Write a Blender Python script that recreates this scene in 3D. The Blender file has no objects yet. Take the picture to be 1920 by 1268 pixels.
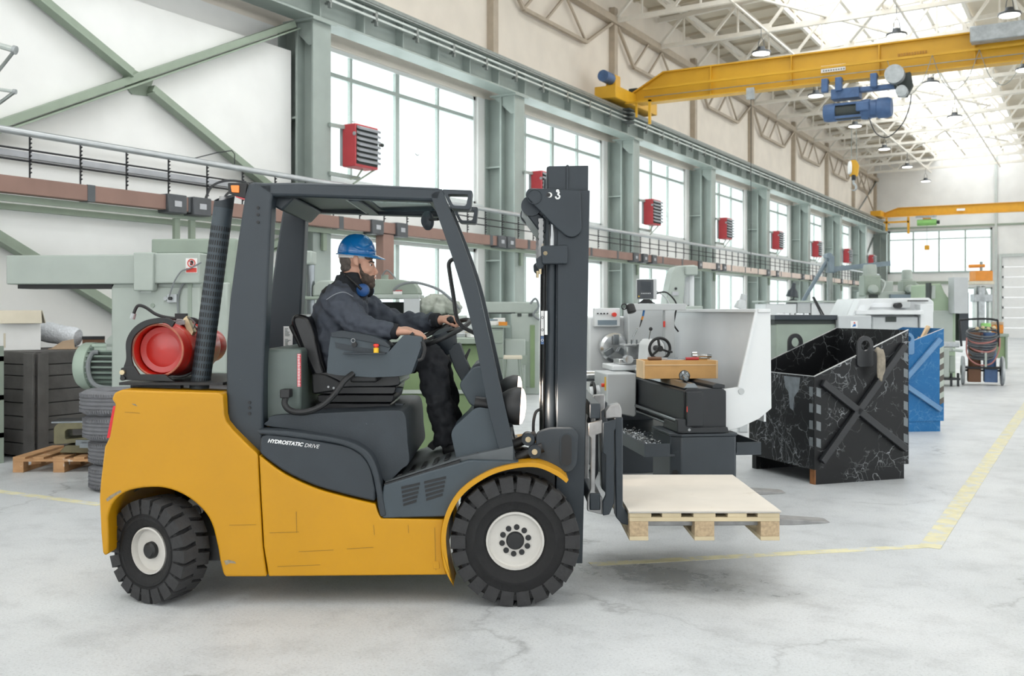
import bpy, bmesh, math, random
from mathutils import Matrix, Vector
R = math.radians
random.seed(7)
SC = bpy.context.scene
COL = SC.collection
F = 1867.0            # focal length in pixels of the 1920 px frame (35 mm lens)
HZ = 582.0            # row of the horizon
EYE = 1.5             # camera height
TH = R(30.2)          # camera yaw in the hall frame (x: into the hall from the window wall, y: along the hall)
CT, ST = math.cos(TH), math.sin(TH)

# ---------------------------------------------------------------- camera
cam = bpy.data.cameras.new('camera')
cam.sensor_width = 36.0
cam.lens = F / 1920 * 36.0
cam.shift_y = -(634 - HZ) / 1920
cam.dof.use_dof = True
cam.dof.focus_distance = 5.3
cam.dof.aperture_fstop = 4.5
cam.clip_end = 400
camo = bpy.data.objects.new('camera', cam)
camo.location = (0, 0, EYE)
camo.rotation_euler = (R(90), 0, TH)
COL.objects.link(camo)
SC.camera = camo

# ---------------------------------------------------------------- sky, daylight, exposure
SKY = 3.0
w = bpy.data.worlds.new('overcast_sky')
SC.world = w
w.use_nodes = True
bg = w.node_tree.nodes['Background']
bg.inputs[0].default_value = (0.955, 0.98, 1.0, 1)
bg.inputs[1].default_value = SKY
SC.view_settings.view_transform = 'Standard'
SC.view_settings.look = 'None'
SC.view_settings.gamma = 1.0
SC.view_settings.use_curve_mapping = False
SC.view_settings.exposure = -0.72
SC.cycles.max_bounces = 5
SC.cycles.diffuse_bounces = 3
SC.cycles.glossy_bounces = 3
SC.cycles.transmission_bounces = 4
SC.cycles.transparent_max_bounces = 10
SC.cycles.caustics_reflective = False
SC.cycles.caustics_refractive = False
SC.cycles.use_light_tree = False
SC.cycles.adaptive_threshold = 0.04

def daylight(name, loc, rot, sx, sy, lum, col=(0.95, 0.98, 1.0)):
    l = bpy.data.lights.new(name, 'AREA')
    l.shape = 'RECTANGLE'; l.size = sx; l.size_y = sy
    l.energy = lum * math.pi * sx * sy
    l.color = col
    o = bpy.data.objects.new(name, l)
    o.location = loc; o.rotation_euler = rot
    COL.objects.link(o)
    return o
UC = [11.54 + 6 * k for k in range(-5, 9)]       # column lines along the hall; index 5 is the first one in view
def uc(k): return 11.54 + 6 * k
WALLX = -10.75
WIN_BAYS = [-4, -3, -2, 0, 1, 2, 3, 4, 5, 6]  # negative bays lie out of view, openings added to let in light
# the overcast sky outside each run of windows and above each strip of skylights
daylight('window_daylight', (WALLX - 0.35, uc(3) + 2.96, 3.5), (0, R(-90), 0), 5.0, 41.5, SKY * 1.15)
daylight('window_daylight', (WALLX - 0.35, uc(-3) + 2.96, 3.5), (0, R(-90), 0), 5.0, 17.5, SKY * 1.15)  # sky for the added openings out of view
daylight('skylight_daylight', (-5.3, 23, 11.2), (0, 0, 0), 4.3, 78, SKY * 1.5)
daylight('skylight_daylight', (8.3, 23, 11.2), (0, 0, 0), 4.3, 78, SKY * 1.5)
daylight('window_daylight', (14.6, 18, 4.0), (0, R(90), 0), 4.4, 66, SKY * 1.0)
daylight('window_daylight', (1.7, -14.6, 4.2), (R(90), 0, 0), 16.0, 4.6, SKY * 1.2)
daylight('window_daylight', (-7.36, 60.5, 3.6), (R(-90), 0, 0), 5.5, 5.0, SKY * 1.0)

# ---------------------------------------------------------------- coordinate helpers
def CW(X, Y, z=0.0):
    """camera-aligned ground coordinates (X right, Y ahead) -> hall coordinates"""
    return Vector((CT * X - ST * Y, ST * X + CT * Y, z))
def at(px, py, Y):
    return CW((px - 960) * Y / F, Y, EYE - (py - HZ) * Y / F)
def lx(px, Y): return (px - 960) * Y / F
def lz(py, Y): return EYE - (py - HZ) * Y / F

# ---------------------------------------------------------------- mesh builder
def spl(pts, n=6, closed=False):
    """Catmull-Rom through the points"""
    P = [Vector(p) for p in pts]
    out = []
    m = len(P)
    for i in range(m if closed else m - 1):
        if closed:
            a, b, c, d = P[(i - 1) % m], P[i], P[(i + 1) % m], P[(i + 2) % m]
        else:
            a, b, c, d = P[max(i - 1, 0)], P[i], P[i + 1], P[min(i + 2, m - 1)]
        for j in range(n):
            t = j / n
            out.append(0.5 * ((2 * b) + (c - a) * t + (2 * a - 5 * b + 4 * c - d) * t * t + (3 * b - a - 3 * c + d) * t ** 3))
    if not closed: out.append(P[-1].copy())
    return [tuple(v) for v in out]
def rnd(poly, r, n=4):
    """round the corners of a 2-d polygon"""
    out = []
    m = len(poly)
    rr = r if isinstance(r, (list, tuple)) else [r] * m
    for i in range(m):
        p = Vector(poly[i][:2]); a = Vector(poly[i - 1][:2]); b = Vector(poly[(i + 1) % m][:2])
        da, db = (a - p), (b - p)
        k = min(rr[i], da.length * 0.48, db.length * 0.48)
        if k <= 1e-6:
            out.append((p.x, p.y)); continue
        s, e = p + da.normalized() * k, p + db.normalized() * k
        for j in range(n + 1):
            t = j / n
            q = s * (1 - t) ** 2 + p * 2 * t * (1 - t) + e * t * t
            out.append((q.x, q.y))
    return out
def arc(cx, cz, r, a0, a1, n=16, rz=None):
    rz = r if rz is None else rz
    return [(cx + r * math.cos(R(a0 + (a1 - a0) * i / n)), cz + rz * math.sin(R(a0 + (a1 - a0) * i / n))) for i in range(n + 1)]

class MB:
    def __init__(s, M=None): s.v = []; s.f = []; s.M = M
    def add(s, vs, fs):
        o = len(s.v)
        if s.M is not None: vs = [tuple(s.M @ Vector(p)) for p in vs]
        s.v += [tuple(p) for p in vs]; s.f += [tuple(i + o for i in f) for f in fs]
        return s
    def box(s, x0, x1, y0, y1, z0, z1):
        return s.add([(x0, y0, z0), (x1, y0, z0), (x1, y1, z0), (x0, y1, z0), (x0, y0, z1), (x1, y0, z1), (x1, y1, z1), (x0, y1, z1)],
                     [(0, 3, 2, 1), (4, 5, 6, 7), (0, 1, 5, 4), (1, 2, 6, 5), (2, 3, 7, 6), (3, 0, 4, 7)])
    def cbox(s, c, d):
        return s.box(c[0] - d[0] / 2, c[0] + d[0] / 2, c[1] - d[1] / 2, c[1] + d[1] / 2, c[2] - d[2] / 2, c[2] + d[2] / 2)
    def prism(s, poly, a0, a1, axis='y'):
        n = len(poly)
        m = {'y': lambda p, a: (p[0], a, p[1]), 'x': lambda p, a: (a, p[0], p[1]), 'z': lambda p, a: (p[0], p[1], a)}[axis]
        vs = [m(p, a0) for p in poly] + [m(p, a1) for p in poly]
        fs = [tuple(range(n)), tuple(range(2 * n - 1, n - 1, -1))] + [(i, (i + 1) % n, (i + 1) % n + n, i + n) for i in range(n)]
        return s.add(vs, fs)
    def ring(s, outer, inner, a0, a1, axis='y'):
        """frame between two polygons with equal point count"""
        n = len(outer)
        m = {'y': lambda p, a: (p[0], a, p[1]), 'x': lambda p, a: (a, p[0], p[1]), 'z': lambda p, a: (p[0], p[1], a)}[axis]
        vs = [m(p, a0) for p in outer] + [m(p, a0) for p in inner] + [m(p, a1) for p in outer] + [m(p, a1) for p in inner]
        fs = []
        for i in range(n):
            j = (i + 1) % n
            fs += [(i, j, n + j, n + i), (2 * n + i, 3 * n + i, 3 * n + j, 2 * n + j), (i, 2 * n + i, 2 * n + j, j), (n + i, n + j, 3 * n + j, 3 * n + i)]
        return s.add(vs, fs)
    def cyl(s, p0, p1, r0, r1=None, n=16, caps=True):
        r1 = r0 if r1 is None else r1
        p0, p1 = Vector(p0), Vector(p1)
        d = (p1 - p0).normalized()
        u = d.orthogonal().normalized(); v = d.cross(u)
        vs = []
        for p, r in ((p0, r0), (p1, r1)):
            vs += [p + (u * math.cos(2 * math.pi * i / n) + v * math.sin(2 * math.pi * i / n)) * r for i in range(n)]
        fs = [(i, (i + 1) % n, (i + 1) % n + n, i + n) for i in range(n)]
        if caps: fs += [tuple(range(n - 1, -1, -1)), tuple(range(n, 2 * n))]
        return s.add(vs, fs)
    def lathe(s, prof, p0, d, n=24, cap=True):
        """profile of (radius, distance along d)"""
        p0, d = Vector(p0), Vector(d).normalized()
        u = d.orthogonal().normalized(); v = d.cross(u)
        vs = []
        for r, t in prof:
            vs += [p0 + d * t + (u * math.cos(2 * math.pi * i / n) + v * math.sin(2 * math.pi * i / n)) * max(r, 1e-4) for i in range(n)]
        fs = []
        for k in range(len(prof) - 1):
            fs += [(k * n + i, k * n + (i + 1) % n, (k + 1) * n + (i + 1) % n, (k + 1) * n + i) for i in range(n)]
        if cap: fs += [tuple(range(n - 1, -1, -1)), tuple(range((len(prof) - 1) * n, len(prof) * n))]
        return s.add(vs, fs)
    def torus(s, c, d, Rr, r, n=32, m=10):
        c, d = Vector(c), Vector(d).normalized()
        u = d.orthogonal().normalized(); v = d.cross(u)
        vs = []
        for i in range(n):
            e = u * math.cos(2 * math.pi * i / n) + v * math.sin(2 * math.pi * i / n)
            vs += [c + e * (Rr + r * math.cos(2 * math.pi * j / m)) + d * r * math.sin(2 * math.pi * j / m) for j in range(m)]
        fs = [(i * m + j, ((i + 1) % n) * m + j, ((i + 1) % n) * m + (j + 1) % m, i * m + (j + 1) % m) for i in range(n) for j in range(m)]
        return s.add(vs, fs)
    def tube(s, path, r, n=8, closed=False):
        P = [Vector(p) for p in path]
        m = len(P)
        vs = []
        u = None
        for i, p in enumerate(P):
            if closed: t = P[(i + 1) % m] - P[i - 1]
            else: t = P[min(i + 1, m - 1)] - P[max(i - 1, 0)]
            t = t.normalized() if t.length > 1e-9 else Vector((0, 0, 1))
            u = t.orthogonal() if u is None else (u - t * u.dot(t))
            if u.length < 1e-6: u = t.orthogonal()
            u.normalize()
            v = t.cross(u)
            rr = r[i] if isinstance(r, (list, tuple)) else r
            vs += [p + (u * math.cos(2 * math.pi * j / n) + v * math.sin(2 * math.pi * j / n)) * rr for j in range(n)]
        fs = []
        for i in range(m if closed else m - 1):
            k = (i + 1) % m
            fs += [(i * n + j, i * n + (j + 1) % n, k * n + (j + 1) % n, k * n + j) for j in range(n)]
        if not closed: fs += [tuple(range(n - 1, -1, -1)), tuple(range((m - 1) * n, m * n))]
        return s.add(vs, fs)
    def bar(s, p0, p1, w_, h_, up=(0, 0, 1)):
        """square bar from p0 to p1: w_ sideways, h_ along up"""
        p0, p1 = Vector(p0), Vector(p1)
        d = (p1 - p0).normalized(); up = Vector(up)
        sd = d.cross(up)
        if sd.length < 1e-4: sd = d.orthogonal()
        sd.normalize(); up = sd.cross(d).normalized()
        a, b = sd * w_ / 2, up * h_ / 2
        return s.add([p0 - a - b, p0 + a - b, p0 + a + b, p0 - a + b, p1 - a - b, p1 + a - b, p1 + a + b, p1 - a + b],
                     [(0, 1, 2, 3), (7, 6, 5, 4), (0, 4, 5, 1), (1, 5, 6, 2), (2, 6, 7, 3), (3, 7, 4, 0)])
    def ball(s, c, r, n=16, m=10):
        c = Vector(c); r = (r, r, r) if not isinstance(r, (tuple, list)) else r
        vs = [c + Vector((0, 0, -r[2]))]
        for j in range(1, m):
            a = -math.pi / 2 + math.pi * j / m
            vs += [c + Vector((r[0] * math.cos(a) * math.cos(2 * math.pi * i / n), r[1] * math.cos(a) * math.sin(2 * math.pi * i / n), r[2] * math.sin(a))) for i in range(n)]
        vs.append(c + Vector((0, 0, r[2])))
        fs = [(0, 1 + (i + 1) % n, 1 + i) for i in range(n)]
        for j in range(m - 2):
            fs += [(1 + j * n + i, 1 + j * n + (i + 1) % n, 1 + (j + 1) * n + (i + 1) % n, 1 + (j + 1) * n + i) for i in range(n)]
        t = len(vs) - 1; b = 1 + (m - 2) * n
        fs += [(b + i, b + (i + 1) % n, t) for i in range(n)]
        return s.add(vs, fs)
    def loft(s, rings, cap=True):
        n = len(rings[0]); vs = [p for r in rings for p in r]; fs = []
        for k in range(len(rings) - 1):
            fs += [(k * n + i, k * n + (i + 1) % n, (k + 1) * n + (i + 1) % n, (k + 1) * n + i) for i in range(n)]
        if cap: fs += [tuple(range(n - 1, -1, -1)), tuple(range((len(rings) - 1) * n, len(rings) * n))]
        return s.add(vs, fs)
    def build(s, name, m, parent=None, bevel=0, seg=2, ang=35, label=None, kind=None):
        me = bpy.data.meshes.new(name)
        me.from_pydata(s.v, [], s.f)
        bm = bmesh.new(); bm.from_mesh(me)
        bmesh.ops.recalc_face_normals(bm, faces=bm.faces)
        bm.to_mesh(me); bm.free()
        me.polygons.foreach_set('use_smooth', [True] * len(me.polygons))
        me.set_sharp_from_angle(angle=R(ang))
        me.materials.append(MAT[m] if isinstance(m, str) else m)
        o = bpy.data.objects.new(name, me)
        COL.objects.link(o)
        if parent is not None: o.parent = parent
        if bevel:
            b = o.modifiers.new('bevel', 'BEVEL'); b.width = bevel; b.segments = seg; b.limit_method = 'ANGLE'; b.angle_limit = R(32)
            b.harden_normals = False
        if label: o['label'] = label
        if kind: o['kind'] = kind
        return o
def tag(o, label, cat, group=None):
    o['label'] = label; o['category'] = cat
    if group: o['group'] = group
    return o
def thing(name, label, cat, loc=(0, 0, 0), rz=0.0, group=None):
    o = bpy.data.objects.new(name, None); COL.objects.link(o)
    o.empty_display_size = 0.1
    o.location = loc; o.rotation_euler = (0, 0, rz)
    return tag(o, label, cat, group)
def camthing(name, label, cat, X, Y, rot=0.0, group=None, z=0.0):
    return thing(name, label, cat, CW(X, Y, z), TH + R(rot), group)
def struct(name, mb, m, parent=None, **k):
    o = mb.build(name, m, parent, **k)
    if parent is None: o['kind'] = 'structure'
    return o
def copy_tree(o, parent=None):
    c = o.copy(); COL.objects.link(c)
    if parent is not None: c.parent = parent
    for ch in list(o.children): copy_tree(ch, c)
    return c
def share(o, parent, loc=None, rot=None, scale=None):
    """another object with the same mesh under the same or another parent"""
    c = o.copy(); COL.objects.link(c); c.parent = parent
    if loc is not None: c.location = loc
    if rot is not None: c.rotation_euler = rot
    if scale is not None: c.scale = scale
    return c
ORD = ['first', 'second', 'third', 'fourth', 'fifth', 'sixth', 'seventh', 'eighth', 'ninth', 'tenth', 'eleventh', 'twelfth', 'thirteenth', 'fourteenth', 'fifteenth', 'sixteenth', 'seventeenth', 'eighteenth', 'nineteenth', 'twentieth']

# ---------------------------------------------------------------- materials
MAT = {}
def lin(h):
    h = h.lstrip('#')
    c = [int(h[i:i + 2], 16) / 255 for i in (0, 2, 4)]
    return [x / 12.92 if x <= 0.04045 else ((x + 0.055) / 1.055) ** 2.4 for x in c]
def mat(name, hexcol, rough=0.5, metal=0.0, var=0.08, scale=6.0, wear=None, bump=0.0, bscale=60.0, coat=0.0, emit=None, estr=0, spec=0.5):
    """noise-varied paint; wear = (colour, amount 0..1, scale)"""
    m = bpy.data.materials.new(name); m.use_nodes = True
    nt = m.node_tree; N = nt.nodes; L = nt.links
    b = N['Principled BSDF']
    c = lin(hexcol)
    b.inputs['Roughness'].default_value = rough
    b.inputs['Metallic'].default_value = metal
    b.inputs['Specular IOR Level'].default_value = spec
    b.inputs['Coat Weight'].default_value = coat
    b.inputs['Coat Roughness'].default_value = 0.15
    tc = N.new('ShaderNodeTexCoord')
    nz = N.new('ShaderNodeTexNoise'); nz.inputs['Scale'].default_value = scale; nz.inputs['Detail'].default_value = 5
    L.new(tc.outputs['Object'], nz.inputs['Vector'])
    rp = N.new('ShaderNodeValToRGB')
    rp.color_ramp.elements[0].position = 0.3; rp.color_ramp.elements[1].position = 0.7
    rp.color_ramp.elements[0].color = [max(0, x * (1 - var)) for x in c] + [1]
    rp.color_ramp.elements[1].color = [min(1, x * (1 + var)) for x in c] + [1]
    L.new(nz.outputs['Fac'], rp.inputs['Fac'])
    out = rp.outputs['Color']
    if wear:
        n2 = N.new('ShaderNodeTexNoise'); n2.inputs['Scale'].default_value = wear[2]; n2.inputs['Detail'].default_value = 8; n2.inputs['Roughness'].default_value = 0.7
        L.new(tc.outputs['Object'], n2.inputs['Vector'])
        r2 = N.new('ShaderNodeValToRGB')
        t = 0.72 - 0.3 * wear[1]
        r2.color_ramp.elements[0].position = t; r2.color_ramp.elements[1].position = t + 0.06
        L.new(n2.outputs['Fac'], r2.inputs['Fac'])
        mx = N.new('ShaderNodeMix'); mx.data_type = 'RGBA'
        L.new(r2.outputs['Color'], mx.inputs[0]); L.new(out, mx.inputs[6])
        mx.inputs[7].default_value = lin(wear[0]) + [1]
        out = mx.outputs[2]
    L.new(out, b.inputs['Base Color'])
    if bump:
        n3 = N.new('ShaderNodeTexNoise'); n3.inputs['Scale'].default_value = bscale; n3.inputs['Detail'].default_value = 4
        L.new(tc.outputs['Object'], n3.inputs['Vector'])
        bp = N.new('ShaderNodeBump'); bp.inputs['Strength'].default_value = bump; bp.inputs['Distance'].default_value = 0.01
        L.new(n3.outputs['Fac'], bp.inputs['Height']); L.new(bp.outputs['Normal'], b.inputs['Normal'])
    if emit:
        b.inputs['Emission Color'].default_value = lin(emit) + [1]; b.inputs['Emission Strength'].default_value = estr
    MAT[name] = m
    return m
def glassmat(name, tint, gloss=0.08, rough=0.05, trans=(1, 1, 1), diffuse=0.0, fres=0.2):
    m = bpy.data.materials.new(name); m.use_nodes = True
    nt = m.node_tree; N = nt.nodes; L = nt.links
    N.remove(N['Principled BSDF'])
    t = N.new('ShaderNodeBsdfTransparent'); t.inputs[0].default_value = tuple(lin(tint)) + (1,)
    g = N.new('ShaderNodeBsdfGlossy'); g.inputs['Roughness'].default_value = rough
    mx = N.new('ShaderNodeMixShader')
    fr = N.new('ShaderNodeLayerWeight'); fr.inputs['Blend'].default_value = 0.5
    pw = N.new('ShaderNodeMath'); pw.operation = 'POWER'; pw.inputs[1].default_value = 5.0; L.new(fr.outputs['Facing'], pw.inputs[0])
    ma = N.new('ShaderNodeMath'); ma.operation = 'MULTIPLY_ADD'; ma.inputs[1].default_value = fres; ma.inputs[2].default_value = gloss; L.new(pw.outputs[0], ma.inputs[0])
    L.new(ma.outputs[0], mx.inputs[0])
    L.new(t.outputs[0], mx.inputs[1]); L.new(g.outputs[0], mx.inputs[2])
    o = mx.outputs[0]
    if diffuse:
        d = N.new('ShaderNodeBsdfTranslucent'); d.inputs[0].default_value = (0.9, 0.92, 0.92, 1)
        m2 = N.new('ShaderNodeMixShader'); m2.inputs[0].default_value = diffuse
        L.new(o, m2.inputs[1]); L.new(d.outputs[0], m2.inputs[2]); o = m2.outputs[0]
    L.new(o, N['Material Output'].inputs[0])
    MAT[name] = m
mat('wall', '#EBEBE8', 0.85, var=0.05, scale=1.2, bump=0.15, bscale=8)
mat('wall_warm', '#E7DED1', 0.85, var=0.05, scale=1.5)
mat('roof_deck', '#CDC3B0', 0.8, var=0.05, scale=1.0)
mat('truss', '#E6E1D6', 0.6, var=0.04)
mat('eaves', '#B5A896', 0.7, var=0.08)
mat('steel_green', '#98A29C', 0.45, var=0.06, scale=3, wear=('#93a093', 0.12, 9))
mat('brace_green', '#93A08F', 0.5, var=0.06, scale=5, wear=('#d8dcd4', 0.05, 30))
mat('rail_steel', '#8C928F', 0.4, 0.5, var=0.15, scale=10)
mat('rail_light', '#C3CAC6', 0.4, 0.3, var=0.08, scale=10)
mat('dark_gap', '#3A403E', 0.7)
mat('window_frame', '#DADEDC', 0.5, var=0.03)
mat('window_bar', '#AEB9B4', 0.5, var=0.05)
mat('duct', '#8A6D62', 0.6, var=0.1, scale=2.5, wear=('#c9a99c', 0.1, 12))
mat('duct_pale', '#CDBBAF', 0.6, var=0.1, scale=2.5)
mat('duct_box', '#4A4D50', 0.5, var=0.12, scale=10)
mat('pipe_silver', '#B9BDBF', 0.3, 0.6, var=0.06)
mat('black_metal', '#1E2023', 0.45, 0.2, var=0.15, scale=12)
mat('cable', '#2B2D30', 0.6)
mat('heater_red', '#C4484E', 0.45, var=0.06, wear=('#e4b9b5', 0.08, 10))
mat('heater_grey', '#AEB0B4', 0.45, 0.2, var=0.08)
mat('crane_yellow', '#D3A128', 0.45, var=0.06, scale=2, wear=('#8a7438', 0.08, 14))
mat('crane_amber', '#E2A52B', 0.5, var=0.05)
mat('hoist_blue', '#46628A', 0.5, var=0.15, scale=8, wear=('#8597a8', 0.2, 16))
mat('grey_galv', '#A9AEB0', 0.45, 0.4, var=0.18, scale=9)
mat('green_hoist', '#8CC470', 0.5)
mat('faded_print', '#B07E2E', 0.6)
mat('lamp_metal', '#4E5255', 0.4, 0.3)
mat('lamp_glow', '#FFFFFF', 0.5, emit='#FFFDF6', estr=9)
mat('door_white', '#F0F0EE', 0.6, var=0.02)
glassmat('window_glass', '#F4F8F7', 0.05, 0.08)
glassmat('sky_panel', '#FFFFFF', 0.03, 0.3, diffuse=0.1)
# ================================================================ floor
def floor_material():
    m = bpy.data.materials.new('concrete'); m.use_nodes = True
    nt = m.node_tree; N = nt.nodes; L = nt.links; b = N['Principled BSDF']
    tc = N.new('ShaderNodeTexCoord')
    def noise(s, d=6, r=0.6):
        n = N.new('ShaderNodeTexNoise'); n.inputs['Scale'].default_value = s; n.inputs['Detail'].default_value = d; n.inputs['Roughness'].default_value = r
        L.new(tc.outputs['Object'], n.inputs['Vector']); return n
    def ramp(src, stops):
        r = N.new('ShaderNodeValToRGB'); e = r.color_ramp.elements
        while len(e) < len(stops): e.new(0.5)
        for i, (p, c) in enumerate(stops):
            e[i].position = p; e[i].color = (lin(c) + [1]) if isinstance(c, str) else (c, c, c, 1)
        L.new(src, r.inputs['Fac']); return r.outputs['Color']
    def mix(f, a, bb, mode='MIX'):
        x = N.new('ShaderNodeMix'); x.data_type = 'RGBA'; x.blend_type = mode
        if isinstance(f, (int, float)): x.inputs[0].default_value = f
        else: L.new(f, x.inputs[0])
        L.new(a, x.inputs[6]); L.new(bb, x.inputs[7]); return x.outputs[2]
    base = ramp(noise(0.5, 5).outputs['Fac'], [(0.3, '#B8BCBE'), (0.5, '#C7CACC'), (0.7, '#D2D5D6')])
    blot = ramp(noise(3.2, 9, 0.72).outputs['Fac'], [(0.36, 0.86), (0.5, 1.0), (0.66, 1.04)])
    c = mix(1.0, base, blot, 'MULTIPLY')
    grit = ramp(noise(75, 5, 0.8).outputs['Fac'], [(0.34, 0.62), (0.47, 0.97), (0.7, 1.06)])
    c = mix(0.8, c, grit, 'MULTIPLY')
    # hairline cracks
    wob = noise(1.3, 5); vm = N.new('ShaderNodeVectorMath'); vm.operation = 'MULTIPLY_ADD'
    vm.inputs[1].default_value = (1.1, 1.1, 1.1); L.new(wob.outputs['Color'], vm.inputs[0]); L.new(tc.outputs['Object'], vm.inputs[2])
    vo = N.new('ShaderNodeTexVoronoi'); vo.feature = 'DISTANCE_TO_EDGE'; vo.inputs['Scale'].default_value = 0.33
    L.new(vm.outputs[0], vo.inputs['Vector'])
    crack = ramp(vo.outputs['Distance'], [(0.0, 0.62), (0.006, 0.9), (0.016, 1.0)])
    cm = ramp(noise(0.6, 2).outputs['Fac'], [(0.48, 0.0), (0.6, 1.0)])
    c2 = mix(1.0, c, crack, 'MULTIPLY')
    c = mix(cm, c, c2)
    # oily damp stain with streaks beside the drive wheel
    sp = CW(0.86, 5.62)
    sub = N.new('ShaderNodeVectorMath'); sub.operation = 'SUBTRACT'; sub.inputs[1].default_value = sp
    L.new(tc.outputs['Object'], sub.inputs[0])
    rot = N.new('ShaderNodeMapping'); rot.inputs['Rotation'].default_value = (0, 0, -TH - R(14)); rot.inputs['Scale'].default_value = (0.60, 1.5, 1)
    L.new(sub.outputs[0], rot.inputs['Vector'])
    ln = N.new('ShaderNodeVectorMath'); ln.operation = 'LENGTH'; L.new(rot.outputs[0], ln.inputs[0])
    n4 = noise(5.5, 10, 0.78)
    ad = N.new('ShaderNodeMath'); ad.operation = 'MULTIPLY_ADD'; ad.inputs[1].default_value = 1.9; L.new(n4.outputs['Fac'], ad.inputs[0]); L.new(ln.outputs['Value'], ad.inputs[2])
    st = ramp(ad.outputs[0], [(0.0, 1.0), (1.0, 1.0)])
    r = N.new('ShaderNodeMapRange'); r.inputs['From Min'].default_value = 1.15; r.inputs['From Max'].default_value = 1.55; r.inputs['To Min'].default_value = 0.45; r.inputs['To Max'].default_value = 0.0
    L.new(ad.outputs[0], r.inputs['Value'])
    dk = N.new('ShaderNodeRGB'); dk.outputs[0].default_value = lin('#7A7C7C') + [1]
    c = mix(r.outputs[0], c, dk.outputs[0])
    L.new(c, b.inputs['Base Color'])
    rr = N.new('ShaderNodeMapRange'); rr.inputs['To Min'].default_value = 0.42; rr.inputs['To Max'].default_value = 0.16
    L.new(r.outputs[0], rr.inputs['Value']); rr.inputs['From Max'].default_value = 0.75
    L.new(rr.outputs[0], b.inputs['Roughness'])
    bp = N.new('ShaderNodeBump'); bp.inputs['Strength'].default_value = 0.22; bp.inputs['Distance'].default_value = 0.01
    L.new(noise(30, 6, 0.7).outputs['Fac'], bp.inputs['Height']); L.new(bp.outputs['Normal'], b.inputs['Normal'])
    MAT['concrete'] = m
floor_material()
struct('floor', MB().box(-11.2, 14.6, -14.6, 61.0, -0.2, 0.0), 'concrete')
mat('line_yellow', '#D3CDA9', 0.6, var=0.1, scale=9, wear=('#c6c8c5', 0.72, 7))
def floor_line(pts, wd, label, dz=0.0):
    t = MB()
    for a, b in zip(pts[:-1], pts[1:]):
        a, b = Vector(a), Vector(b); d = (b - a).normalized(); n = Vector((-d.y, d.x, 0)) * wd / 2
        a = a - d * wd / 2; b = b + d * wd / 2
        q = [a - n, b - n, b + n, a + n]
        t.add([tuple(p + Vector((0, 0, 0.0005 + dz))) for p in q] + [tuple(p + Vector((0, 0, 0.002 + dz))) for p in q], [(0, 3, 2, 1), (4, 5, 6, 7), (0, 1, 5, 4), (1, 2, 6, 5), (2, 3, 7, 6), (3, 0, 4, 7)])
    tag(t.build('floor_marking', 'line_yellow'), label, 'floor marking', 'worn yellow lines on the floor')
def gnd(px, py): Y = F * EYE / (py - HZ); return CW((px - 960) * Y / F, Y)
c0 = gnd(1745, 1024)
floor_line([gnd(1120, 1058), c0], 0.085, 'faded yellow floor line running in front of the raised pallet')
floor_line([c0, c0 + Vector((0, 14, 0))], 0.13, 'faded yellow floor line running down the hall beside the skips', 0.0008)
floor_line([gnd(-60, 914), gnd(182, 946)], 0.09, 'faded yellow floor line leading to the tyre stack')

# ================================================================ window wall
OP0, OP1 = 0.36, 5.56         # opening along a bay
ZL0, ZL1, ZU0, ZU1 = 1.2, 2.75, 3.64, 5.83
EAVE = 9.95
wl = MB()
X0, X1 = WALLX - 0.22, WALLX
Y0, Y1 = -14.4, 60.0
wl.box(X0, X1, Y0, Y1, 0.0, ZL0)
wl.box(X0, X1, Y0, Y1, ZL1, ZU0)
edges = sorted([(uc(k) + OP0, uc(k) + OP1) for k in WIN_BAYS])
prev = Y0
for a, b in edges + [(Y1, Y1)]:
    wl.box(X0, X1, prev, a, ZL0, ZL1); wl.box(X0, X1, prev, a, ZU0, ZU1); prev = b
wall_left = struct('wall_left', wl, 'wall')
struct('wall_left_upper', MB().box(X0, X1, Y0, Y1, ZU1, EAVE), 'wall_warm')
struct('wall_left_lining', MB().box(X1, -10.45, -2.0, 11.32, 0, 5.42), 'wall')
# sheet panels with joints on the closed bay beside the first column, and its ledges
pan = None
for i in range(5):
    a = 0.85 + i * 2.08
    pass
struct('trim_1', MB().box(-10.45, -10.39, -1.0, 11.3, 3.22, 3.29), 'heater_grey')
struct('trim_2', MB().box(-10.45, -10.40, -1.0, 11.3, 2.62, 2.69), 'brace_green')
# right wall, rear wall, end wall
wr = MB()
wr.box(14.2, 14.42, Y0, Y1, 0, 1.9); wr.box(14.2, 14.42, Y0, Y1, 6.1, 9.95)
prev = Y0
for k in (-4, -3, -2, -1, 0, 1, 2, 3, 4, 5, 6):
    wr.box(14.2, 14.42, prev, uc(k) + 0.4, 1.9, 6.1); prev = uc(k) + 5.5
wr.box(14.2, 14.42, prev, Y1, 1.9, 6.1)
struct('wall_right', wr, 'wall')
wb = MB()
wb.box(-10.75, 14.2, -14.4, -14.2, 0, 1.9); wb.box(-10.75, 14.2, -14.4, -14.2, 6.5, 10.9)
wb.box(-10.75, -6.4, -14.4, -14.2, 1.9, 6.5); wb.box(9.8, 14.2, -14.4, -14.2, 1.9, 6.5)
struct('wall_back', wb, 'wall')

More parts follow.
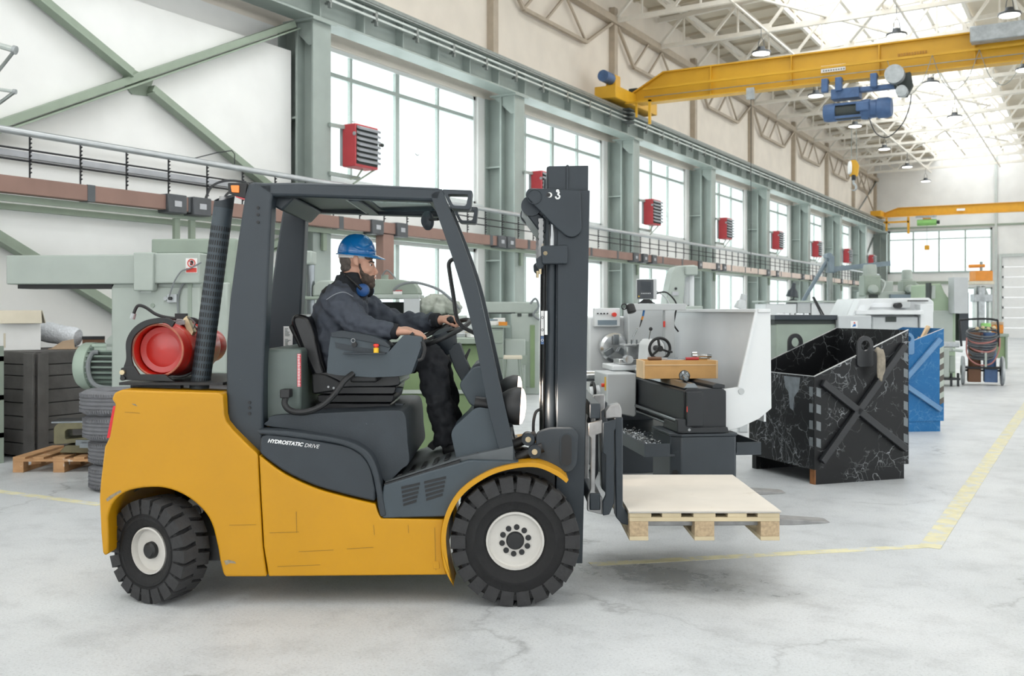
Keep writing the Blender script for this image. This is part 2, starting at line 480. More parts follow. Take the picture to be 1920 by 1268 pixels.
def window(idx, name, y0, y1, z0, z1, splits_y, split_z, x=WALLX, sill=True):
    """splits_y: number of lights, split_z: heights of transoms"""
    f = MB(); xa, xb = x - 0.16, x - 0.06
    f.box(xa, xb, y0, y1, z0, z0 + 0.07); f.box(xa, xb, y0, y1, z1 - 0.07, z1)
    f.box(xa, xb, y0, y0 + 0.07, z0, z1); f.box(xa, xb, y1 - 0.07, y1, z0, z1)
    root = struct(name, f, 'window_frame', bevel=0)
    n = splits_y
    st = (y1 - y0) / n
    for i in range(1, n):
        wd = 0.055 if (n % 2 == 0 and i == n // 2) else 0.028
        MB().box(xa + 0.02, xb - 0.02, y0 + i * st - wd, y0 + i * st + wd, z0 + 0.07, z1 - 0.07).build('mullion', 'window_bar', root)
    for z in split_z:
        MB().box(xa + 0.015, xb - 0.015, y0 + 0.07, y1 - 0.07, z - 0.035, z + 0.035).build('transom', 'window_bar', root)
    zs = [z0 + 0.07] + list(split_z) + [z1 - 0.07]
    for i in range(n):
        for j in range(len(zs) - 1):
            MB().box(xa + 0.045, xa + 0.05, y0 + i * st + 0.03, y0 + (i + 1) * st - 0.03, zs[j], zs[j + 1]).build('pane', 'window_glass', root)
    if sill:
        MB().box(x - 0.05, x + 0.08, y0 - 0.05, y1 + 0.05, z0 - 0.06, z0).build('sill', 'window_frame', root)
    return root
wi = 1
for k in [0, 1, 2, 3, 4, 5, 6]:
    window(wi, 'window_%d' % wi, uc(k) + OP0, uc(k) + OP1, ZU0, ZU1, 4, [5.39]); wi += 1
    window(wi, 'window_%d' % wi, uc(k) + OP0, uc(k) + OP1, ZL0, ZL1, 4, []); wi += 1

# bird silhouettes stuck on the panes of the first bay
for u_, z_, s_ in ((15.15, 4.41, 1.0), (13.3, 4.72, 0.8), (17.0, 4.55, 0.5)):
    bp_ = [(-0.075, 0.012), (-0.05, 0.004), (-0.02, -0.012), (0.02, -0.016), (0.045, 0.006), (0.075, 0.022), (0.05, -0.004), (0.025, -0.026), (-0.03, -0.024)]
    MB().prism([(u_ + a * s_, z_ + b * s_) for a, b in bp_], WALLX - 0.112, WALLX - 0.109, 'x').build('bird_sticker', 'dark_gap', bpy.data.objects['window_1'])
# ================================================================ end wall with strip window and sectional door
EW = 59.9
we = MB()
WX0, WX1, WZ0, WZ1 = -10.02, -4.66, 3.57, 6.0
DX0, DX1, DZ = -4.2, 0.8, 4.30
we.box(WALLX, WX0, EW, EW + 0.2, 0, 10.9); we.box(WX0, -6.1, EW, EW + 0.2, 0, WZ0); we.box(-6.1, WX1, EW, EW + 0.2, 2.75, WZ0); we.box(-6.1, WX1, EW, EW + 0.2, 0, 0.5); we.box(WX0, WX1, EW, EW + 0.2, WZ1, 10.9)
we.box(WX1, DX0, EW, EW + 0.2, 0, 10.9); we.box(DX0, DX1, EW, EW + 0.2, DZ, 10.9); we.box(DX1, 14.2, EW, EW + 0.2, 0, 10.9)
struct('wall_far', we, 'wall')
f = MB()
for z in (WZ0, WZ1 - 0.1): f.box(WX0, WX1, EW - 0.05, EW + 0.1, z, z + 0.1)
for x in (WX0, WX1 - 0.1): f.box(x, x + 0.1, EW - 0.05, EW + 0.1, WZ0, WZ1)
wf = struct('window_%d' % wi, f, 'window_bar'); wi += 1
for i in range(4):
    st = (WX1 - WX0) / 4
    if i: MB().box(WX0 + i * st - 0.04, WX0 + i * st + 0.04, EW - 0.03, EW + 0.08, WZ0 + 0.1, WZ1 - 0.1).build('mullion', 'window_bar', wf)
    MB().box(WX0 + i * st + 0.04, WX0 + (i + 1) * st - 0.04, EW, EW + 0.06, 5.45, 5.51).build('transom', 'window_bar', wf)
    MB().box(WX0 + i * st + 0.04, WX0 + (i + 1) * st - 0.04, EW + 0.02, EW + 0.025, WZ0 + 0.1, WZ1 - 0.1).build('pane', 'window_glass', wf)
window_low = MB()
for z in (0.5, 2.67): window_low.box(-6.1, WX1, EW - 0.05, EW + 0.1, z, z + 0.08)
for x in (-6.1, WX1 - 0.08): window_low.box(x, x + 0.08, EW - 0.05, EW + 0.1, 0.5, 2.75)
wlow = struct('window_%d' % wi, window_low, 'window_bar'); wi += 1
for i in range(2): MB().box(-6.02 + i * 0.7, -5.36 + i * 0.7, EW + 0.02, EW + 0.025, 0.58, 2.67).build('pane', 'window_glass', wlow)
MB().box(-5.36, -5.32, EW - 0.03, EW + 0.08, 0.58, 2.67).build('mullion', 'window_bar', wlow)
df = MB().box(DX0 - 0.12, DX0, EW - 0.1, EW, 0, DZ + 0.25); df.box(DX0, DX1, EW - 0.1, EW, DZ + 0.1, DZ + 0.25); df.box(DX1, DX1 + 0.12, EW - 0.1, EW, 0, DZ + 0.25)
dr = struct('door_1', df, 'rail_light')
for i in range(8):
    z = i * (DZ + 0.1) / 8
    MB().box(DX0, DX1, EW + 0.02, EW + 0.07, z + 0.008, z + (DZ + 0.1) / 8 - 0.008).build('door_panel', 'door_white', dr, bevel=0.01, seg=1)
for i in range(7):
    MB().box(DX0 + 0.02, DX0 + 0.09, EW - 0.02, EW + 0.02, i * 0.55 + 0.5, i * 0.55 + 0.6).build('hinge', 'dark_gap', dr)
struct('trim_3', MB().box(WX1 + 0.12, WX1 + 0.24, EW - 0.12, EW, 0, 9.9), 'rail_light')
struct('trim_4', MB().box(WALLX, 14, EW - 0.06, EW, 6.1, 6.2), 'brace_green')
struct('trim_5', MB().box(WALLX, WX1, EW - 0.09, EW, 2.95, 3.12), 'brace_green')

# ================================================================ roof: deck, purlins, skylights
def roofz(x): return EAVE + 0.06 * (x - WALLX) if x < 1.7 else EAVE + 0.06 * (1.7 - WALLX) - 0.06 * (x - 1.7)
rd = MB()
for xa, xb in ((-11.2, -7.45), (-3.15, 1.7), (1.7, 6.15), (10.45, 14.6)):
    za, zb = roofz(xa), roofz(xb)
    rd.add([(xa, -14.6, za), (xb, -14.6, zb), (xb, 61, zb), (xa, 61, za), (xa, -14.6, za + 0.15), (xb, -14.6, zb + 0.15), (xb, 61, zb + 0.15), (xa, 61, za + 0.15)],
           [(0, 3, 2, 1), (4, 5, 6, 7), (0, 1, 5, 4), (1, 2, 6, 5), (2, 3, 7, 6), (3, 0, 4, 7)])
ceil = struct('ceiling', rd, 'roof_deck')
for xa, xb in ((-7.45, -3.15), (6.15, 10.45)):
    sk = MB()
    za, zb = roofz(xa) + 0.1, roofz(xb) + 0.1
    for i in range(26):
        a = -14.4 + i * 2.9
        p = MB().add([(xa, a + 0.05, za), (xb, a + 0.05, zb), (xb, a + 2.85, zb), (xa, a + 2.85, za), (xa, a + 0.05, za + 0.02), (xb, a + 0.05, zb + 0.02), (xb, a + 2.85, zb + 0.02), (xa, a + 2.85, za + 0.02)],
                     [(0, 3, 2, 1), (4, 5, 6, 7), (0, 1, 5, 4), (1, 2, 6, 5), (2, 3, 7, 6), (3, 0, 4, 7)])
        p.build('skylight_panel', 'sky_panel', ceil)
        if xa < 0:
            MB().bar((xa, a, za - 0.02), (xb, a, zb - 0.02), 0.07, 0.09).build('glazing_bar', 'truss', ceil)
# ribs of the deck between wall and skylight
rib = MB().bar((WALLX, 0, roofz(WALLX) - 0.04), (-7.45, 0, roofz(-7.45) - 0.04), 0.06, 0.08).build('deck_rib', 'roof_deck', ceil)
rib.location = (0, 14.04, 0)
for i in range(1, 44):
    share(rib, ceil, (0, 14.04 + i * 1.0, 0))
for x in (-9.9, -8.7, -7.5, -6.0, -4.14, -3.15, -1.62, 0.0):
    MB().box(x - 0.05, x + 0.05, 12, EW, roofz(x) - 0.2, roofz(x) - 0.06).build('purlin', 'truss', ceil)

# ================================================================ roof trusses, one every 3 m
def truss_top(x): return roofz(x) - 0.24
def truss_bot(x): return 8.97 + 0.02 * (x - WALLX)
TX0, TX1 = WALLX + 0.1, 2.2
mtop = MB().bar((TX0, 0, truss_top(TX0)), (1.7, 0, truss_top(1.7)), 0.11, 0.12).bar((1.7, 0, truss_top(1.7)), (14.1, 0, truss_top(14.1)), 0.11, 0.12)
mbot = MB().bar((TX0, 0, truss_bot(TX0)), (14.1, 0, truss_bot(TX0) + 0.3), 0.11, 0.11)
proto = None
tr_u = [uc(0) + 3 * i for i in range(1, 16)]
for i, u in enumerate(tr_u):
    n = len(tr_u) - i
    t = thing('roof_truss', 'white lattice roof truss, %s counted from the far end wall' % ORD[n - 1], 'roof truss', (0, u, 0), 0, 'white roof trusses across the hall')
    if proto is None:
        parts = [mtop.build('top_chord', 'truss', t), mbot.build('bottom_chord', 'truss', t)]
        x = TX0; step = 1.55; j = 0
        while x < 4.0:
            xa, xb = x, x + step
            parts.append(MB().bar((xa, 0, truss_bot(xa)), (xa + step / 2, 0, truss_top(xa + step / 2)), 0.07, 0.07, (0, 1, 0)).build('diagonal', 'truss', t))
            parts.append(MB().bar((xa + step / 2, 0, truss_top(xa + step / 2)), (xb, 0, truss_bot(xb)), 0.07, 0.07, (0, 1, 0)).build('diagonal', 'truss', t))
            parts.append(MB().bar((xa + step / 2, 0, truss_top(xa + step / 2)), (xa + step / 2, 0, truss_bot(xa + step / 2)), 0.045, 0.045, (0, 1, 0)).build('post', 'truss', t))
            parts.append(MB().box(xb - 0.14, xb + 0.14, -0.02, 0.02, truss_bot(xb) - 0.05, truss_bot(xb) + 0.16).build('gusset_plate', 'truss', t))
            x = xb
        proto = parts
    else:
        for p in proto: share(p, t)
# wind bracing between bottom chords
for i, (a, b) in enumerate(((0, 3), (3, 6), (6, 9), (9, 12))):
    u0, u1 = tr_u[a], tr_u[b]
    br = thing('wind_brace', 'white crossed wind bracing above the roof trusses, %s from the far end' % ORD[3 - i], 'brace', (0, 0, 0), 0, 'roof wind bracing')
    MB().bar((-7.3, u0, truss_bot(-7.3) + 0.09), (-3.3, u1, truss_bot(-3.3) + 0.09), 0.07, 0.05).build('brace_bar', 'truss', br)
    MB().bar((-3.3, u0, truss_bot(-3.3) + 0.15), (-7.3, u1, truss_bot(-7.3) + 0.15), 0.07, 0.05).build('brace_bar', 'truss', br)

# ================================================================ eaves beam with hanging lattice, upper posts
eb = MB().box(WALLX + 0.02, WALLX + 0.22, 12.0, EW, 8.86, 9.04)
struct('trim_6', eb, 'eaves')
for k in range(0, 8):
    t = thing('eaves_lattice', 'beige lattice bracket under the eaves above the %s window bay' % ORD[k], 'bracket', (WALLX + 0.13, uc(k), 0), 0, 'lattice brackets under the eaves')
    zt, zb = 8.86, 8.02
    MB().bar((0, 0.15, zt), (0, 1.2, zb), 0.07, 0.07, (1, 0, 0)).build('diagonal', 'eaves', t)
    MB().bar((0, 1.2, zb), (0, 4.3, zb), 0.08, 0.08, (1, 0, 0)).build('lower_chord', 'eaves', t)
    MB().bar((0, 4.3, zb), (0, 5.8, zt), 0.07, 0.07, (1, 0, 0)).build('diagonal', 'eaves', t)
    for a, b in ((1.2, 2.2), (3.2, 2.2), (3.2, 4.3)):
        MB().bar((0, a, zb if a in (1.2, 4.3) else zt), (0, b, zt if b == 2.2 and a == 1.2 else zb), 0.05, 0.05, (1, 0, 0)).build('web_bar', 'eaves', t)
for k in range(1, 9):
    struct('trim_%d' % (6 + k), MB().box(WALLX, WALLX + 0.16, uc(k) - 0.1, uc(k) + 0.1, 6.5, 9.3), 'eaves')
# closed end bay: thin crossed ties above and below the runway
t = thing('end_bay_tie', 'thin dark crossed ties on the upper wall of the last bay', 'brace', (WALLX + 0.2, 0, 0))
MB().bar((0, uc(7) + 0.3, 6.6), (0, uc(8) - 0.3, 8.8), 0.05, 0.07, (1, 0, 0)).build('tie_bar', 'rail_steel', t)
MB().bar((0.04, uc(7) + 0.3, 8.8), (0.04, uc(8) - 0.3, 6.6), 0.05, 0.07, (1, 0, 0)).build('tie_bar', 'eaves', t)
t = thing('end_bay_strut', 'dark diagonal strut under the crane runway in the last bay', 'brace', (WALLX + 0.05, 0, 0))
MB().bar((0, uc(7) + 1.2, 3.2), (0, uc(8) - 0.4, 5.6), 0.08, 0.08, (1, 0, 0)).build('strut_bar', 'rail_steel', t)

# ================================================================ steel columns
CF = -10.03
def column(k, label):
    t = thing('steel_column', label, 'column', (0, uc(k), 0), 0, 'green steel columns along the window wall')
    z = 5.83
    MB().box(WALLX + 0.005, WALLX + 0.03, -0.19, 0.19, 0, z).build('rear_flange', 'steel_green', t)
    MB().box(WALLX + 0.03, CF - 0.02, -0.03, 0.0, 0, z).build('web', 'steel_green', t)
    MB().box(CF - 0.36, CF - 0.32, -0.19, 0.03, 0, z).build('middle_flange', 'steel_green', t)
    MB().box(CF - 0.03, CF, -0.2, 0.2, 0, z).build('front_flange', 'steel_green', t)
    MB().box(CF - 0.36, CF - 0.03, -0.1, 0.1, 0, 0.02).build('base_plate', 'steel_green', t)
    MB().box(CF - 0.55, CF + 0.06, -0.26, 0.26, z, z + 0.035).build('cap_plate', 'steel_green', t)
    MB().prism([(CF - 0.5, z), (CF - 0.02, z), (CF - 0.02, z - 0.35), (CF - 0.12, z - 0.35)], -0.16, -0.14).build('gusset', 'steel_green', t)
    for zz in (1.3, 2.5, 4.4):
        MB().box(WALLX + 0.03, CF - 0.36, -0.19, -0.03, zz, zz + 0.03).build('stiffener', 'steel_green', t)
    return t
for k in range(-2, 9):
    column(k, 'pale green steel column, %s from the far end wall' % ORD[8 - k])

# ================================================================ cross bracing in the closed bay
def brace(a, b, x, label):
    t = thing('cross_brace', label, 'brace', (x, 0, 0), 0, 'green cross braces of the closed bay')
    (u0, z0), (u1, z1) = a, b
    MB().bar((0, u0, z0), (0, u1, z1), 0.09, 0.13, (1, 0, 0)).build('channel', 'brace_green', t)
    d = Vector((0, u1 - u0, z1 - z0)).normalized(); n = Vector((0, -d.z, d.y)) * 0.075
    if n.z > 0: n = -n
    MB().bar(Vector((0.05, u0, z0)) + n, Vector((0.05, u1, z1)) + n, 0.02, 0.15, (1, 0, 0)).build('lip', 'brace_green', t)
    return t
brace((5.74, 3.12), (11.28, 5.80), -10.38, 'long green brace rising towards the first column above the duct')
bt = brace((5.74, 5.72), (8.35, 4.47), -10.38, 'green brace dropping from the top left corner to the crossing')
brace((8.66, 4.33), (11.3, 3.06), -10.38, 'green brace dropping from the crossing to the duct')
brace((5.8, 2.74), (10.9, 0.1), -10.38, 'lower green brace sloping down behind the milling machine')
brace((9.2, 1.9), (11.3, 2.62), -10.38, 'short green brace seen between the cab pillars')
MB().prism([(8.25, 4.36), (8.4, 4.55), (8.75, 4.46), (8.66, 4.24), (8.42, 4.22)], -0.068, -0.05, 'x').build('crossing_plate', 'brace_green', bt)

# ================================================================ crane runway
rw = thing('crane_runway', 'pale green crane runway beam with rails on top of the columns', 'runway beam', (0, 0, 0))
za = 5.865
MB().box(CF - 0.32, CF + 0.06, -6, EW - 0.3, za, za + 0.03).build('lower_flange', 'steel_green', rw)
MB().box(CF - 0.15, CF - 0.12, -6, EW - 0.3, za + 0.03, za + 0.5).build('web', 'steel_green', rw)
MB().box(CF - 0.32, CF + 0.06, -6, EW - 0.3, za + 0.5, za + 0.53).build('upper_flange', 'steel_green', rw)
MB().box(CF - 0.17, CF - 0.10, -6, EW - 0.3, za + 0.53, za + 0.62).build('rail', 'rail_steel', rw)
MB().box(CF - 0.75, CF - 0.42, -6, EW - 0.3, za + 0.52, za + 0.54).build('walkway', 'rail_light', rw)
for i in range(50):
    u = 7.3 + i * 1.04
    (MB().box(CF - 0.12, CF + 0.04, u - 0.012, u + 0.012, za + 0.03, za + 0.5) if i == 0 else None)
    if i == 0: st = MB().box(CF - 0.12, CF + 0.04, -0.012, 0.012, za + 0.03, za + 0.5).build('stiffener', 'steel_green', rw); st.location = (0, u, 0)
    else: share(st, rw, (0, u, 0))
# conductor rails on small insulator brackets
cr = thing('conductor_rails', 'row of slim conductor rails on insulators along the crane runway', 'conductor rail', (0, 0, 0))
for dz, dx, r in ((0.40, 0.13, 0.018), (0.30, 0.13, 0.018), (0.48, 0.17, 0.014), (0.56, 0.1, 0.03)):
    MB().box(CF + dx - r, CF + dx + r, -6, EW - 0.4, za + dz - r, za + dz + r).build('conductor', 'rail_light' if dz < 0.45 else 'rail_steel', cr)
ins = None
for i in range(46):
    u = 8.2 + i * 1.12
    if ins is None:
        q = MB().box(CF + 0.05, CF + 0.14, -0.02, 0.02, za + 0.24, za + 0.27)
        q.box(CF + 0.09, CF + 0.15, -0.03, 0.03, za + 0.26, za + 0.42); q.box(CF + 0.11, CF + 0.16, -0.018, 0.018, za + 0.18, za + 0.25)
        ins = q.build('insulator', 'rail_steel', cr); ins.location = (0, u, 0)
    else: share(ins, cr, (0, u, 0))

# ================================================================ busbar duct, pipe and hangers
DX = -9.86
bd = thing('busbar_duct', 'brown busbar duct with dark tap-off boxes running along the windows', 'duct', (0, 0, 0))
u = 3.0; seq = []
while u < 56:
    L_ = 1.45
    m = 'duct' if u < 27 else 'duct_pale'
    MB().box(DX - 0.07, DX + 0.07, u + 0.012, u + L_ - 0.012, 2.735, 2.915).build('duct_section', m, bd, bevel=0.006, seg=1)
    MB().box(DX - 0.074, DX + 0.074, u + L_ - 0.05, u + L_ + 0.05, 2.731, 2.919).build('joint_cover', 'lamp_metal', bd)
    u += L_
for u in (8.55, 8.95, 12.55, 13.2, 16.4, 16.75, 18.6, 22.9, 23.5, 24.1, 27.6, 29.2, 29.8, 34.6, 35.8, 39.5, 41.2, 44.0, 46.5, 49, 51):
    MB().box(DX - 0.09, DX + 0.11, u - 0.15, u + 0.15, 2.70, 2.93).build('tap_off_box', 'duct_box', bd, bevel=0.01, seg=1)
    MB().box(DX + 0.11, DX + 0.115, u - 0.05, u + 0.06, 2.78, 2.85).build('rating_plate', 'heater_grey', bd)
MB().box(DX - 0.08, DX + 0.08, 12.72, 13.0, 1.9, 2.72).build('duct_drop', 'duct', bd, bevel=0.006, seg=1)
MB().box(DX - 0.12, DX - 0.07, 2, 55, 2.66, 2.73).build('support_channel', 'brace_green', bd)
for k in range(-1, 8):
    for u in ((uc(k) + 3.2, uc(k) + 3.45) if k < 0 else (uc(k),)):
        MB().box(DX - 0.16, DX - 0.11, u - 0.04, u + 0.04, 0.02 if k < 0 else 2.4, 2.66).build('bracket', 'brace_green', bd)
pp = thing('service_pipe', 'silver service pipe with hanging rods above the brown duct', 'pipe', (0, 0, 0))
MB().cyl((DX, 2, 3.40), (DX, 56, 3.40), 0.04, n=14).build('pipe', 'pipe_silver', pp)
for z, r in ((3.22, 0.012), (3.10, 0.012)):
    MB().cyl((DX, 2, z), (DX, 56, z), r, n=6).build('rod', 'black_metal', pp)
hg = None
for i in range(74):
    u = 5.4 + i * 0.62
    if hg is None:
        q = MB().cyl((DX, 0, 2.92), (DX, 0, 3.37), 0.010, n=6)
        for j in range(9): q.cyl((DX, 0, 2.97 + j * 0.045), (DX + 0.03, 0, 2.98 + j * 0.045), 0.010, n=5)
        hg = q.build('hanger', 'black_metal', pp); hg.location = (0, u, 0)
    else: share(hg, pp, (0, u, 0))
q = MB()
MB().tube(spl([(DX + 0.05, 9.05, 2.93), (DX + 0.06, 9.15, 3.1), (DX + 0.06, 9.4, 3.2), (DX + 0.05, 9.75, 3.22)], 6), 0.016).build('conduit', 'cable', pp)
MB().tube(spl([(DX + 0.05, 10.3, 2.93), (DX + 0.05, 10.25, 3.2), (DX + 0.05, 10.05, 3.22), (DX + 0.05, 9.8, 3.2), (DX + 0.05, 9.45, 3.05), (DX + 0.05, 9.35, 2.93)], 6), 0.016).build('conduit', 'cable', pp)
MB().tube([(DX, 8.9, 3.43), (DX, 9.3, 3.56), (DX, 9.55, 3.62), (DX, 9.6, 3.58), (DX, 9.6, 3.4)], 0.007, 6).build('wire_loop', 'cable', pp)
# short service pipes poking in at the left edge
for zt, lab in ((5.0, 'grey elbow pipe high on the wall at the left edge'), (4.35, 'lower grey elbow pipe on the wall at the left edge')):
    Y_ = 10.0
    a = at(-20, 80 if zt > 4.5 else 165, Y_); b = at(28, 94 if zt > 4.5 else 172, Y_); c = at(-10, 142 if zt > 4.5 else 200, Y_)
    t = thing('elbow_pipe', lab, 'pipe', a)
    MB().tube([(0, 0, 0), tuple((b - a) * 0.6), tuple(b - a)], 0.03 if zt > 4.5 else 0.018).build('pipe', 'rail_light', t)
    MB().tube([tuple(b - a), tuple(c - a)], 0.018).build('pipe', 'rail_steel', t)
    MB().cyl((0, 0, 0), (-10.45 - a.x, 0, 0), 0.03 if zt > 4.5 else 0.018, n=10).build('wall_pipe', 'rail_light', t)
    MB().cyl(tuple((b - a) * 0.93), tuple((b - a) * 1.05), 0.045 if zt > 4.5 else 0.025, n=12).build('collar', 'grey_galv', t)

# ================================================================ red unit heaters
def heater(k, label):
    t = thing('unit_heater', label, 'heater', (-9.9, uc(k) + 0.75, 3.72), 0, 'red unit heaters on the columns')
    sx, sy, sz = 0.13, 0.28, 0.66
    MB().box(-sx, sx, -sy, sy, 0, sz).build('casing', 'heater_red', t, bevel=0.012)
    MB().box(-sx - 0.05, -sx, -sy, sy, 0.02, sz - 0.02).build('rear_plate', 'heater_grey', t)
    lou = None
    for i in range(7):
        z = 0.07 + i * 0.083
        q = MB().bar((sx + 0.035, -sy + 0.02, z + 0.03), (sx + 0.035, sy - 0.02, z + 0.03), 0.075, 0.034, (0.5, 0, 1)) if lou is None else None
        if lou is None: lou = q.build('louvre', 'heater_grey', t); z0 = z
        else: share(lou, t, (0, 0, z - z0))
    MB().box(sx, sx + 0.01, -sy + 0.02, sy - 0.02, 0.04, sz - 0.03).build('louvre_recess', 'dark_gap', t)
    q = MB().bar((-0.1, -0.62, sz - 0.06), (-0.1, sy + 0.05, sz - 0.02), 0.04, 0.06)
    q.build('bracket_arm', 'steel_green', t)
    MB().bar((-0.1, -0.62, -0.14), (-0.1, 0.1, -0.14), 0.04, 0.06).build('bracket_arm', 'steel_green', t)
    MB().tube([(0.0, 0.05, 0.0), (-0.05, -0.02, -0.13), (0.05, -0.3, -0.2)], 0.014, 6).build('pipe', 'brace_green', t)
    MB().tube([(0.06, 0.3, 0.02), (0.06, 0.2, -0.03), (0.02, -0.2, -0.26)], 0.014, 6).build('pipe', 'brace_green', t)
    MB().tube([(0.02, sy, 0.42), (0.02, sy + 0.2, 0.44), (0.02, sy + 0.05, 0.25)], 0.012, 6).build('valve_pipe', 'rail_steel', t)
    MB().cyl((0.02, sy + 0.19, 0.44), (0.02, sy + 0.26, 0.44), 0.03, n=10).build('valve_wheel', 'dark_gap', t)
    MB().cyl((sx - 0.02, -sy - 0.0, 0.5), (sx - 0.02, -sy - 0.012, 0.5), 0.03, n=12).build('badge', 'heater_grey', t)
for k in range(0, 8):
    heater(k, 'red unit heater with grey louvres, %s counted from the green first column' % ORD[k])

# ================================================================ bridge cranes
def bridge(name, label, u, z0, z1, x1, mt, thick=0.3, detail=True):
    t = thing(name, label, 'crane', (0, u, 0))
    x0 = CF + 0.25
    h = z1 - z0
    prof = [(x0 + 0.15, z0), (x1, z0), (x1, z1), (x0 + 0.75, z1), (x0, z0 + h * 0.38), (x0, z0)]
    MB().prism(prof, -thick / 2 + 0.09, thick / 2 - 0.09).build('girder_web', mt, t)
    MB().box(x0 + 0.1, x1, -thick / 2, thick / 2, z0 - 0.03, z0).build('lower_flange', mt, t)
    MB().box(x0 + 0.75, x1, -thick / 2, thick / 2, z1, z1 + 0.03).build('upper_flange', mt, t)
    MB().bar((x0 - 0.02, 0, z0 + h * 0.38), (x0 + 0.77, 0, z1 + 0.01), thick, 0.03, (0, 0, 1)).build('sloped_flange', mt, t)
    MB().box(x1 - 0.1, x1, -1.3, 1.3, z0 - 0.05, z0 + 0.35).build('end_carriage', mt, t)
    ec = MB().box(CF - 0.26, CF + 0.3, -1.3 if detail else -0.9, 1.3 if detail else 0.9, za + 0.68, za + 0.98)
    ec.build('end_carriage', mt, t, bevel=0.015, seg=1)
    if detail:
        for x in (-7.8, -5.9, -4.0, -2.1):
            MB().box(x - 0.01, x + 0.01, -thick / 2, -thick / 2 + 0.1, z0, z1).build('stiffener', mt, t)
        MB().box(x0 + 0.3, x1, -thick / 2 - 0.12, -thick / 2 - 0.07, z0 + 0.26, z0 + 0.31).build('cable_rail', mt, t)
        MB().box(x0 + 0.3, x1, -thick / 2 - 0.02, -thick / 2, z0 + 0.1, z0 + 0.115).build('cable', 'rail_steel', t)
    return t
BU = 22.9
cr1 = bridge('bridge_crane', 'yellow overhead bridge crane spanning the hall above the mast', BU, 6.62, 7.28, 13.9, 'crane_yellow')
MB().cyl((CF + 0.02, -1.42, za + 1.2), (CF + 0.02, -0.95, za + 1.2), 0.14, n=16).build('travel_motor', 'hoist_blue', cr1)
MB().box(CF - 0.1, CF + 0.16, -1.0, -0.7, za + 0.95, za + 1.3).build('gearbox', 'crane_yellow', cr1, bevel=0.02)
MB().box(CF - 0.02, CF + 0.2, 0.2, 0.5, za + 0.98, za + 1.2).build('junction_box', 'dark_gap', cr1)
q = MB().box(CF + 0.24, CF + 0.9, -0.62, -0.57, za + 0.64, za + 0.69); q.box(CF + 0.84, CF + 0.9, -0.62, -0.57, za + 0.1, za + 0.7); q.box(CF + 0.5, CF + 0.55, -0.6, -0.57, za + 0.3, za + 0.66)
q.build('collector_arm', 'crane_yellow', cr1)
q = MB()
for i in range(4): q.box(CF + 0.22, CF + 0.4, -0.72, -0.42, za + 0.18 + i * 0.1, za + 0.22 + i * 0.1)
q.build('current_collector', 'dark_gap', cr1)
gb = MB().box(-2.15, 2.2, -0.62, -0.3, 6.98, 7.3)
gb.build('cable_trough', 'grey_galv', cr1, bevel=0.02)
MB().box(-6.9, -6.72, -0.28, -0.2, 6.38, 6.64).build('limit_switch_plate', 'grey_galv', cr1)
MB().cyl((-6.8, -0.24, 2.4), (-6.8, -0.24, 6.4), 0.007, n=5).build('pendant_cable', 'cable', cr1)
# capacity plate on the girder
MB().box(-5.25, -4.72, -0.085, -0.075, 6.83, 6.98).build('capacity_plate', 'door_white', cr1)
q = MB()
for j in range(2):
    for i in range(9): q.box(-5.21 + i * 0.055, -5.175 + i * 0.055, -0.088, -0.085, 6.85 + j * 0.065, 6.885 + j * 0.065)
q.build('capacity_lettering', 'rail_steel', cr1, kind='stuff')
q = MB()
for i in range(11): q.box(-3.62 + i * 0.055, -3.585 + i * 0.055, -0.088, -0.083, 6.99, 7.05)
q.build('maker_lettering', 'faded_print', cr1, kind='stuff')
for i in range(3):
    x = -3.8 + i * 0.9
    MB().tube(spl([(x, -0.3, 6.88), (x + 0.2, -0.3, 6.3), (x + 0.45, -0.3, 6.1), (x + 0.7, -0.3, 6.35), (x + 0.9, -0.3, 6.88)], 5), 0.007, 6).build('festoon_cable', 'rail_steel', cr1)
# hoist and hook
HX = -4.5
ho = thing('electric_hoist', 'blue electric wire rope hoist hanging from the yellow girder', 'hoist', (HX, BU - 0.05, 6.6))
for x in (-0.62, -0.32, 0.42):
    MB().box(x - 0.07, x + 0.07, -0.3, -0.16, -0.26, 0.04).build('trolley_plate', 'hoist_blue', ho, bevel=0.015)
    MB().cyl((x, -0.16, -0.0), (x, -0.06, -0.0), 0.07, n=12).build('trolley_wheel', 'black_metal', ho)
MB().box(-0.5, 0.1, -0.2, 0.15, -0.42, -0.2).build('trolley_frame', 'hoist_blue', ho, bevel=0.01)
MB().box(0.1, 0.85, -0.14, 0.05, -0.3, -0.2).build('trolley_arm', 'hoist_blue', ho, bevel=0.01)
MB().cyl((0.86, -0.4, -0.05), (0.86, -0.18, -0.05), 0.2, n=20).build('cable_drum', 'grey_galv', ho)
MB().cyl((1.0, -0.36, -0.42), (1.0, -0.18, -0.42), 0.12, n=18).build('guide_pulley', 'grey_galv', ho)
MB().prism([(0.72, -0.05), (1.15, 0.0), (1.2, -0.3), (1.08, -0.52), (0.9, -0.5), (0.8, -0.2)], -0.18, -0.05).build('drum_plate', 'dark_gap', ho)
MB().lathe([(0.1, -0.7), (0.19, -0.68), (0.205, -0.6), (0.205, -0.42)], (0, 0, -0.68), (1, 0, 0), 20).build('gear_cover', 'hoist_blue', ho)
MB().lathe([(0.17, -0.42), (0.17, 0.12)], (0, 0, -0.68), (1, 0, 0), 20).build('rope_drum', 'dark_gap', ho)
q = MB()
for a in (45, 225, 315, 135): q.bar((-0.43, 0.2 * math.cos(R(a)), -0.68 + 0.2 * math.sin(R(a))), (0.14, 0.2 * math.cos(R(a)), -0.68 + 0.2 * math.sin(R(a))), 0.06, 0.05)
q.build('drum_frame', 'hoist_blue', ho)
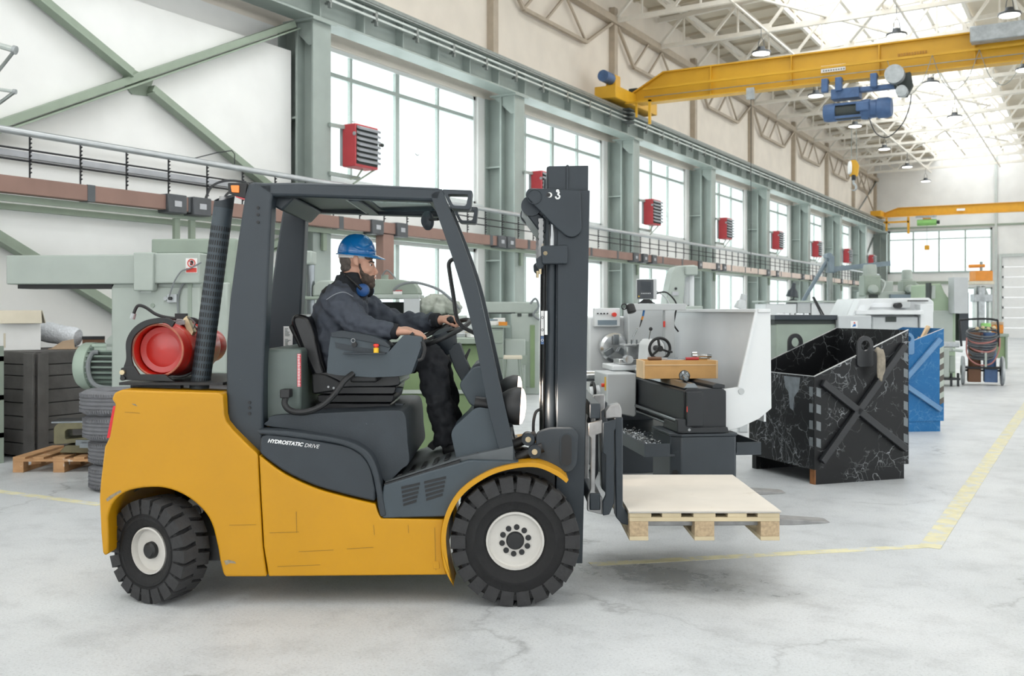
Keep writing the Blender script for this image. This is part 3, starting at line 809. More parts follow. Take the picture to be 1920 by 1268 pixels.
MB().lathe([(0.21, 0.12), (0.225, 0.2), (0.225, 0.3), (0.2, 0.32), (0.2, 0.45), (0.225, 0.47), (0.225, 0.68), (0.19, 0.75), (0.08, 0.76)], (0, 0, -0.68), (1, 0, 0), 20).build('hoist_motor', 'hoist_blue', ho)
MB().box(0.05, 0.32, -0.3, -0.2, -0.75, -0.55).build('terminal_box', 'hoist_blue', ho, bevel=0.02)
MB().tube(spl([(0.3, -0.15, -0.9), (0.45, -0.15, -1.25), (0.7, -0.15, -1.35), (1.0, -0.2, -1.1), (1.15, -0.25, -0.75), (1.18, -0.25, -0.5)], 6), 0.012, 6).build('supply_cable', 'cable', ho)
hk = thing('hook_block', 'yellow and white hook block hanging on two wire ropes', 'hook', (HX - 0.05, BU - 0.05, 4.2))
for dx in (-0.08, 0.1):
    MB().cyl((dx, 0, 0.55), (dx * 0.8, 0, 1.58), 0.012, n=6).build('wire_rope', 'rail_steel', hk)
MB().lathe([(0.02, -0.07), (0.17, -0.06), (0.19, 0), (0.17, 0.02)], (-0.1, -0.02, 0.45), (1, 0.45, 0), 18).build('sheave_guard', 'door_white', hk)
MB().prism(rnd([(-0.12, 0.2), (0.12, 0.2), (0.17, 0.5), (0.08, 0.66), (-0.1, 0.66), (-0.17, 0.5)], 0.05), -0.02, 0.1).build('block_body', 'crane_yellow', hk, bevel=0.015)
MB().cyl((0, 0, 0.1), (0, 0, 0.24), 0.07, n=12).build('swivel', 'black_metal', hk)
MB().tube(spl([(0, 0, 0.12), (0.0, 0, 0.02), (0.08, 0, -0.06), (0.06, 0, -0.16), (-0.04, 0, -0.18), (-0.1, 0, -0.1)], 6), [0.035] * 18 + [0.03, 0.028, 0.025, 0.022, 0.02, 0.016, 0.014, 0.012, 0.01, 0.008, 0.006, 0.005, 0.004], 10).build('hook', 'grey_galv', hk)
hk.scale = (0.66, 0.8, 0.8); hk.location.z = 4.3
# far crane
cr2 = bridge('bridge_crane', 'smaller amber bridge crane close to the far end wall', 56.9, 6.56, 7.0, 13.9, 'crane_amber', detail=False)
q = MB().box(CF + 0.3, CF + 1.6, -0.2, -0.12, 6.2, 6.3); q.box(CF + 1.5, CF + 1.62, -0.2, -0.12, 5.6, 6.5); q.box(CF + 0.4, CF + 0.5, -0.2, -0.12, 5.8, 6.5)
q.build('collector_arm', 'crane_amber', cr2)
MB().box(-6.1, -5.7, -0.18, -0.16, 6.7, 6.82).build('capacity_plate', 'door_white', cr2)
h2 = thing('electric_hoist', 'small green hoist under the amber far crane', 'hoist', (-7.56, 56.85, 6.508))
MB().box(-0.55, 0.45, -0.16, 0.16, -0.1, 0.02).build('trolley', 'grey_galv', h2)
MB().cyl((-0.48, 0, -0.34), (0.48, 0, -0.34), 0.17, n=18).build('hoist_body', 'green_hoist', h2)
MB().cyl((0.48, 0, -0.34), (0.62, 0, -0.34), 0.1, n=12).build('hoist_motor', 'dark_gap', h2)
MB().box(-0.2, 0.2, -0.1, 0.1, -0.16, -0.1).build('hanger_plate', 'crane_amber', h2)
MB().cyl((0.0, 0, -1.6), (0.0, 0, -0.5), 0.015, n=6).build('wire_rope', 'rail_steel', h2)
MB().box(-0.12, 0.12, -0.08, 0.08, -1.8, -1.55).build('hook_block', 'crane_amber', h2, bevel=0.03)

# ================================================================ lamp rails and high bay lamps
for x, nm in ((-7.5, 'nearest the window wall'), (-4.14, 'below the skylight'), (-1.62, 'furthest right')):
    t = thing('lamp_rail', 'slim white lamp rail under the trusses, ' + nm, 'lamp rail', (x, 0, truss_bot(x) - 0.1), 0, 'lamp rails under the trusses')
    MB().box(-0.025, 0.025, 14.0, 58.0, 0, 0.044).build('rail', 'truss', t)
def lamp(x, u, z, label):
    t = thing('high_bay_lamp', label, 'ceiling lamp', (x, u, z), 0, 'round high bay lamps under the roof')
    MB().lathe([(0.02, 0.16), (0.09, 0.14), (0.11, 0.06), (0.24, 0.02), (0.25, -0.02), (0.23, -0.03)], (0, 0, 0), (0, 0, 1), 20).build('housing', 'lamp_metal', t)
    MB().cyl((0, 0, -0.045), (0, 0, -0.03), 0.22, n=20).build('diffuser', 'lamp_glow', t)
    q = MB().tube([(-0.08, 0, 0.14), (-0.06, 0, 0.3), (0, 0, 0.4), (0.06, 0, 0.3), (0.08, 0, 0.14)], 0.01, 6); q.cyl((0, 0, 0.4), (0, 0, truss_bot(x) - 0.105 - z), 0.008, n=5)
    q.build('suspension', 'lamp_metal', t)
for i in range(6):
    lamp(-7.5, 25.9 + 6 * i, 8.28, 'round lamp of the row nearest the window wall, %s from the near end' % ORD[i])
for i in range(3):
    lamp(-4.14, 25.9 + 6 * i, 8.28, 'round lamp of the row below the skylight, %s from the near end' % ORD[i])
for i in range(3):
    lamp(-1.62, 25.4 + 6 * i, 8.28, 'round lamp of the rightmost row, %s from the near end' % ORD[i])
# ================================================================ forklift
mat('fork_yellow', '#BD8804', 0.42, var=0.05, scale=2.2, wear=('#8f6a1e', 0.07, 13), coat=0.12, spec=0.4)
mat('guard_grey', '#252E35', 0.42, var=0.06, scale=5, wear=('#6c7277', 0.05, 22))
mat('plastic_grey', '#2A3137', 0.55, var=0.07, scale=7, wear=('#6a6e70', 0.10, 11), bump=0.1, bscale=220)
mat('plastic_light', '#3B454C', 0.5, var=0.05, scale=7)
mat('hood_rubber', '#2D343A', 0.6, var=0.1, scale=8, wear=('#70757a', 0.22, 7), bump=0.15, bscale=150)
mat('mast_grey', '#2A3137', 0.4, 0.25, var=0.08, scale=4, wear=('#5e666d', 0.08, 15))
mat('tyre', '#19191A', 0.85, var=0.15, scale=14, wear=('#4c4b49', 0.16, 9), bump=0.3, bscale=60)
mat('rim_white', '#C3C0BA', 0.5, var=0.06, scale=9, wear=('#8d8a83', 0.14, 16))
mat('rubber_black', '#17181A', 0.5, var=0.1)
mat('seat_black', '#131417', 0.3, var=0.1, scale=8)
mat('engine_green', '#5C6763', 0.4, var=0.1, scale=5)
mat('steel_bare', '#9A9C9D', 0.3, 0.8, var=0.15, scale=14)
mat('steel_worn', '#8E8E8E', 0.38, 0.6, var=0.2, scale=16, wear=('#a89a86', 0.25, 14))
mat('lens_orange', '#F07A12', 0.25, var=0.1, scale=40, emit='#F07A12', estr=0.25)
mat('lens_red', '#C8202B', 0.25, var=0.05)
mat('lens_white', '#F4EFE8', 0.2, var=0.03, emit='#FFE4D2', estr=4)
mat('sticker_white', '#E8E8E6', 0.6, var=0.03)
mat('text_white', '#E9EAEA', 0.6, var=0.0)
mat('sticker_red', '#C4434C', 0.6, var=0.05)
mat('gas_red', '#B51F15', 0.35, var=0.12, scale=5, wear=('#d98a6d', 0.12, 12), coat=0.3)
mat('gas_rim', '#A9604C', 0.5, var=0.25, scale=14, wear=('#c9b09a', 0.3, 12))
mat('zinc', '#B9A98A', 0.35, 0.8, var=0.2, scale=20)
mat('steel_floor', '#5A5F62', 0.55, 0.1, var=0.15, scale=9, wear=('#85888a', 0.2, 8))
mat('tyre_lug', '#303031', 0.85, var=0.2, scale=14, wear=('#5b5a58', 0.3, 9), bump=0.3, bscale=60)
glassmat('tinted_glass', '#D5E4E4', 0.06, 0.08, fres=0.9)

mat('signal_yellow', '#E3B41F', 0.45); mat('signal_red', '#D23A2C', 0.4)
FY = 5.62
fl = camthing('forklift', 'yellow and grey gas forklift truck carrying a pallet across the hall', 'forklift', -1.0, FY, 0)
def fk(px, py, Y): return ((px - 960) * Y / F + 1.0, EYE - (py - HZ) * Y / F)
def FP(pts, Y): return [fk(p[0], p[1], Y) for p in pts]
def fp(px, py, Y): x, z = fk(px, py, Y); return (x, Y - FY, z)
S = 5.06; ys = S - FY       # near flank
# ---- counterweight with wheel arch
arch = spl([(202, 968), (214, 940), (242, 920), (297, 914), (340, 926), (375, 951), (396, 981), (408, 1026), (412, 1050), (419, 1079)], 4)
cwp = [(228, 731), (214, 737), (209, 749), (216, 758), (205, 820), (196, 838), (188, 905), (186, 935), (189, 1000), (192, 1036), (196, 1043), (203, 1038), (203, 1000), (202, 970)]
cw = cwp + arch[1:] + [(424, 1082), (500, 1082), (492, 1026), (486, 918), (483, 852), (458, 828), (436, 806), (424, 791), (420, 778), (418, 742), (412, 737)]
MB().prism(FP(cw, S), -0.56, 0.56).build('counterweight', 'fork_yellow', fl, bevel=0.018, seg=4, ang=50)
MB().prism(FP([(206, 850), (400, 850), (405, 1000), (396, 1010), (396, 985), (375, 955), (340, 930), (297, 920), (240, 926), (206, 945), (198, 970)], S), -0.3, 0.3).build('wheel_well', 'rubber_black', fl)
MB().box(*[fk(300, 0, S)[0], fk(412, 0, S)[0]], -0.45, 0.45, 0.2, 0.33).build('rear_axle', 'rubber_black', fl)
MB().prism(FP([(217, 762), (211, 762), (199, 822), (206, 822)], S), -0.552, -0.40).build('tail_lamp', 'lens_red', fl)
MB().prism(FP([(217, 762), (211, 762), (199, 822), (206, 822)], S), 0.40, 0.552).build('tail_lamp', 'lens_red', fl)
# engine cover plate let into the top
MB().box(fk(300, 0, S)[0], fk(425, 0, S)[0], -0.33, 0.4, lz(734, S) - 0.06, lz(728, S) + 0.006).build('engine_cover', 'heater_grey', fl, bevel=0.008)
# ---- yellow flank between the axles
curve = spl([(485, 854), (531, 888), (588, 915), (645, 932), (704, 946)], 6)
flk = curve + [(708, 960), (714, 973), (832, 975), (828, 1010), (830, 1044), (838, 1079), (503, 1082), (494, 1026), (488, 918)]
MB().prism(FP(flk, S), -0.555, -0.35).build('side_panel', 'fork_yellow', fl, bevel=0.016, seg=3, ang=50)
MB().prism(FP(flk, S), 0.35, 0.555).build('side_panel', 'fork_yellow', fl, bevel=0.016, seg=3, ang=50)
MB().prism(FP([(490, 900), (830, 985), (830, 1060), (500, 1065)], S), -0.36, 0.36).build('chassis', 'rubber_black', fl)
MB().prism(FP([(812, 1053), (823, 1053), (824, 1067), (812, 1067)], S), -0.558, -0.55).build('tie_down_cover', 'fork_yellow', fl, bevel=0.002)
# ---- grey flap under the seat
cc = [(p[0], p[1] - 4) for p in curve]
flap = [(486, 850)] + cc[1:-1] + [(703, 941), (704, 918), (696, 882), (688, 866), (676, 852), (660, 842), (644, 836), (600, 828), (559, 821), (500, 814), (490, 818), (486, 828)]
for a, b in ((-0.552, -0.45), (0.45, 0.552)):
    MB().prism(FP(flap, S), a, b).build('hood_flap', 'plastic_grey', fl, bevel=0.012, seg=3, ang=50)
dent = spl([(550, 862), (600, 876), (655, 905), (640, 903), (590, 886)], 4, True)
edge = spl([(481, 806), (530, 808), (574, 813), (625, 821), (660, 830), (690, 848), (706, 876), (715, 915), (724, 968)], 5)
inner = spl([(483, 815), (530, 818), (574, 824), (622, 831), (652, 839), (680, 856), (696, 884), (704, 918), (708, 950)], 5)
edge2 = edge + [(714, 969)]
rim_poly = FP(edge + [(713, 970)] + inner[::-1], S)
for a, b in ((-0.56, -0.4), (0.4, 0.56)):
    MB().prism(rim_poly, a, b).build('hood_edge', 'hood_rubber', fl, bevel=0.01, seg=3, ang=50)
# ---- moulded hood below the seat
hood = spl([(497, 800), (500, 790), (512, 781), (600, 776), (700, 772), (742, 771), (756, 776), (761, 797), (763, 830), (766, 868), (752, 882), (728, 904), (716, 900), (706, 870), (690, 845), (660, 827), (574, 810)], 5, True)
MB().prism(FP(hood, S + 0.06), -0.47, 0.47).build('hood', 'hood_rubber', fl, bevel=0.05, seg=5, ang=60)
# ---- tilted floor plate with tread bars, step skirt with vents
Sf = 5.1
MB().prism(FP([(721, 905), (860, 860), (962, 838), (962, 868), (860, 872), (724, 918)], Sf), -0.5, 0.5).build('floor_plate', 'steel_floor', fl)
MB().prism(FP([(719, 909), (862, 864), (862, 873), (721, 918)], S), -0.545, -0.49).build('step_edge', 'rubber_black', fl)
for i in range(5):
    p = [(742 + i * 22, 897 - i * 7.2), (750 + i * 22, 894.5 - i * 7.2), (752 + i * 22, 892 - i * 7.2), (744 + i * 22, 894.5 - i * 7.2)]
    MB().prism(FP(p, Sf), -0.46, -0.26).build('tread_bar', 'rubber_black', fl)
skirt = [(716, 973), (716, 930), (719, 911), (800, 886), (880, 864), (958, 866), (975, 868), (940, 876), (905, 892), (872, 918), (850, 944), (838, 970)]
for a, b in ((-0.552, -0.44), (0.44, 0.552)):
    MB().prism(FP(skirt, S), a, b).build('step_skirt', 'plastic_light', fl, bevel=0.008, ang=50)
for i in range(5):
    for x0, x1 in ((752, 787), (795, 836)):
        dy = lambda x: 914 + i * 8.0 - (x - 750) * 0.235
        MB().prism(FP([(x0 + i, dy(x0)), (x1 - i * 1.5, dy(x1)), (x1 - i * 1.5, dy(x1) + 4.5), (x0 + i, dy(x0) + 4.5)], S), -0.556, -0.5515).build('vent_slot', 'rubber_black', fl)
# ---- yellow front fender
fo = spl([(850, 1099), (838, 1077), (831, 1054), (827, 1008), (836, 963), (862, 920), (911, 886), (962, 871), (1009, 869), (1049, 885), (1066, 900)], 5)
fi = spl([(848, 1096), (844, 1077), (840, 1054), (836, 1008), (845, 966), (870, 926), (915, 894), (963, 879), (1007, 877), (1043, 892), (1062, 906)], 5)
for a, b in ((-0.59, -0.36), (0.36, 0.59)):
    MB().prism(FP(fo + fi[::-1], 5.03), a, b).build('fender', 'fork_yellow', fl, bevel=0.004, ang=50)
MB().prism(FP([(866, 925), (915, 894), (963, 881), (1007, 880), (1043, 895), (1043, 960), (870, 980)], S), -0.4, -0.34).build('wheel_house', 'rubber_black', fl)

# ---- wheels
def wheel(loc, rz, Rr, wd, rim, n, front, name_l):
    Mw = Matrix.Translation(loc) @ Matrix.Rotation(rz, 4, 'Z')
    b = wd
    prof = [(rim, 0.035), (rim + 0.012, 0.018), (Rr * 0.60, 0.010), (Rr * 0.62, 0.004), (Rr * 0.66, 0.004), (Rr * 0.68, 0.009), (Rr * 0.80, 0.010), (Rr * 0.815, 0.004), (Rr * 0.84, 0.006), (Rr - 0.034, 0.012), (Rr - 0.026, 0.03),
            (Rr - 0.026, b - 0.03), (Rr - 0.034, b - 0.012), (Rr * 0.8, b), (rim, b - 0.03)]
    ty = MB().lathe(prof, (0, 0, 0), (0, 1, 0), 56, cap=False).build('tyre', 'tyre', fl, ang=40)
    ty.matrix_local = Mw
    h = math.pi / n
    lug = None
    for side in (0, 1):
        lg = MB(); a0, a1 = -h * 0.80, h * 0.80
        t0, t1 = (0.006, b * 0.53) if side == 0 else (b - 0.006, b * 0.47)
        sk = h * 0.35
        pts = []
        for (r, t, sh) in ((Rr - 0.075, t0 - (0.004 if side == 0 else -0.004), 0), (Rr - 0.004, t0, 0), (Rr, t0 + (0.012 if side == 0 else -0.012), 0), (Rr, t1, sk), (Rr - 0.05, t1, sk), (Rr - 0.075, (t0 + t1) / 2, 0)):
            pts.append((r, t, sh))
        def P(r, t, a): return (r * math.cos(a), t, r * math.sin(a))
        A = [P(r, t, a0 * (0.93 if r > Rr - 0.03 else 1.08) + s) for r, t, s in pts]; B = [P(r, t, a1 * (0.93 if r > Rr - 0.03 else 1.08) + s) for r, t, s in pts]
        m = len(A)
        lg.add(A + B, [tuple(range(m)), tuple(range(2 * m - 1, m - 1, -1))] + [(i, (i + 1) % m, (i + 1) % m + m, i + m) for i in range(m)])
        proto = lg.build('tread_lug', 'tyre_lug', ty, ang=50)
        off = h if side else 0
        proto.rotation_euler = (0, off, 0)
        for i in range(1, n):
            share(proto, ty, rot=(0, off + i * 2 * h, 0))
    if front:
        rp = [(rim, 0.05), (rim - 0.002, 0.028), (rim - 0.012, 0.026), (rim - 0.016, 0.045), (rim - 0.035, 0.058), (rim - 0.05, 0.052), (0.05, 0.046), (0.02, 0.046)]
        ri = MB().lathe(rp, (0, 0, 0), (0, 1, 0), 40, cap=True).build('rim', 'rim_white', fl, ang=40)
        hb = MB().lathe([(0.0, 0.03), (0.040, 0.032), (0.046, 0.04), (0.046, 0.06)], (0, 0, 0), (0, 1, 0), 24).build('hub', 'rubber_black', fl)
        for i in range(10):
            a = 2 * math.pi * i / 10 + 0.2
            bo = MB().cyl((0.068 * math.cos(a), 0.043, 0.068 * math.sin(a)), (0.068 * math.cos(a), 0.06, 0.068 * math.sin(a)), 0.0145, n=14).build('bolt_hole', 'rubber_black', ri)
    else:
        rp = [(rim, 0.05), (rim - 0.002, 0.022), (rim - 0.010, 0.020), (rim - 0.016, 0.04), (rim - 0.022, 0.10), (0.09, 0.115), (0.05, 0.115), (0.02, 0.115)]
        ri = MB().lathe(rp, (0, 0, 0), (0, 1, 0), 40, cap=True).build('rim', 'rim_white', fl, ang=40)
        hb = MB().lathe([(0.0, 0.02), (0.03, 0.02), (0.042, 0.03), (0.044, 0.05), (0.044, 0.12)], (0, 0, 0), (0, 1, 0), 24).build('hub', 'rubber_black', fl)
        for i in range(5):
            a = 2 * math.pi * i / 5 + 0.5
            MB().cyl((0.072 * math.cos(a), 0.095, 0.072 * math.sin(a)), (0.072 * math.cos(a), 0.12, 0.072 * math.sin(a)), 0.012, n=8).build('wheel_nut', 'dark_gap', ri)
    ri.matrix_local = Mw; hb.matrix_local = Mw
fx, fz = fk(966, 1017, 5.03)
wheel((fx, -0.60, 0.329), 0, 0.329, 0.21, 0.150, 22, True, 'front')
wheel((fx, 0.60, 0.329), math.pi, 0.329, 0.21, 0.150, 22, True, 'front')
rx = fk(284, 1040, 5.06)[0]
st_ = R(-27)
wheel((rx - 0.04, -0.545, 0.268), st_, 0.268, 0.19, 0.122, 20, False, 'rear')
wheel((rx - 0.04, 0.545, 0.268), math.pi + st_, 0.268, 0.19, 0.122, 20, False, 'rear')

# ---- overhead guard
G = 5.13
gy0, gy1 = G - FY, 0.46         # outer faces of the guard
pil = [(466, 344), (478, 341), (512, 345), (511, 368), (509, 378), (505, 470), (499, 600), (494, 700), (493, 852), (484, 852), (458, 828), (438, 808), (426, 790), (424, 740), (425, 640), (431, 560), (446, 450), (459, 365)]
for a, b in ((gy0, gy0 + 0.11), (gy1 - 0.11, gy1)):
    MB().prism(FP(pil, G), a, b).build('rear_pillar', 'guard_grey', fl, bevel=0.012, seg=3)
for py in (375, 388, 402, 740, 750, 761):
    x, z = fk(484 if py < 500 else 468, py + 15, G)
    MB().cyl((x, gy0 - 0.006, z), (x, gy0, z), 0.008, n=10).build('bolt', 'rubber_black', fl)
rail = [(470, 343), (560, 342), (700, 346), (820, 352), (832, 357), (824, 378), (700, 374), (560, 369), (505, 368)]
for a, b in ((gy0, gy0 + 0.10), (gy1 - 0.10, gy1)):
    MB().prism(FP(rail, G), a, b).build('roof_rail', 'guard_grey', fl, bevel=0.016, seg=3)
fpil = spl([(828, 354), (846, 400), (862, 440), (893, 530), (920, 645), (935, 712), (951, 780), (968, 868)], 4) + spl([(944, 868), (918, 778), (896, 665), (878, 585), (850, 489), (812, 380), (808, 364)], 4)
for a, b in ((gy0, gy0 + 0.09), (gy1 - 0.09, gy1)):
    MB().prism(FP(fpil, G), a, b).build('front_pillar', 'guard_grey', fl, bevel=0.014, seg=3, ang=45)
# roof cross members, roof plate and roof window
zr = fk(0, 366, G)[1]
xr0, xr1 = fk(500, 0, G)[0], fk(815, 0, G)[0]
MB().prism(FP([(470, 348), (530, 352), (545, 366), (520, 392), (498, 380), (470, 366)], G), gy0 + 0.1, gy1 - 0.1).build('rear_cross_member', 'guard_grey', fl, bevel=0.01)
MB().box(xr0, fk(660, 0, G)[0], gy0 + 0.09, gy1 - 0.09, zr + 0.01, zr + 0.025).build('roof_plate', 'guard_grey', fl)
MB().box(fk(648, 0, G)[0], fk(668, 0, G)[0], gy0 + 0.09, gy1 - 0.09, zr - 0.02, zr + 0.02).build('roof_cross_member', 'guard_grey', fl, bevel=0.005)
MB().box(fk(640, 0, G)[0], fk(644, 0, G)[0], gy0 + 0.09, gy1 - 0.09, zr - 0.012, zr + 0.012).build('roof_cross_member', 'grey_galv', fl)
MB().box(fk(800, 0, G)[0], fk(826, 0, G)[0], gy0 + 0.08, gy1 - 0.08, zr - 0.025, zr + 0.02).build('front_cross_member', 'guard_grey', fl, bevel=0.008)
wx0, wx1 = fk(668, 0, G)[0], fk(802, 0, G)[0]
ro = rnd([(wx0, gy0 + 0.09), (wx1, gy0 + 0.09), (wx1, gy1 - 0.09), (wx0, gy1 - 0.09)], [0.0001] * 4)
def rr(p): return rnd(p, 0.12, 6)
outer = [(wx0, gy0 + 0.09), (wx1, gy0 + 0.09), (wx1, gy1 - 0.09), (wx0, gy1 - 0.09)]
inn = [(wx0 + 0.03, gy0 + 0.11), (wx1 - 0.012, gy0 + 0.11), (wx1 - 0.012, gy1 - 0.11), (wx0 + 0.03, gy1 - 0.11)]
MB().ring(rnd(outer, 0.004, 6), rr(inn), zr - 0.002, zr + 0.012, 'z').build('roof_window_frame', 'guard_grey', fl)
MB().prism(rr(inn), zr + 0.004, zr + 0.008, 'z').build('roof_window', 'tinted_glass', fl)
# front lamp brackets (two open loops at the roof corner, one per side)
def loop(po, pi, y0, y1, nm):
    MB().ring(rnd(FP(po, G), 0.012, 3), rnd(FP(pi, G), 0.012, 3), y0, y1).build(nm, 'guard_grey', fl, bevel=0.005)
for a in (gy0 + 0.0, gy1 - 0.12):
    loop([(828, 355), (886, 357), (882, 393), (846, 391)], [(839, 364), (878, 365), (874, 386), (850, 386)], a, a + 0.12, 'lamp_bracket')
# interior mirror
MB().lathe([(0.0, 0.03), (0.03, 0.028), (0.05, 0.012), (0.052, 0.0), (0.048, -0.008), (0, -0.008)], fp(803, 414, 5.35), (-0.8, -0.55, -0.1), 18).build('mirror', 'plastic_grey', fl)
MB().cyl(fp(803, 412, 5.33), fp(822, 411, 5.2), 0.008, n=8).build('mirror_arm', 'rubber_black', fl)
# grab handle on the front pillar
MB().tube(spl([fp(855, 488, 5.28), fp(848, 487, 5.28), fp(842, 494, 5.28), fp(843, 510, 5.28), fp(851, 560, 5.28), fp(857, 598, 5.28), fp(870, 614, 5.28), fp(890, 625, 5.28)], 6), 0.011, 8).build('grab_handle', 'rubber_black', fl)
# rear lamp on the roof corner
MB().prism(rnd(FP([(425, 342), (462, 342), (458, 371), (446, 368), (426, 362)], G), 0.006), gy0 + 0.02, gy0 + 0.12).build('rear_lamp', 'rubber_black', fl, bevel=0.004)
MB().prism(rnd(FP([(431, 347), (447, 347), (447, 361), (433, 360)], G), 0.005), gy0 + 0.012, gy0 + 0.03).build('indicator_lens', 'lens_orange', fl, bevel=0.003)
MB().prism(FP([(437, 366), (458, 371), (456, 374), (440, 369)], G), gy0 + 0.03, gy0 + 0.11).build('stop_lens', 'lens_red', fl)
# ---- radiator box behind the seat
MB().box(fk(494, 0, 5.2)[0], fk(563, 0, 5.2)[0], -0.40, 0.40, lz(792, 5.2), lz(654, 5.2)).build('radiator_box', 'engine_green', fl, bevel=0.02, seg=3)
MB().box(fk(556, 0, 5.2)[0], fk(563, 0, 5.2)[0], -0.405, -0.40, lz(726, 5.2), lz(664, 5.2)).build('warning_strip', 'sticker_red', fl)
q = MB()
for i in range(22): q.box(fk(557, 0, 5.2)[0], fk(562, 0, 5.2)[0] - random.random() * 0.004, -0.4065, -0.405, lz(725 - i * 2.8, 5.2), lz(723.8 - i * 2.8, 5.2))
q.build('warning_lettering', 'text_white', fl, kind='stuff')
MB().box(fk(531, 0, 5.95)[0], fk(548, 0, 5.95)[0], 0.338, 0.342, lz(655, 5.95), lz(612, 5.95)).build('data_plate', 'sticker_white', fl)
q = MB()
for j in range(2):
    for i in range(7): q.box(fk(533.5, 0, 5.95)[0], fk(538 + random.random() * 8, 0, 5.95)[0], 0.336, 0.338, lz(650 - j * 20 - i * 2.2, 5.95), lz(649 - j * 20 - i * 2.2, 5.95))
q.build('plate_lettering', 'rail_steel', fl, kind='stuff')
MB().tube(spl([fp(530, 735, 5.2), fp(536, 742, 5.15), fp(534, 758, 5.14), fp(545, 770, 5.14), fp(570, 773, 5.14), fp(600, 763, 5.14), fp(625, 742, 5.14), fp(645, 715, 5.16), fp(662, 701, 5.2)], 6), 0.016, 10).build('wiring_hose', 'rubber_black', fl)
MB().box(*sorted((fk(527, 0, 5.15)[0], fk(545, 0, 5.15)[0])), -0.50, -0.42, lz(746, 5.15), lz(730, 5.15)).build('hose_clip', 'rubber_black', fl, bevel=0.005)

# ---- seat
def seat():
    Ym = 5.45
    bk = spl([(551, 592), (566, 590), (582, 600), (596, 640), (606, 680), (612, 700), (600, 712), (588, 705), (572, 670), (556, 630), (547, 604)], 5, True)
    MB().prism(FP(bk, 5.4), -0.24, 0.24).build('seat_back', 'seat_black', fl, bevel=0.05, seg=4, ang=60)
    MB().prism(FP([(540, 612), (547, 606), (600, 708), (607, 716), (592, 716)], 5.4), -0.22, 0.22).build('back_shell', 'rubber_black', fl, bevel=0.01)
    cu = spl([(588, 712), (600, 700), (650, 694), (720, 690), (742, 696), (750, 712), (742, 724), (660, 726), (600, 728)], 5, True)
    MB().prism(FP(cu, 5.4), -0.25, 0.25).build('seat_cushion', 'seat_black', fl, bevel=0.04, seg=4, ang=60)
    MB().prism(rnd(FP([(584, 700), (610, 702), (640, 716), (640, 732), (586, 740)], 5.36), 0.02), -0.265, -0.235).build('seat_hinge_cover', 'rubber_black', fl, bevel=0.008)
    for dx in (0, 10): 
        p = fp(615 + dx, 726 + dx * 0.2, 5.34); MB().cyl((p[0], -0.272, p[2]), (p[0], -0.26, p[2]), 0.006, n=8).build('bolt', 'steel_bare', fl)
    for i, (a, b, py) in enumerate(((590, 742, 726), (592, 738, 742), (588, 732, 758), (596, 716, 770))):
        MB().prism(rnd(FP([(a, py), (b, py), (b - 4, py + 14), (a + 3, py + 14)], 5.36), 0.012), -0.23 + i * 0.005, 0.23 - i * 0.005).build('suspension_fold', 'seat_black' if i % 2 == 0 else 'rubber_black', fl, bevel=0.008)
    MB().prism(rnd(FP([(738, 728), (752, 730), (748, 738), (740, 738)], 5.36), 0.004), -0.2, -0.12).build('seat_lever', 'plastic_grey', fl)
    MB().prism(rnd(FP([(738, 758), (754, 760), (750, 770), (740, 768)], 5.36), 0.004), -0.2, -0.12).build('seat_lever', 'plastic_grey', fl)
seat()
# ---- armrest console
A = 5.2; ay0, ay1 = A - FY, A - FY + 0.17
con = rnd(FP([(624, 622), (720, 638), (733, 651), (727, 662), (757, 628), (791, 632), (790, 650), (771, 702), (745, 706), (700, 708), (635, 704), (612, 700), (617, 650), (620, 630)], A), 0.012, 3)
MB().prism(con, ay0, ay1).build('armrest_console', 'plastic_light', fl, bevel=0.012, seg=3)
MB().prism(rnd(FP([(621, 624), (640, 620), (700, 630), (722, 640), (733, 650), (728, 652), (700, 643), (650, 634), (622, 632)], A), 0.006), ay0 - 0.012, ay1 + 0.01).build('armrest_pad', 'plastic_grey', fl, bevel=0.008)
MB().prism(FP([(628, 642), (726, 661), (722, 664), (690, 664), (640, 655), (630, 652)], A), ay0 - 0.004, ay0 + 0.02).build('switch_panel', 'plastic_grey', fl)
q = fp(665, 646, A); MB().cyl((q[0], ay0 - 0.015, q[2]), (q[0], ay0, q[2]), 0.014, n=12).build('ignition_lock', 'rubber_black', fl)
q = fp(663, 640, A); MB().torus((q[0], ay0 - 0.016, q[2] + 0.004), (0, 1, 0), 0.010, 0.002, 14, 6).build('key_ring', 'steel_bare', fl)
bx, bz = fk(706, 655, A)
MB().cyl((bx, ay0 - 0.016, bz - 0.018), (bx, ay0 - 0.016, bz + 0.008), 0.014, n=16).build('emergency_collar', 'signal_yellow', fl)
MB().box(bx - 0.17, bx + 0.05, ay0 - 0.034, ay0, bz - 0.024, bz - 0.018).build('switch_ledge', 'plastic_grey', fl)
MB().lathe([(0.009, 0), (0.010, 0.008), (0.015, 0.010), (0.015, 0.018), (0.012, 0.022), (0, 0.023)], (bx, ay0 - 0.016, bz + 0.006), (0, 0, 1), 16).build('emergency_button', 'signal_red', fl)
MB().tube(spl([fp(792, 640, A), fp(796, 655, A), fp(792, 672, A), fp(784, 676, A)], 5), 0.011, 8).build('console_grip', 'rubber_black', fl)
MB().box(fk(655, 0, A)[0], fk(705, 0, A)[0], ay0 + 0.02, ay1 + 0.06, lz(718, A), lz(704, A)).build('console_bracket', 'rubber_black', fl, bevel=0.01)
MB().cyl((fk(772, 0, A)[0], ay0 + 0.07, lz(630, A)), (fk(768, 0, A)[0], ay0 + 0.07, lz(626, A)), 0.012, n=10).build('joystick', 'rubber_black', fl)
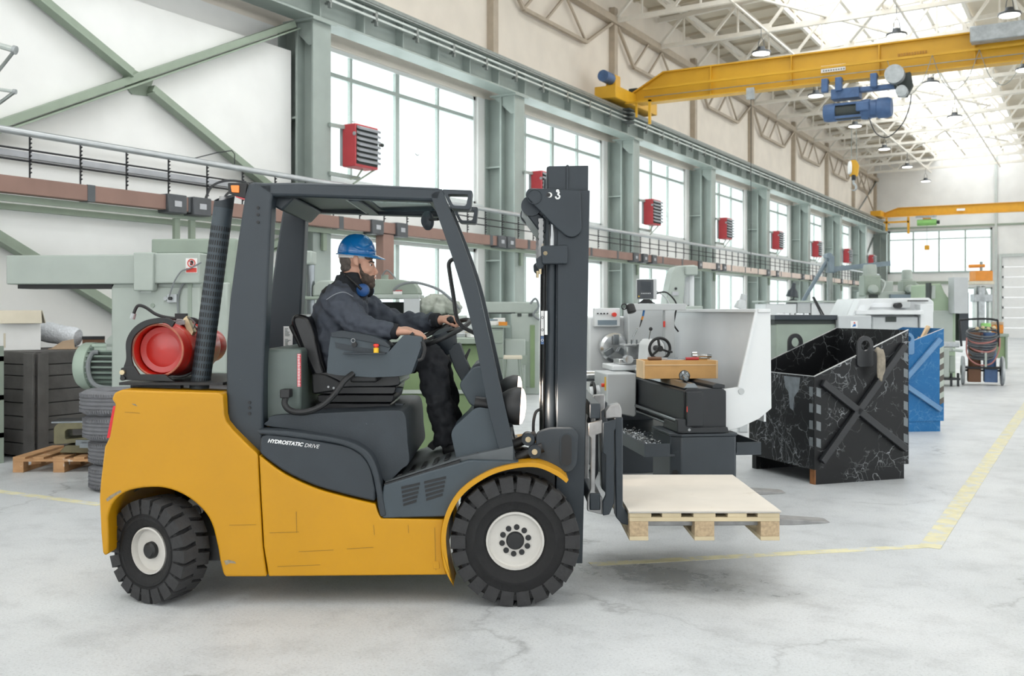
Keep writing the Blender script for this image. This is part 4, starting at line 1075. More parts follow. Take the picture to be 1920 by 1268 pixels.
# ---- steering column, wheel, pedals, dash
Sy = 5.58
MB().prism(rnd(FP([(838, 650), (862, 642), (868, 660), (880, 690), (890, 706), (880, 735), (870, 722), (852, 690)], Sy), 0.02), -0.07, 0.07).build('steering_column', 'plastic_grey', fl, bevel=0.02, seg=3)
wc = Vector(fp(830, 624, Sy)); wn = Vector((fk(815, 590, Sy)[0] - fk(830, 624, Sy)[0], -0.02, fk(815, 590, Sy)[1] - fk(830, 624, Sy)[1])).normalized()
MB().torus(wc, wn, 0.165, 0.013, 40, 10).build('steering_wheel', 'rubber_black', fl)
MB().lathe([(0.03, 0.02), (0.06, 0.01), (0.07, -0.03), (0.05, -0.09), (0.045, -0.12)], wc, wn, 20).build('wheel_boss', 'plastic_grey', fl)
u_ = wn.orthogonal().normalized(); v_ = wn.cross(u_)
for i in range(3):
    a = 2 * math.pi * i / 3 + 0.6
    MB().bar(wc, wc + (u_ * math.cos(a) + v_ * math.sin(a)) * 0.16, 0.04, 0.012, wn).build('wheel_spoke', 'rubber_black', fl)
KN = Vector(fp(846, 604, 5.66))
MB().lathe([(0.008, -0.05), (0.010, -0.01), (0.020, 0), (0.022, 0.02), (0.014, 0.032), (0, 0.034)], KN, wn, 14).build('steering_knob', 'rubber_black', fl)
MB().prism(rnd(FP([(859, 722), (886, 688), (906, 688), (925, 720), (930, 775), (896, 764), (882, 762)], 5.3), 0.03), -0.30, 0.34).build('dash_cowl', 'plastic_light', fl, bevel=0.025, seg=3)
MB().prism(rnd(FP([(884, 689), (896, 682), (908, 682), (922, 702), (916, 706)], 5.3), 0.008), -0.26, 0.30).build('dash_top', 'plastic_grey', fl, bevel=0.006)
MB().prism(rnd(FP([(844, 808), (893, 763), (928, 768), (968, 868), (858, 868)], 5.18), [0.04, 0.03, 0.01, 0.005, 0.01]), -0.45, -0.10).build('front_cowl', 'plastic_light', fl, bevel=0.02, seg=3)
MB().prism(rnd(FP([(850, 820), (893, 763), (928, 768), (968, 868), (862, 868)], 5.18), 0.01), 0.1, 0.45).build('front_cowl', 'plastic_light', fl, bevel=0.02)
x_, z_ = fk(896, 850, 5.18); MB().cyl((x_, -0.456, z_), (x_, -0.45, z_), 0.008, n=10).build('bolt', 'rubber_black', fl)
MB().prism(rnd(FP([(866, 690), (871, 668), (880, 653), (883, 655), (874, 678), (874, 692)], 5.62), 0.004), -0.03, 0.0).build('control_lever', 'rubber_black', fl)
MB().prism(rnd(FP([(858, 690), (856, 672), (862, 665), (867, 668), (866, 690)], 5.62), 0.004), 0.03, 0.06).build('control_lever', 'rubber_black', fl)
MB().prism(rnd(FP([(800, 838), (842, 800), (850, 806), (812, 846)], 5.7), 0.006), 0.10, 0.2).build('pedal', 'rubber_black', fl)

# ---- headlamps
for (px, py, Y) in ((968, 762, 5.22), (962, 735, 5.95)):
    r = 0.105
    c = fp(px + 8, py, Y)
    MB().lathe([(0.02, -0.13), (0.05, -0.12), (0.085, -0.07), (0.1, -0.03), (0.1, 0.0)], c, (1, -0.02, -0.06), 24).build('headlamp', 'rubber_black', fl)
    MB().lathe([(0.095, 0.0), (0.09, 0.012), (0.06, 0.024), (0, 0.03)], c, (1, -0.02, -0.06), 24).build('headlamp_lens', 'lens_white', fl)
    hl = bpy.data.lights.new('headlamp_beam', 'SPOT'); hl.energy = 35; hl.color = (1.0, 0.82, 0.66); hl.spot_size = R(110); hl.spot_blend = 0.6; hl.shadow_soft_size = 0.08
    ho_ = bpy.data.objects.new('headlamp_beam', hl); COL.objects.link(ho_); ho_.parent = fl; ho_.location = (c[0] + 0.05, c[1], c[2]); ho_.rotation_euler = (0, R(-84), 0)
    MB().cyl((c[0] - 0.1, c[1], c[2]), (c[0] - 0.24, c[1], c[2] + 0.02), 0.035, n=14).build('headlamp_arm', 'rubber_black', fl)

# ---- mast
ML = 5.28
my = ML - FY
def up(y0, y1, nm, poly, m='mast_grey', bv=0.004):
    return MB().prism(FP(poly, ML), y0, y1).build(nm, m, fl, bevel=bv)
for s in (0, 1):
    a = (lambda p, q: (p, q)) if s == 0 else (lambda p, q: (-q, -p))
    y0 = my
    up(*a(y0, y0 + 0.018), 'outer_channel', [(1046, 355), (1106, 357), (1098, 800), (1092, 1057), (1040, 1057), (1044, 800)])
    up(*a(y0 + 0.018, y0 + 0.10), 'outer_flange', [(1092, 357), (1106, 357), (1098, 800), (1092, 1057), (1079, 1057), (1084, 800)])
    up(*a(y0 + 0.018, y0 + 0.10), 'outer_flange', [(1046, 357), (1058, 357), (1056, 800), (1052, 1057), (1040, 1057), (1044, 800)])
    up(*a(y0 + 0.03, y0 + 0.05), 'inner_channel', [(1028, 310), (1104, 309), (1101, 700), (1094, 1000), (1050, 1000), (1040, 700)])
    up(*a(y0 + 0.02, y0 + 0.10), 'inner_flange', [(1062, 308), (1067, 308), (1064, 700), (1060, 700)])
    up(*a(y0 + 0.05, y0 + 0.12), 'inner_flange', [(1026, 310), (1034, 310), (1030, 470), (1022, 470)])
    # lift cylinder
    yc = (y0 + 0.05) * (1 if s == 0 else -1)
    x0_, z0_ = fk(1031, 1000, ML); x1_, z1_ = fk(1036, 470, ML)
    MB().cyl((x0_, yc, z0_), (x1_, yc, z1_), 0.030, n=20).build('lift_cylinder', 'mast_grey', fl)
    x2_, z2_ = fk(1037, 420, ML)
    MB().cyl((x1_, yc, z1_), (x2_, yc, z2_), 0.022, n=16).build('piston_rod', 'steel_bare', fl)
    # slim pressure pipe
    x3_, z3_ = fk(1020, 900, ML); x4_, z4_ = fk(1023, 480, ML)
    MB().cyl((x3_, yc + 0.03, z3_), (x4_, yc + 0.03, z4_), 0.008, n=8).build('pressure_pipe', 'rubber_black', fl)
    # head plate with pulley pin
    hp = rnd(FP([(984, 368), (990, 354), (1088, 357), (1090, 436), (1078, 446), (1064, 446), (1040, 426)], ML), 0.02, 4)
    MB().prism(hp, *a(y0 - 0.03, y0 + 0.0)).build('head_plate', 'mast_grey', fl, bevel=0.006, seg=3)
    # cylinder clamp
    MB().prism(rnd(FP([(1014, 462), (1063, 460), (1063, 496), (1016, 496)], ML), 0.012), *a(y0 - 0.045, y0 + 0.06)).build('cylinder_clamp', 'mast_grey', fl, bevel=0.005)
    MB().prism(rnd(FP([(1005, 486), (1016, 478), (1020, 500), (1012, 506), (1006, 500)], ML), 0.01), *a(y0 - 0.02, y0 + 0.03)).build('chain_anchor', 'mast_grey', fl, bevel=0.004)
    x_, z_ = fk(1013, 500, ML); MB().cyl((x_, yc - 0.04, z_), (x_, yc - 0.04, z_ - 0.04), 0.008, n=8).build('anchor_bolt', 'zinc', fl)
    x_, z_ = fk(1022, 476, ML); MB().cyl((x_, y0 - 0.055, z_), (x_, y0 - 0.04, z_), 0.012, n=6).build('clamp_bolt', 'zinc', fl)
    # chain: separate links joined in one strand
    ch = MB()
    for i in range(14):
        px, py = 1014 + (i % 2) * 1.0, 412 + i * 5.2
        x_, z_ = fk(px, py, ML)
        for d in (-0.012, 0.012): ch.box(x_ - 0.012, x_ + 0.012, yc - 0.02 + d - 0.003, yc - 0.02 + d + 0.003, z_ - 0.008, z_ + 0.008)
        ch.cyl((x_, yc - 0.036, z_ - 0.007), (x_, yc - 0.004, z_ - 0.007), 0.005, n=6)
    ch.build('lift_chain', 'steel_worn', fl, kind='stuff')
# details of the near head plate
x_, z_ = fk(1002, 370, ML)
MB().torus((x_, my - 0.031, z_), (0, 1, 0), 0.038, 0.003, 24, 6).build('pulley_pin', 'mast_grey', fl)
x_, z_ = fk(1030, 367, ML)
MB().cyl((x_, my - 0.033, z_), (x_, my - 0.028, z_), 0.014, n=16).build('lifting_eye', 'sticker_white', fl)
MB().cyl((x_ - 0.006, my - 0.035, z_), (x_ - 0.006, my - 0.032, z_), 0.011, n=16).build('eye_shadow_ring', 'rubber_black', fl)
hx, hz = fk(1045, 367, ML)
MB().tube(spl([(hx - 0.004, my - 0.033, hz + 0.02), (hx + 0.008, my - 0.033, hz + 0.012), (hx + 0.001, my - 0.033, hz + 0.003), (hx + 0.011, my - 0.033, hz - 0.006), (hx + 0.006, my - 0.033, hz - 0.018), (hx - 0.006, my - 0.033, hz - 0.018), (hx - 0.011, my - 0.033, hz - 0.008)], 4), 0.0045, 6).build('hook_symbol', 'text_white', fl)
MB().torus((hx, my - 0.033, hz + 0.021), (0, 1, 0), 0.006, 0.003, 12, 6).build('hook_symbol', 'text_white', fl)
# pulleys between the plates, mast cross bars
x_, z_ = fk(996, 388, ML + 0.1)
MB().cyl((x_, -0.30, z_), (x_, -0.22, z_), 0.055, n=20).build('chain_pulley', 'mast_grey', fl)
MB().cyl((x_, 0.22, z_), (x_, 0.30, z_), 0.055, n=20).build('chain_pulley', 'mast_grey', fl)
MB().prism(rnd(FP([(978, 392), (990, 384), (1030, 420), (1026, 440), (1012, 438)], 5.4), 0.01), -0.28, 0.28).build('top_cross_bar', 'mast_grey', fl, bevel=0.008)
MB().prism(rnd(FP([(1046, 320), (1060, 320), (1058, 350), (1046, 350)], 5.4), 0.004), -0.26, 0.26).build('top_cross_bar', 'mast_grey', fl)
MB().prism(rnd(FP([(1040, 880), (1080, 880), (1080, 930), (1040, 930)], 5.4), 0.004), -0.26, 0.26).build('lower_cross_bar', 'mast_grey', fl)
# warning stickers beside the cylinder
for k, (py0, py1, mm) in enumerate(((583, 608, 'sticker_white'), (608, 630, 'sticker_white'), (631, 646, 'hoist_blue'))):
    x0_, z0_ = fk(1014.5, py1, ML); x1_, z1_ = fk(1020, py0, ML)
    MB().box(x0_, x1_, my + 0.03, my + 0.036, z0_, z1_).build('warning_sticker', mm, fl)
    MB().torus(((x0_ + x1_) / 2, my + 0.029, (z0_ + z1_) / 2), (0, 1, 0), 0.006, 0.0012, 14, 5).build('sticker_symbol', 'rubber_black' if k < 2 else 'text_white', fl)
MB().box(fk(1021, 0, ML)[0], fk(1026.5, 0, ML)[0], my + 0.0, my + 0.006, lz(628, ML), lz(583, ML)).build('warning_sticker', 'sticker_white', fl)
# lower mast bracket with oval slot, tilt cylinders
mb_o = rnd(FP([(1005, 812), (1030, 803), (1075, 803), (1085, 812), (1082, 872), (1072, 886), (1055, 886), (1005, 862)], 5.2), 0.025, 4)
MB().prism(mb_o, 5.2 - FY, 5.2 - FY + 0.05).build('mast_bracket', 'plastic_grey', fl, bevel=0.006, seg=3)
sx, sz = fk(1062, 844, 5.2)
ov = [(sx + 0.036 * math.cos(t * math.pi / 12), sz + (0.05 if math.sin(t * math.pi / 12) >= 0 else -0.05) + 0.04 * math.sin(t * math.pi / 12)) for t in range(24)]
ovi = [(sx + 0.028 * math.cos(t * math.pi / 12), sz + (0.05 if math.sin(t * math.pi / 12) >= 0 else -0.05) + 0.032 * math.sin(t * math.pi / 12)) for t in range(24)]
MB().ring(ov, ovi, 5.2 - FY - 0.004, 5.2 - FY + 0.0).build('slot_rim', 'mast_grey', fl)
MB().prism(ovi, 5.2 - FY - 0.0015, 5.2 - FY + 0.0).build('slot', 'rubber_black', fl)
for (px, py, Y) in ((978, 822, 5.25), (990, 845, 5.2)):
    a = fp(px - 22, py + 14, Y); b = fp(px + 28, py - 6, Y)
    MB().cyl(a, b, 0.026, n=14).build('tilt_cylinder', 'rubber_black', fl)
    c = fp(px + 12, py, Y); MB().cyl((c[0], c[1] - 0.05, c[2]), (c[0], c[1] + 0.03, c[2]), 0.034, n=16).build('tilt_pin', 'mast_grey', fl)
    MB().cyl((c[0], c[1] - 0.056, c[2]), (c[0], c[1] - 0.05, c[2]), 0.015, n=12).build('pin_head', 'zinc', fl)
MB().tube(spl([fp(1002, 850, 5.3), fp(1000, 800, 5.3), fp(1004, 775, 5.3), fp(1012, 768, 5.32)], 6), 0.008, 8).build('hydraulic_hose', 'rubber_black', fl)

# ---- fork carriage and forks (shifted sideways towards the far side)
CY = 5.75                       # middle of the forks
cy = CY - FY
FN, FFa = 5.32, 6.17            # near and far fork
def cx(px, Y=FN): return fk(px, 0, Y)[0]
zt, zb = lz(776, FN), lz(960, FN)
# upper and lower carriage bars
MB().box(cx(1104), cx(1124), FN - FY - 0.06, FFa - FY + 0.06, zt - 0.02, zt + 0.06).build('carriage_bar', 'mast_grey', fl, bevel=0.006)
MB().box(cx(1104), cx(1124), FN - FY - 0.06, FFa - FY + 0.06, zb + 0.02, zb + 0.11).build('carriage_bar', 'mast_grey', fl, bevel=0.006)
for y in (FN - FY - 0.05, 0.1, FFa - FY + 0.0):
    MB().prism(FP([(1102, 792), (1128, 786), (1128, 810), (1116, 814), (1114, 920), (1128, 930), (1128, 962), (1100, 955), (1100, 930), (1106, 915), (1107, 820), (1102, 814)], FN), y, y + 0.04).build('carriage_plate', 'steel_worn', fl, bevel=0.004)
MB().prism(FP([(1128, 790), (1152, 784), (1152, 800), (1149, 805), (1149, 938), (1140, 960), (1128, 962), (1128, 935), (1133, 925), (1133, 850), (1128, 846)], FN), FN - FY - 0.075, FN - FY - 0.045).build('side_shifter', 'mast_grey', fl, bevel=0.004)
MB().prism(FP([(1128, 790), (1152, 784), (1152, 800), (1149, 805), (1149, 938), (1140, 960), (1128, 962), (1128, 935), (1133, 925), (1133, 850), (1128, 846)], FN), FFa - FY + 0.045, FFa - FY + 0.075).build('side_shifter', 'mast_grey', fl, bevel=0.004)
MB().prism(FP([(1134, 770), (1142, 760), (1160, 756), (1164, 768), (1164, 784), (1150, 782), (1134, 784)], FN), FN - FY - 0.05, FN - FY + 0.05).build('fork_hook', 'steel_worn', fl, bevel=0.005)
MB().prism(FP([(1100, 768), (1112, 740), (1132, 738), (1132, 764), (1120, 772)], 5.7), 0.0, 0.08).build('load_guard_bracket', 'steel_worn', fl, bevel=0.006)
MB().tube([fp(1104, 790, FN), fp(1108, 776, 5.4), fp(1112, 768, 5.6)], 0.012, 8).build('carriage_hose', 'rubber_black', fl)
FZ = lz(977, FN)                # underside of the blades near the tip
for Yf in (FN, FFa):
    y0 = Yf - FY
    zz = FZ
    xs = cx(1150)
    sh = [(xs, zz + 0.56), (xs + 0.045, zz + 0.56), (xs + 0.045, zz + 0.09), (xs + 0.07, zz + 0.052), (xs + 0.12, zz + 0.04), (cx(1552) - 0.25, zz + 0.022), (cx(1552) - 0.03, zz + 0.008), (cx(1552), zz + 0.002), (cx(1552) - 0.03, zz - 0.004), (cx(1552) - 0.2, zz - 0.012), (xs + 0.1, zz - 0.016), (xs + 0.04, zz - 0.005), (xs + 0.008, zz + 0.03)]
    shank = sh[:4] + [(xs + 0.09, zz + 0.046), (xs + 0.09, zz - 0.015), (xs + 0.04, zz - 0.005), (xs + 0.008, zz + 0.03)]
    blade = [(xs + 0.09, zz + 0.046)] + sh[4:11] + [(xs + 0.09, zz - 0.015)]
    MB().prism(shank, y0 - 0.055, y0 + 0.055).build('fork_shank', 'mast_grey', fl, bevel=0.006)
    MB().prism(blade, y0 - 0.054, y0 + 0.054).build('fork_blade', 'steel_worn', fl, bevel=0.004)

# ---- perforated exhaust stack
e0, e1 = Vector(fp(373, 738, 5.3)), Vector(fp(420, 380, 5.3))
ed = (e1 - e0).normalized(); el = (e1 - e0).length
MB().lathe([(0.054, 0), (0.054, 0.05), (0.051, 0.052), (0.051, el - 0.03)], e0, ed, 28).build('exhaust_guard', 'plastic_light', fl)
q = MB()
eu = ed.orthogonal().normalized(); ev = ed.cross(eu)
for i in range(22):
    for j in range(26):
        a = 2 * math.pi * j / 26
        rad = eu * math.cos(a) + ev * math.sin(a); tg = ed.cross(rad)
        c = e0 + ed * (0.075 + i * 0.0385) + rad * 0.0512
        hw, hh = 0.0031, 0.0125
        q.add([c - tg * hw - ed * hh + rad * 0.0006, c + tg * hw - ed * hh + rad * 0.0006, c + tg * hw + ed * hh + rad * 0.0006, c - tg * hw + ed * hh + rad * 0.0006, c], [(0, 1, 2, 3), (0, 4, 1), (1, 4, 2), (2, 4, 3), (3, 4, 0)])
q.build('exhaust_slots', 'rubber_black', fl, kind='stuff')
top = []
for i in range(29):
    a = 2 * math.pi * i / 28
    top.append(a)
r0 = [e0 + ed * (el - 0.03) + (eu * math.cos(a) + ev * math.sin(a)) * 0.051 for a in top[:-1]]
r1 = []
for a in top[:-1]:
    d = eu * math.cos(a) + ev * math.sin(a)
    hgt = 0.03 + 0.05 * (0.5 + 0.5 * d.dot(Vector((0.6, 0.6, 0)).normalized()))
    r1.append(e0 + ed * (el - 0.03 + hgt) + d * 0.051)
r2 = [p + ((e0 + ed * (p - e0).dot(ed)) - p) * 0.08 for p in r1]
r3 = [p + ((e0 + ed * (p - e0).dot(ed)) - p) * 0.08 - ed * 0.08 for p in r0]
MB().loft([r0, r1, r2, r3], cap=False).build('exhaust_mouth', 'plastic_grey', fl)
MB().cyl(e0 + ed * (el - 0.06), e0 + ed * (el + 0.03), 0.028, n=18).build('tail_pipe', 'steel_worn', fl)
# ---- gas bottle cradle
g = 5.17
MB().box(fk(226, 0, g)[0], fk(420, 0, g)[0], g - FY - 0.02, 0.28, lz(722, g), lz(717, g)).build('cradle_plate', 'rubber_black', fl)
MB().box(fk(235, 0, g)[0], fk(330, 0, g)[0], -0.38, 0.2, lz(733, g), lz(722, g)).build('cradle_base', 'rubber_black', fl)
ao = spl([(227, 712), (231, 690), (236, 672), (236, 640), (250, 615), (275, 600), (310, 596), (328, 604)], 5)
ai = spl([(247, 712), (250, 690), (246, 672), (247, 642), (258, 624), (280, 610), (308, 606), (322, 614)], 5)
for dy in (0.0, 0.42):
    MB().prism(FP(ao + ai[::-1], g), g - FY + dy, g - FY + dy + 0.02).build('cradle_hoop', 'rubber_black', fl, bevel=0.003)
MB().prism(FP([(226, 712), (228, 690), (252, 686), (262, 702), (310, 702), (328, 716)], g), g - FY - 0.01, g - FY + 0.01).build('cradle_cheek', 'rubber_black', fl, bevel=0.003)
for px, py, mm in ((232, 698, 'zinc'), (233, 709, 'rubber_black')):
    x_, z_ = fk(px, py, g); MB().cyl((x_, g - FY - 0.025, z_), (x_, g - FY - 0.008, z_), 0.013, n=10).build('cradle_bolt', mm, fl)
# ---- chipped paint and scratches on the near flank
mat('chipped', '#8A7F6C', 0.7, var=0.3, scale=60)
mat("scratch", "#8A6614", 0.6)
for pts in ([(199, 936), (206, 930), (213, 926), (226, 919), (228, 923), (216, 930), (208, 936), (201, 941)], [(420, 1052), (428, 1050), (440, 1053), (443, 1057), (432, 1056), (424, 1060)], [(247, 757), (254, 758), (258, 762), (251, 760)]):
    MB().prism(FP(pts, S), -0.5612, -0.5598).build('paint_chip', 'chipped', fl)
for a, b_ in (((505, 1000), (560, 998)), ((520, 1063), (600, 1060)), ((555, 960), (556, 1000)), ((650, 1030), (700, 1027)), ((700, 985), (702, 1004)), ((765, 985), (766, 1000)), ((815, 990), (817, 1070)), ((430, 985), (480, 984)), ((234, 773), (262, 775)), ((560, 1035), (625, 1032))):
    p0, p1 = fk(*a, S), fk(*b_, S)
    MB().bar((p0[0], -0.5558 if a[0] > 485 else -0.5608, p0[1]), (p1[0], -0.5558 if a[0] > 485 else -0.5608, p1[1]), 0.0015, 0.0022, (0, 0, 1) if abs(a[0] - b_[0]) > 3 else (1, 0, 0)).build('scratch', 'scratch', fl)
# ---- lettering on the flap
def text(body, size, name, m, parent, M, shear=0.25, bold=0.0, ext=0.0008, align='LEFT'):
    c = bpy.data.curves.new('t', 'FONT'); c.body = body; c.size = size; c.shear = shear; c.offset = bold; c.extrude = ext; c.align_x = align
    o = bpy.data.objects.new('t', c); COL.objects.link(o)
    bpy.context.view_layer.update()
    me = bpy.data.meshes.new_from_object(o.evaluated_get(bpy.context.evaluated_depsgraph_get()))
    bpy.data.objects.remove(o)
    me.materials.clear(); me.materials.append(MAT[m])
    r = bpy.data.objects.new(name, me); COL.objects.link(r); r.parent = parent; r.matrix_local = M
    return r
x_, z_ = fk(501, 830, S)
Mt = Matrix.Translation((x_, -0.5535, z_)) @ Matrix.Rotation(R(6.5), 4, 'Y') @ Matrix.Rotation(R(90), 4, 'X')
text('HYDROSTATIC', 0.0262, 'lettering', 'text_white', fl, Mt, 0.3, 0.0009)
x_, z_ = fk(569.5, 838.5, S)
Mt = Matrix.Translation((x_, -0.5535, z_)) @ Matrix.Rotation(R(6.5), 4, 'Y') @ Matrix.Rotation(R(90), 4, 'X')
text('DRIVE', 0.0275, 'lettering', 'text_white', fl, Mt, 0.3, -0.0002)

# ================================================================ gas bottle in the cradle
gc = Vector(fp(300, 655, 5.2)); gloc = fl.location
gb = camthing('gas_cylinder', 'dented red gas cylinder lying in the black cradle', 'gas cylinder', -1.0, FY)
c0_ = Vector((fk(296, 657, 5.2)[0], 5.2 - FY, fk(296, 657, 5.2)[1]))
RG = 0.142
MB().lathe([(0.09, 0.06), (0.12, 0.055), (0.138, 0.08), (RG, 0.11), (RG, 0.24), (RG + 0.004, 0.245), (RG + 0.004, 0.26), (RG, 0.265), (RG, 0.50), (0.12, 0.57), (0.07, 0.61), (0.02, 0.62)], c0_, (0.08, 1, 0), 36).build('body', 'gas_red', gb)
MB().lathe([(0.002, 0.05), (0.07, 0.055), (0.10, 0.062)], c0_, (0.08, 1, 0), 36).build('base_dome', 'gas_red', gb)
MB().lathe([(0.128, 0.10), (0.131, 0.01), (0.133, 0.0), (0.138, 0.0), (0.139, 0.01), (0.139, 0.09)], c0_, (0.08, 1, 0), 36, cap=False).build('foot_ring', 'gas_red', gb)
MB().torus(c0_, (0.08, 1, 0), 0.135, 0.006, 40, 8).build('ring_bead', 'gas_rim', gb)
MB().lathe([(0.09, 0.60), (0.1, 0.62), (0.1, 0.72), (0.095, 0.72)], c0_, (0.08, 1, 0), 24, cap=False).build('valve_collar', 'gas_red', gb)
# ratchet strap and its buckle belong to the truck
g2 = 5.36
MB().torus((c0_.x + 0.02, c0_.y + 0.25, c0_.z), (0.08, 1, 0), RG + 0.012, 0.008, 40, 6).build('tension_strap', 'steel_worn', fl)
MB().prism(FP([(345, 598), (352, 592), (366, 622), (362, 630), (354, 628)], g2), g2 - FY - 0.02, g2 - FY + 0.03).build('strap_buckle', 'zinc', fl, bevel=0.004)
MB().tube([fp(350, 594, g2), fp(360, 600, g2), fp(366, 606, g2), fp(362, 616, g2)], 0.006, 6).build('buckle_bail', 'steel_bare', fl)
MB().prism(FP([(328, 604), (350, 600), (350, 608), (330, 612)], g2), g2 - FY - 0.02, g2 - FY + 0.03).build('strap_tensioner', 'steel_bare', fl)
MB().tube(spl([fp(330, 598, 5.4), fp(306, 594, 5.4), fp(290, 588, 5.4), fp(272, 576, 5.4), fp(258, 574, 5.4), fp(250, 590, 5.4)], 6), 0.009, 8).build('gas_hose', 'rubber_black', fl)
MB().cyl(fp(251, 588, 5.4), fp(248, 598, 5.4), 0.014, n=10).build('gas_coupling', 'grey_galv', fl)
MB().box(fk(330, 0, 5.4)[0], fk(350, 0, 5.4)[0], -0.24, -0.2, lz(598, 5.4), lz(588, 5.4)).build('gas_valve', 'rubber_black', fl)

# ================================================================ pallet on the forks and the board on it
mat('pallet_wood', '#C2B394', 0.75, var=0.12, scale=5, wear=('#b9a584', 0.18, 20))
mat('pallet_side', '#C6AB85', 0.75, var=0.12, scale=7)
mat('chipboard', '#AF9A7C', 0.85, var=0.2, scale=60, bump=0.3, bscale=120)
mat('board_face', '#CFC8BD', 0.6, var=0.06, scale=3, wear=('#bfb4a3', 0.3, 4))
mat('board_edge', '#A6A39C', 0.7, var=0.08, scale=20)
def pallet(root, lx_, ly_, m1='pallet_wood', m2='chipboard', top=True):
    """lx_ across the seen end (three blocks), ly_ deep"""
    bw = 0.1; h = lx_ / 2; k = ly_ / 2
    for x in (-h + 0.05, 0, h - 0.05):
        wd = 0.1 if abs(x) > 0.01 else 0.105
        MB().box(x - wd / 2, x + wd / 2, -k, k, 0, 0.022).build('bottom_board', m1, root, bevel=0.002, seg=1)
        for y in (-k + 0.05, 0, k - 0.05):
            MB().box(x - wd / 2 + 0.001, x + wd / 2 - 0.001, y - 0.05, y + 0.05, 0.022, 0.1).build('block', m2, root, bevel=0.002, seg=1)
    for y in (-k + 0.05, 0, k - 0.05):
        MB().box(-h, h, y - 0.05, y + 0.05, 0.1, 0.122).build('stringer_board', m1, root, bevel=0.002, seg=1)
    n = 5
    for i in range(n):
        wd = 0.1 if i % 2 else 0.115
        x = -h + wd / 2 + i * (lx_ - wd) / (n - 1)
        MB().box(x - wd / 2, x + wd / 2, -k, k, 0.122, 0.144).build('deck_board', m1, root, bevel=0.002, seg=1)
PZ = lz(1021, 5.2) 
plx0, plx1 = lx(1180, 5.2), lx(1462, 5.2)
pcx = (plx0 + plx1) / 2; pw = plx1 - plx0
pal = camthing('pallet', 'wooden pallet raised on the forklift forks', 'pallet', pcx, 5.2 + 0.565, 0, z=FZ + 0.022 - 0.1)
pallet(pal, pw, 1.13)
bd_ = camthing('plywood_sheet', 'pale plywood sheet lying on the raised pallet', 'board', pcx, 5.2 + 0.565, 0, z=FZ + 0.022 + 0.0445)
MB().box(-pw / 2 - 0.004, pw / 2 + 0.006, -0.57, 0.575, 0, 0.004).build('underside', 'board_edge', bd_)
MB().box(-pw / 2 - 0.004, pw / 2 + 0.006, -0.57, 0.575, 0.004, 0.0075).build('core', 'board_edge', bd_)
MB().box(-pw / 2 - 0.004, pw / 2 + 0.006, -0.57, 0.575, 0.0075, 0.012).build('face_veneer', 'board_face', bd_)
# ================================================================ driver
mat('skin', '#C99A84', 0.5, var=0.06, scale=18, spec=0.4)
mat('hair_grey', '#5E5650', 0.8, var=0.3, scale=60, bump=0.5, bscale=200)
mat('beard', '#54473F', 0.85, var=0.35, scale=80, bump=0.6, bscale=240)
mat('jacket', '#434852', 0.85, var=0.12, scale=9, bump=0.25, bscale=40)
mat('jacket_dark', '#1D1F24', 0.85, var=0.15, scale=9, bump=0.25, bscale=40)
mat('trousers', '#1B1D22', 0.85, var=0.15, scale=7, bump=0.3, bscale=30)
mat('boot', '#18181A', 0.6, var=0.2, scale=12)
mat('helmet_blue', '#0A66A6', 0.22, var=0.03, coat=0.5)
mat('muff_blue', '#1D4C86', 0.4, var=0.06)
mat('headband', '#C9C8C4', 0.6)
mat('eye_white', '#E8E4DE', 0.3); mat('eye_dark', '#2A1E18', 0.2)
mat('piping', '#8A8E94', 0.7)
clouds = bpy.data.textures.new('cloth_folds', 'CLOUDS'); clouds.noise_scale = 0.055; clouds.noise_depth = 1
def melt(o, vox, sm=3, folds=0.0, ns=None):
    r = o.modifiers.new('union', 'REMESH'); r.mode = 'VOXEL'; r.voxel_size = vox; r.use_smooth_shade = True
    s = o.modifiers.new('smooth', 'SMOOTH'); s.factor = 0.5; s.iterations = sm
    if folds:
        d = o.modifiers.new('folds', 'DISPLACE'); d.texture = clouds; d.strength = folds; d.mid_level = 0.5; d.texture_coords = 'LOCAL'
    return o
def eloft(mb, rows, n=20):
    """rows: (centre, fore-aft radius, side radius); rings perpendicular to the path, side axis = y"""
    rings = []
    C = [Vector(r[0]) for r in rows]
    for i, (c, a, b) in enumerate(rows):
        t = (C[min(i + 1, len(C) - 1)] - C[max(i - 1, 0)]).normalized()
        side = Vector((0, 1, 0)); side = (side - t * side.dot(t)).normalized()
        fwd = side.cross(t).normalized()
        rings.append([Vector(c) + fwd * a * math.cos(2 * math.pi * k / n) + side * b * math.sin(2 * math.pi * k / n) for k in range(n)])
    mb.loft(rings)
    return mb
def limb(mb, pts, rads, n=12, sub=5):
    path = spl(pts, sub)
    rr_ = spl([(r, 0, 0) for r in rads], sub)
    mb.tube(path, [x[0] for x in rr_], n)
    return mb
pe = camthing('person', 'driver in dark workwear and blue hard hat sitting in the forklift', 'person', -1.0, FY, 0)
YM = 5.62
def q3(px, py, Y=YM): return fp(px, py, Y)
# key joints
HIP = q3(634, 668); CH = q3(640, 578); NB = q3(656, 524)
RS, RE, RW = q3(634, 566, 5.46), q3(684, 616, 5.37), q3(744, 622, 5.33)
LS, LE, LW = q3(664, 562, 5.78), q3(744, 604, 5.84), q3(823, 601, 5.70)
RH, RK, RA = q3(646, 682, 5.52), q3(803, 668, 5.50), q3(840, 832, 5.50)
LH, LK, LA = q3(652, 682, 5.74), q3(812, 672, 5.76), q3(846, 822, 5.78)
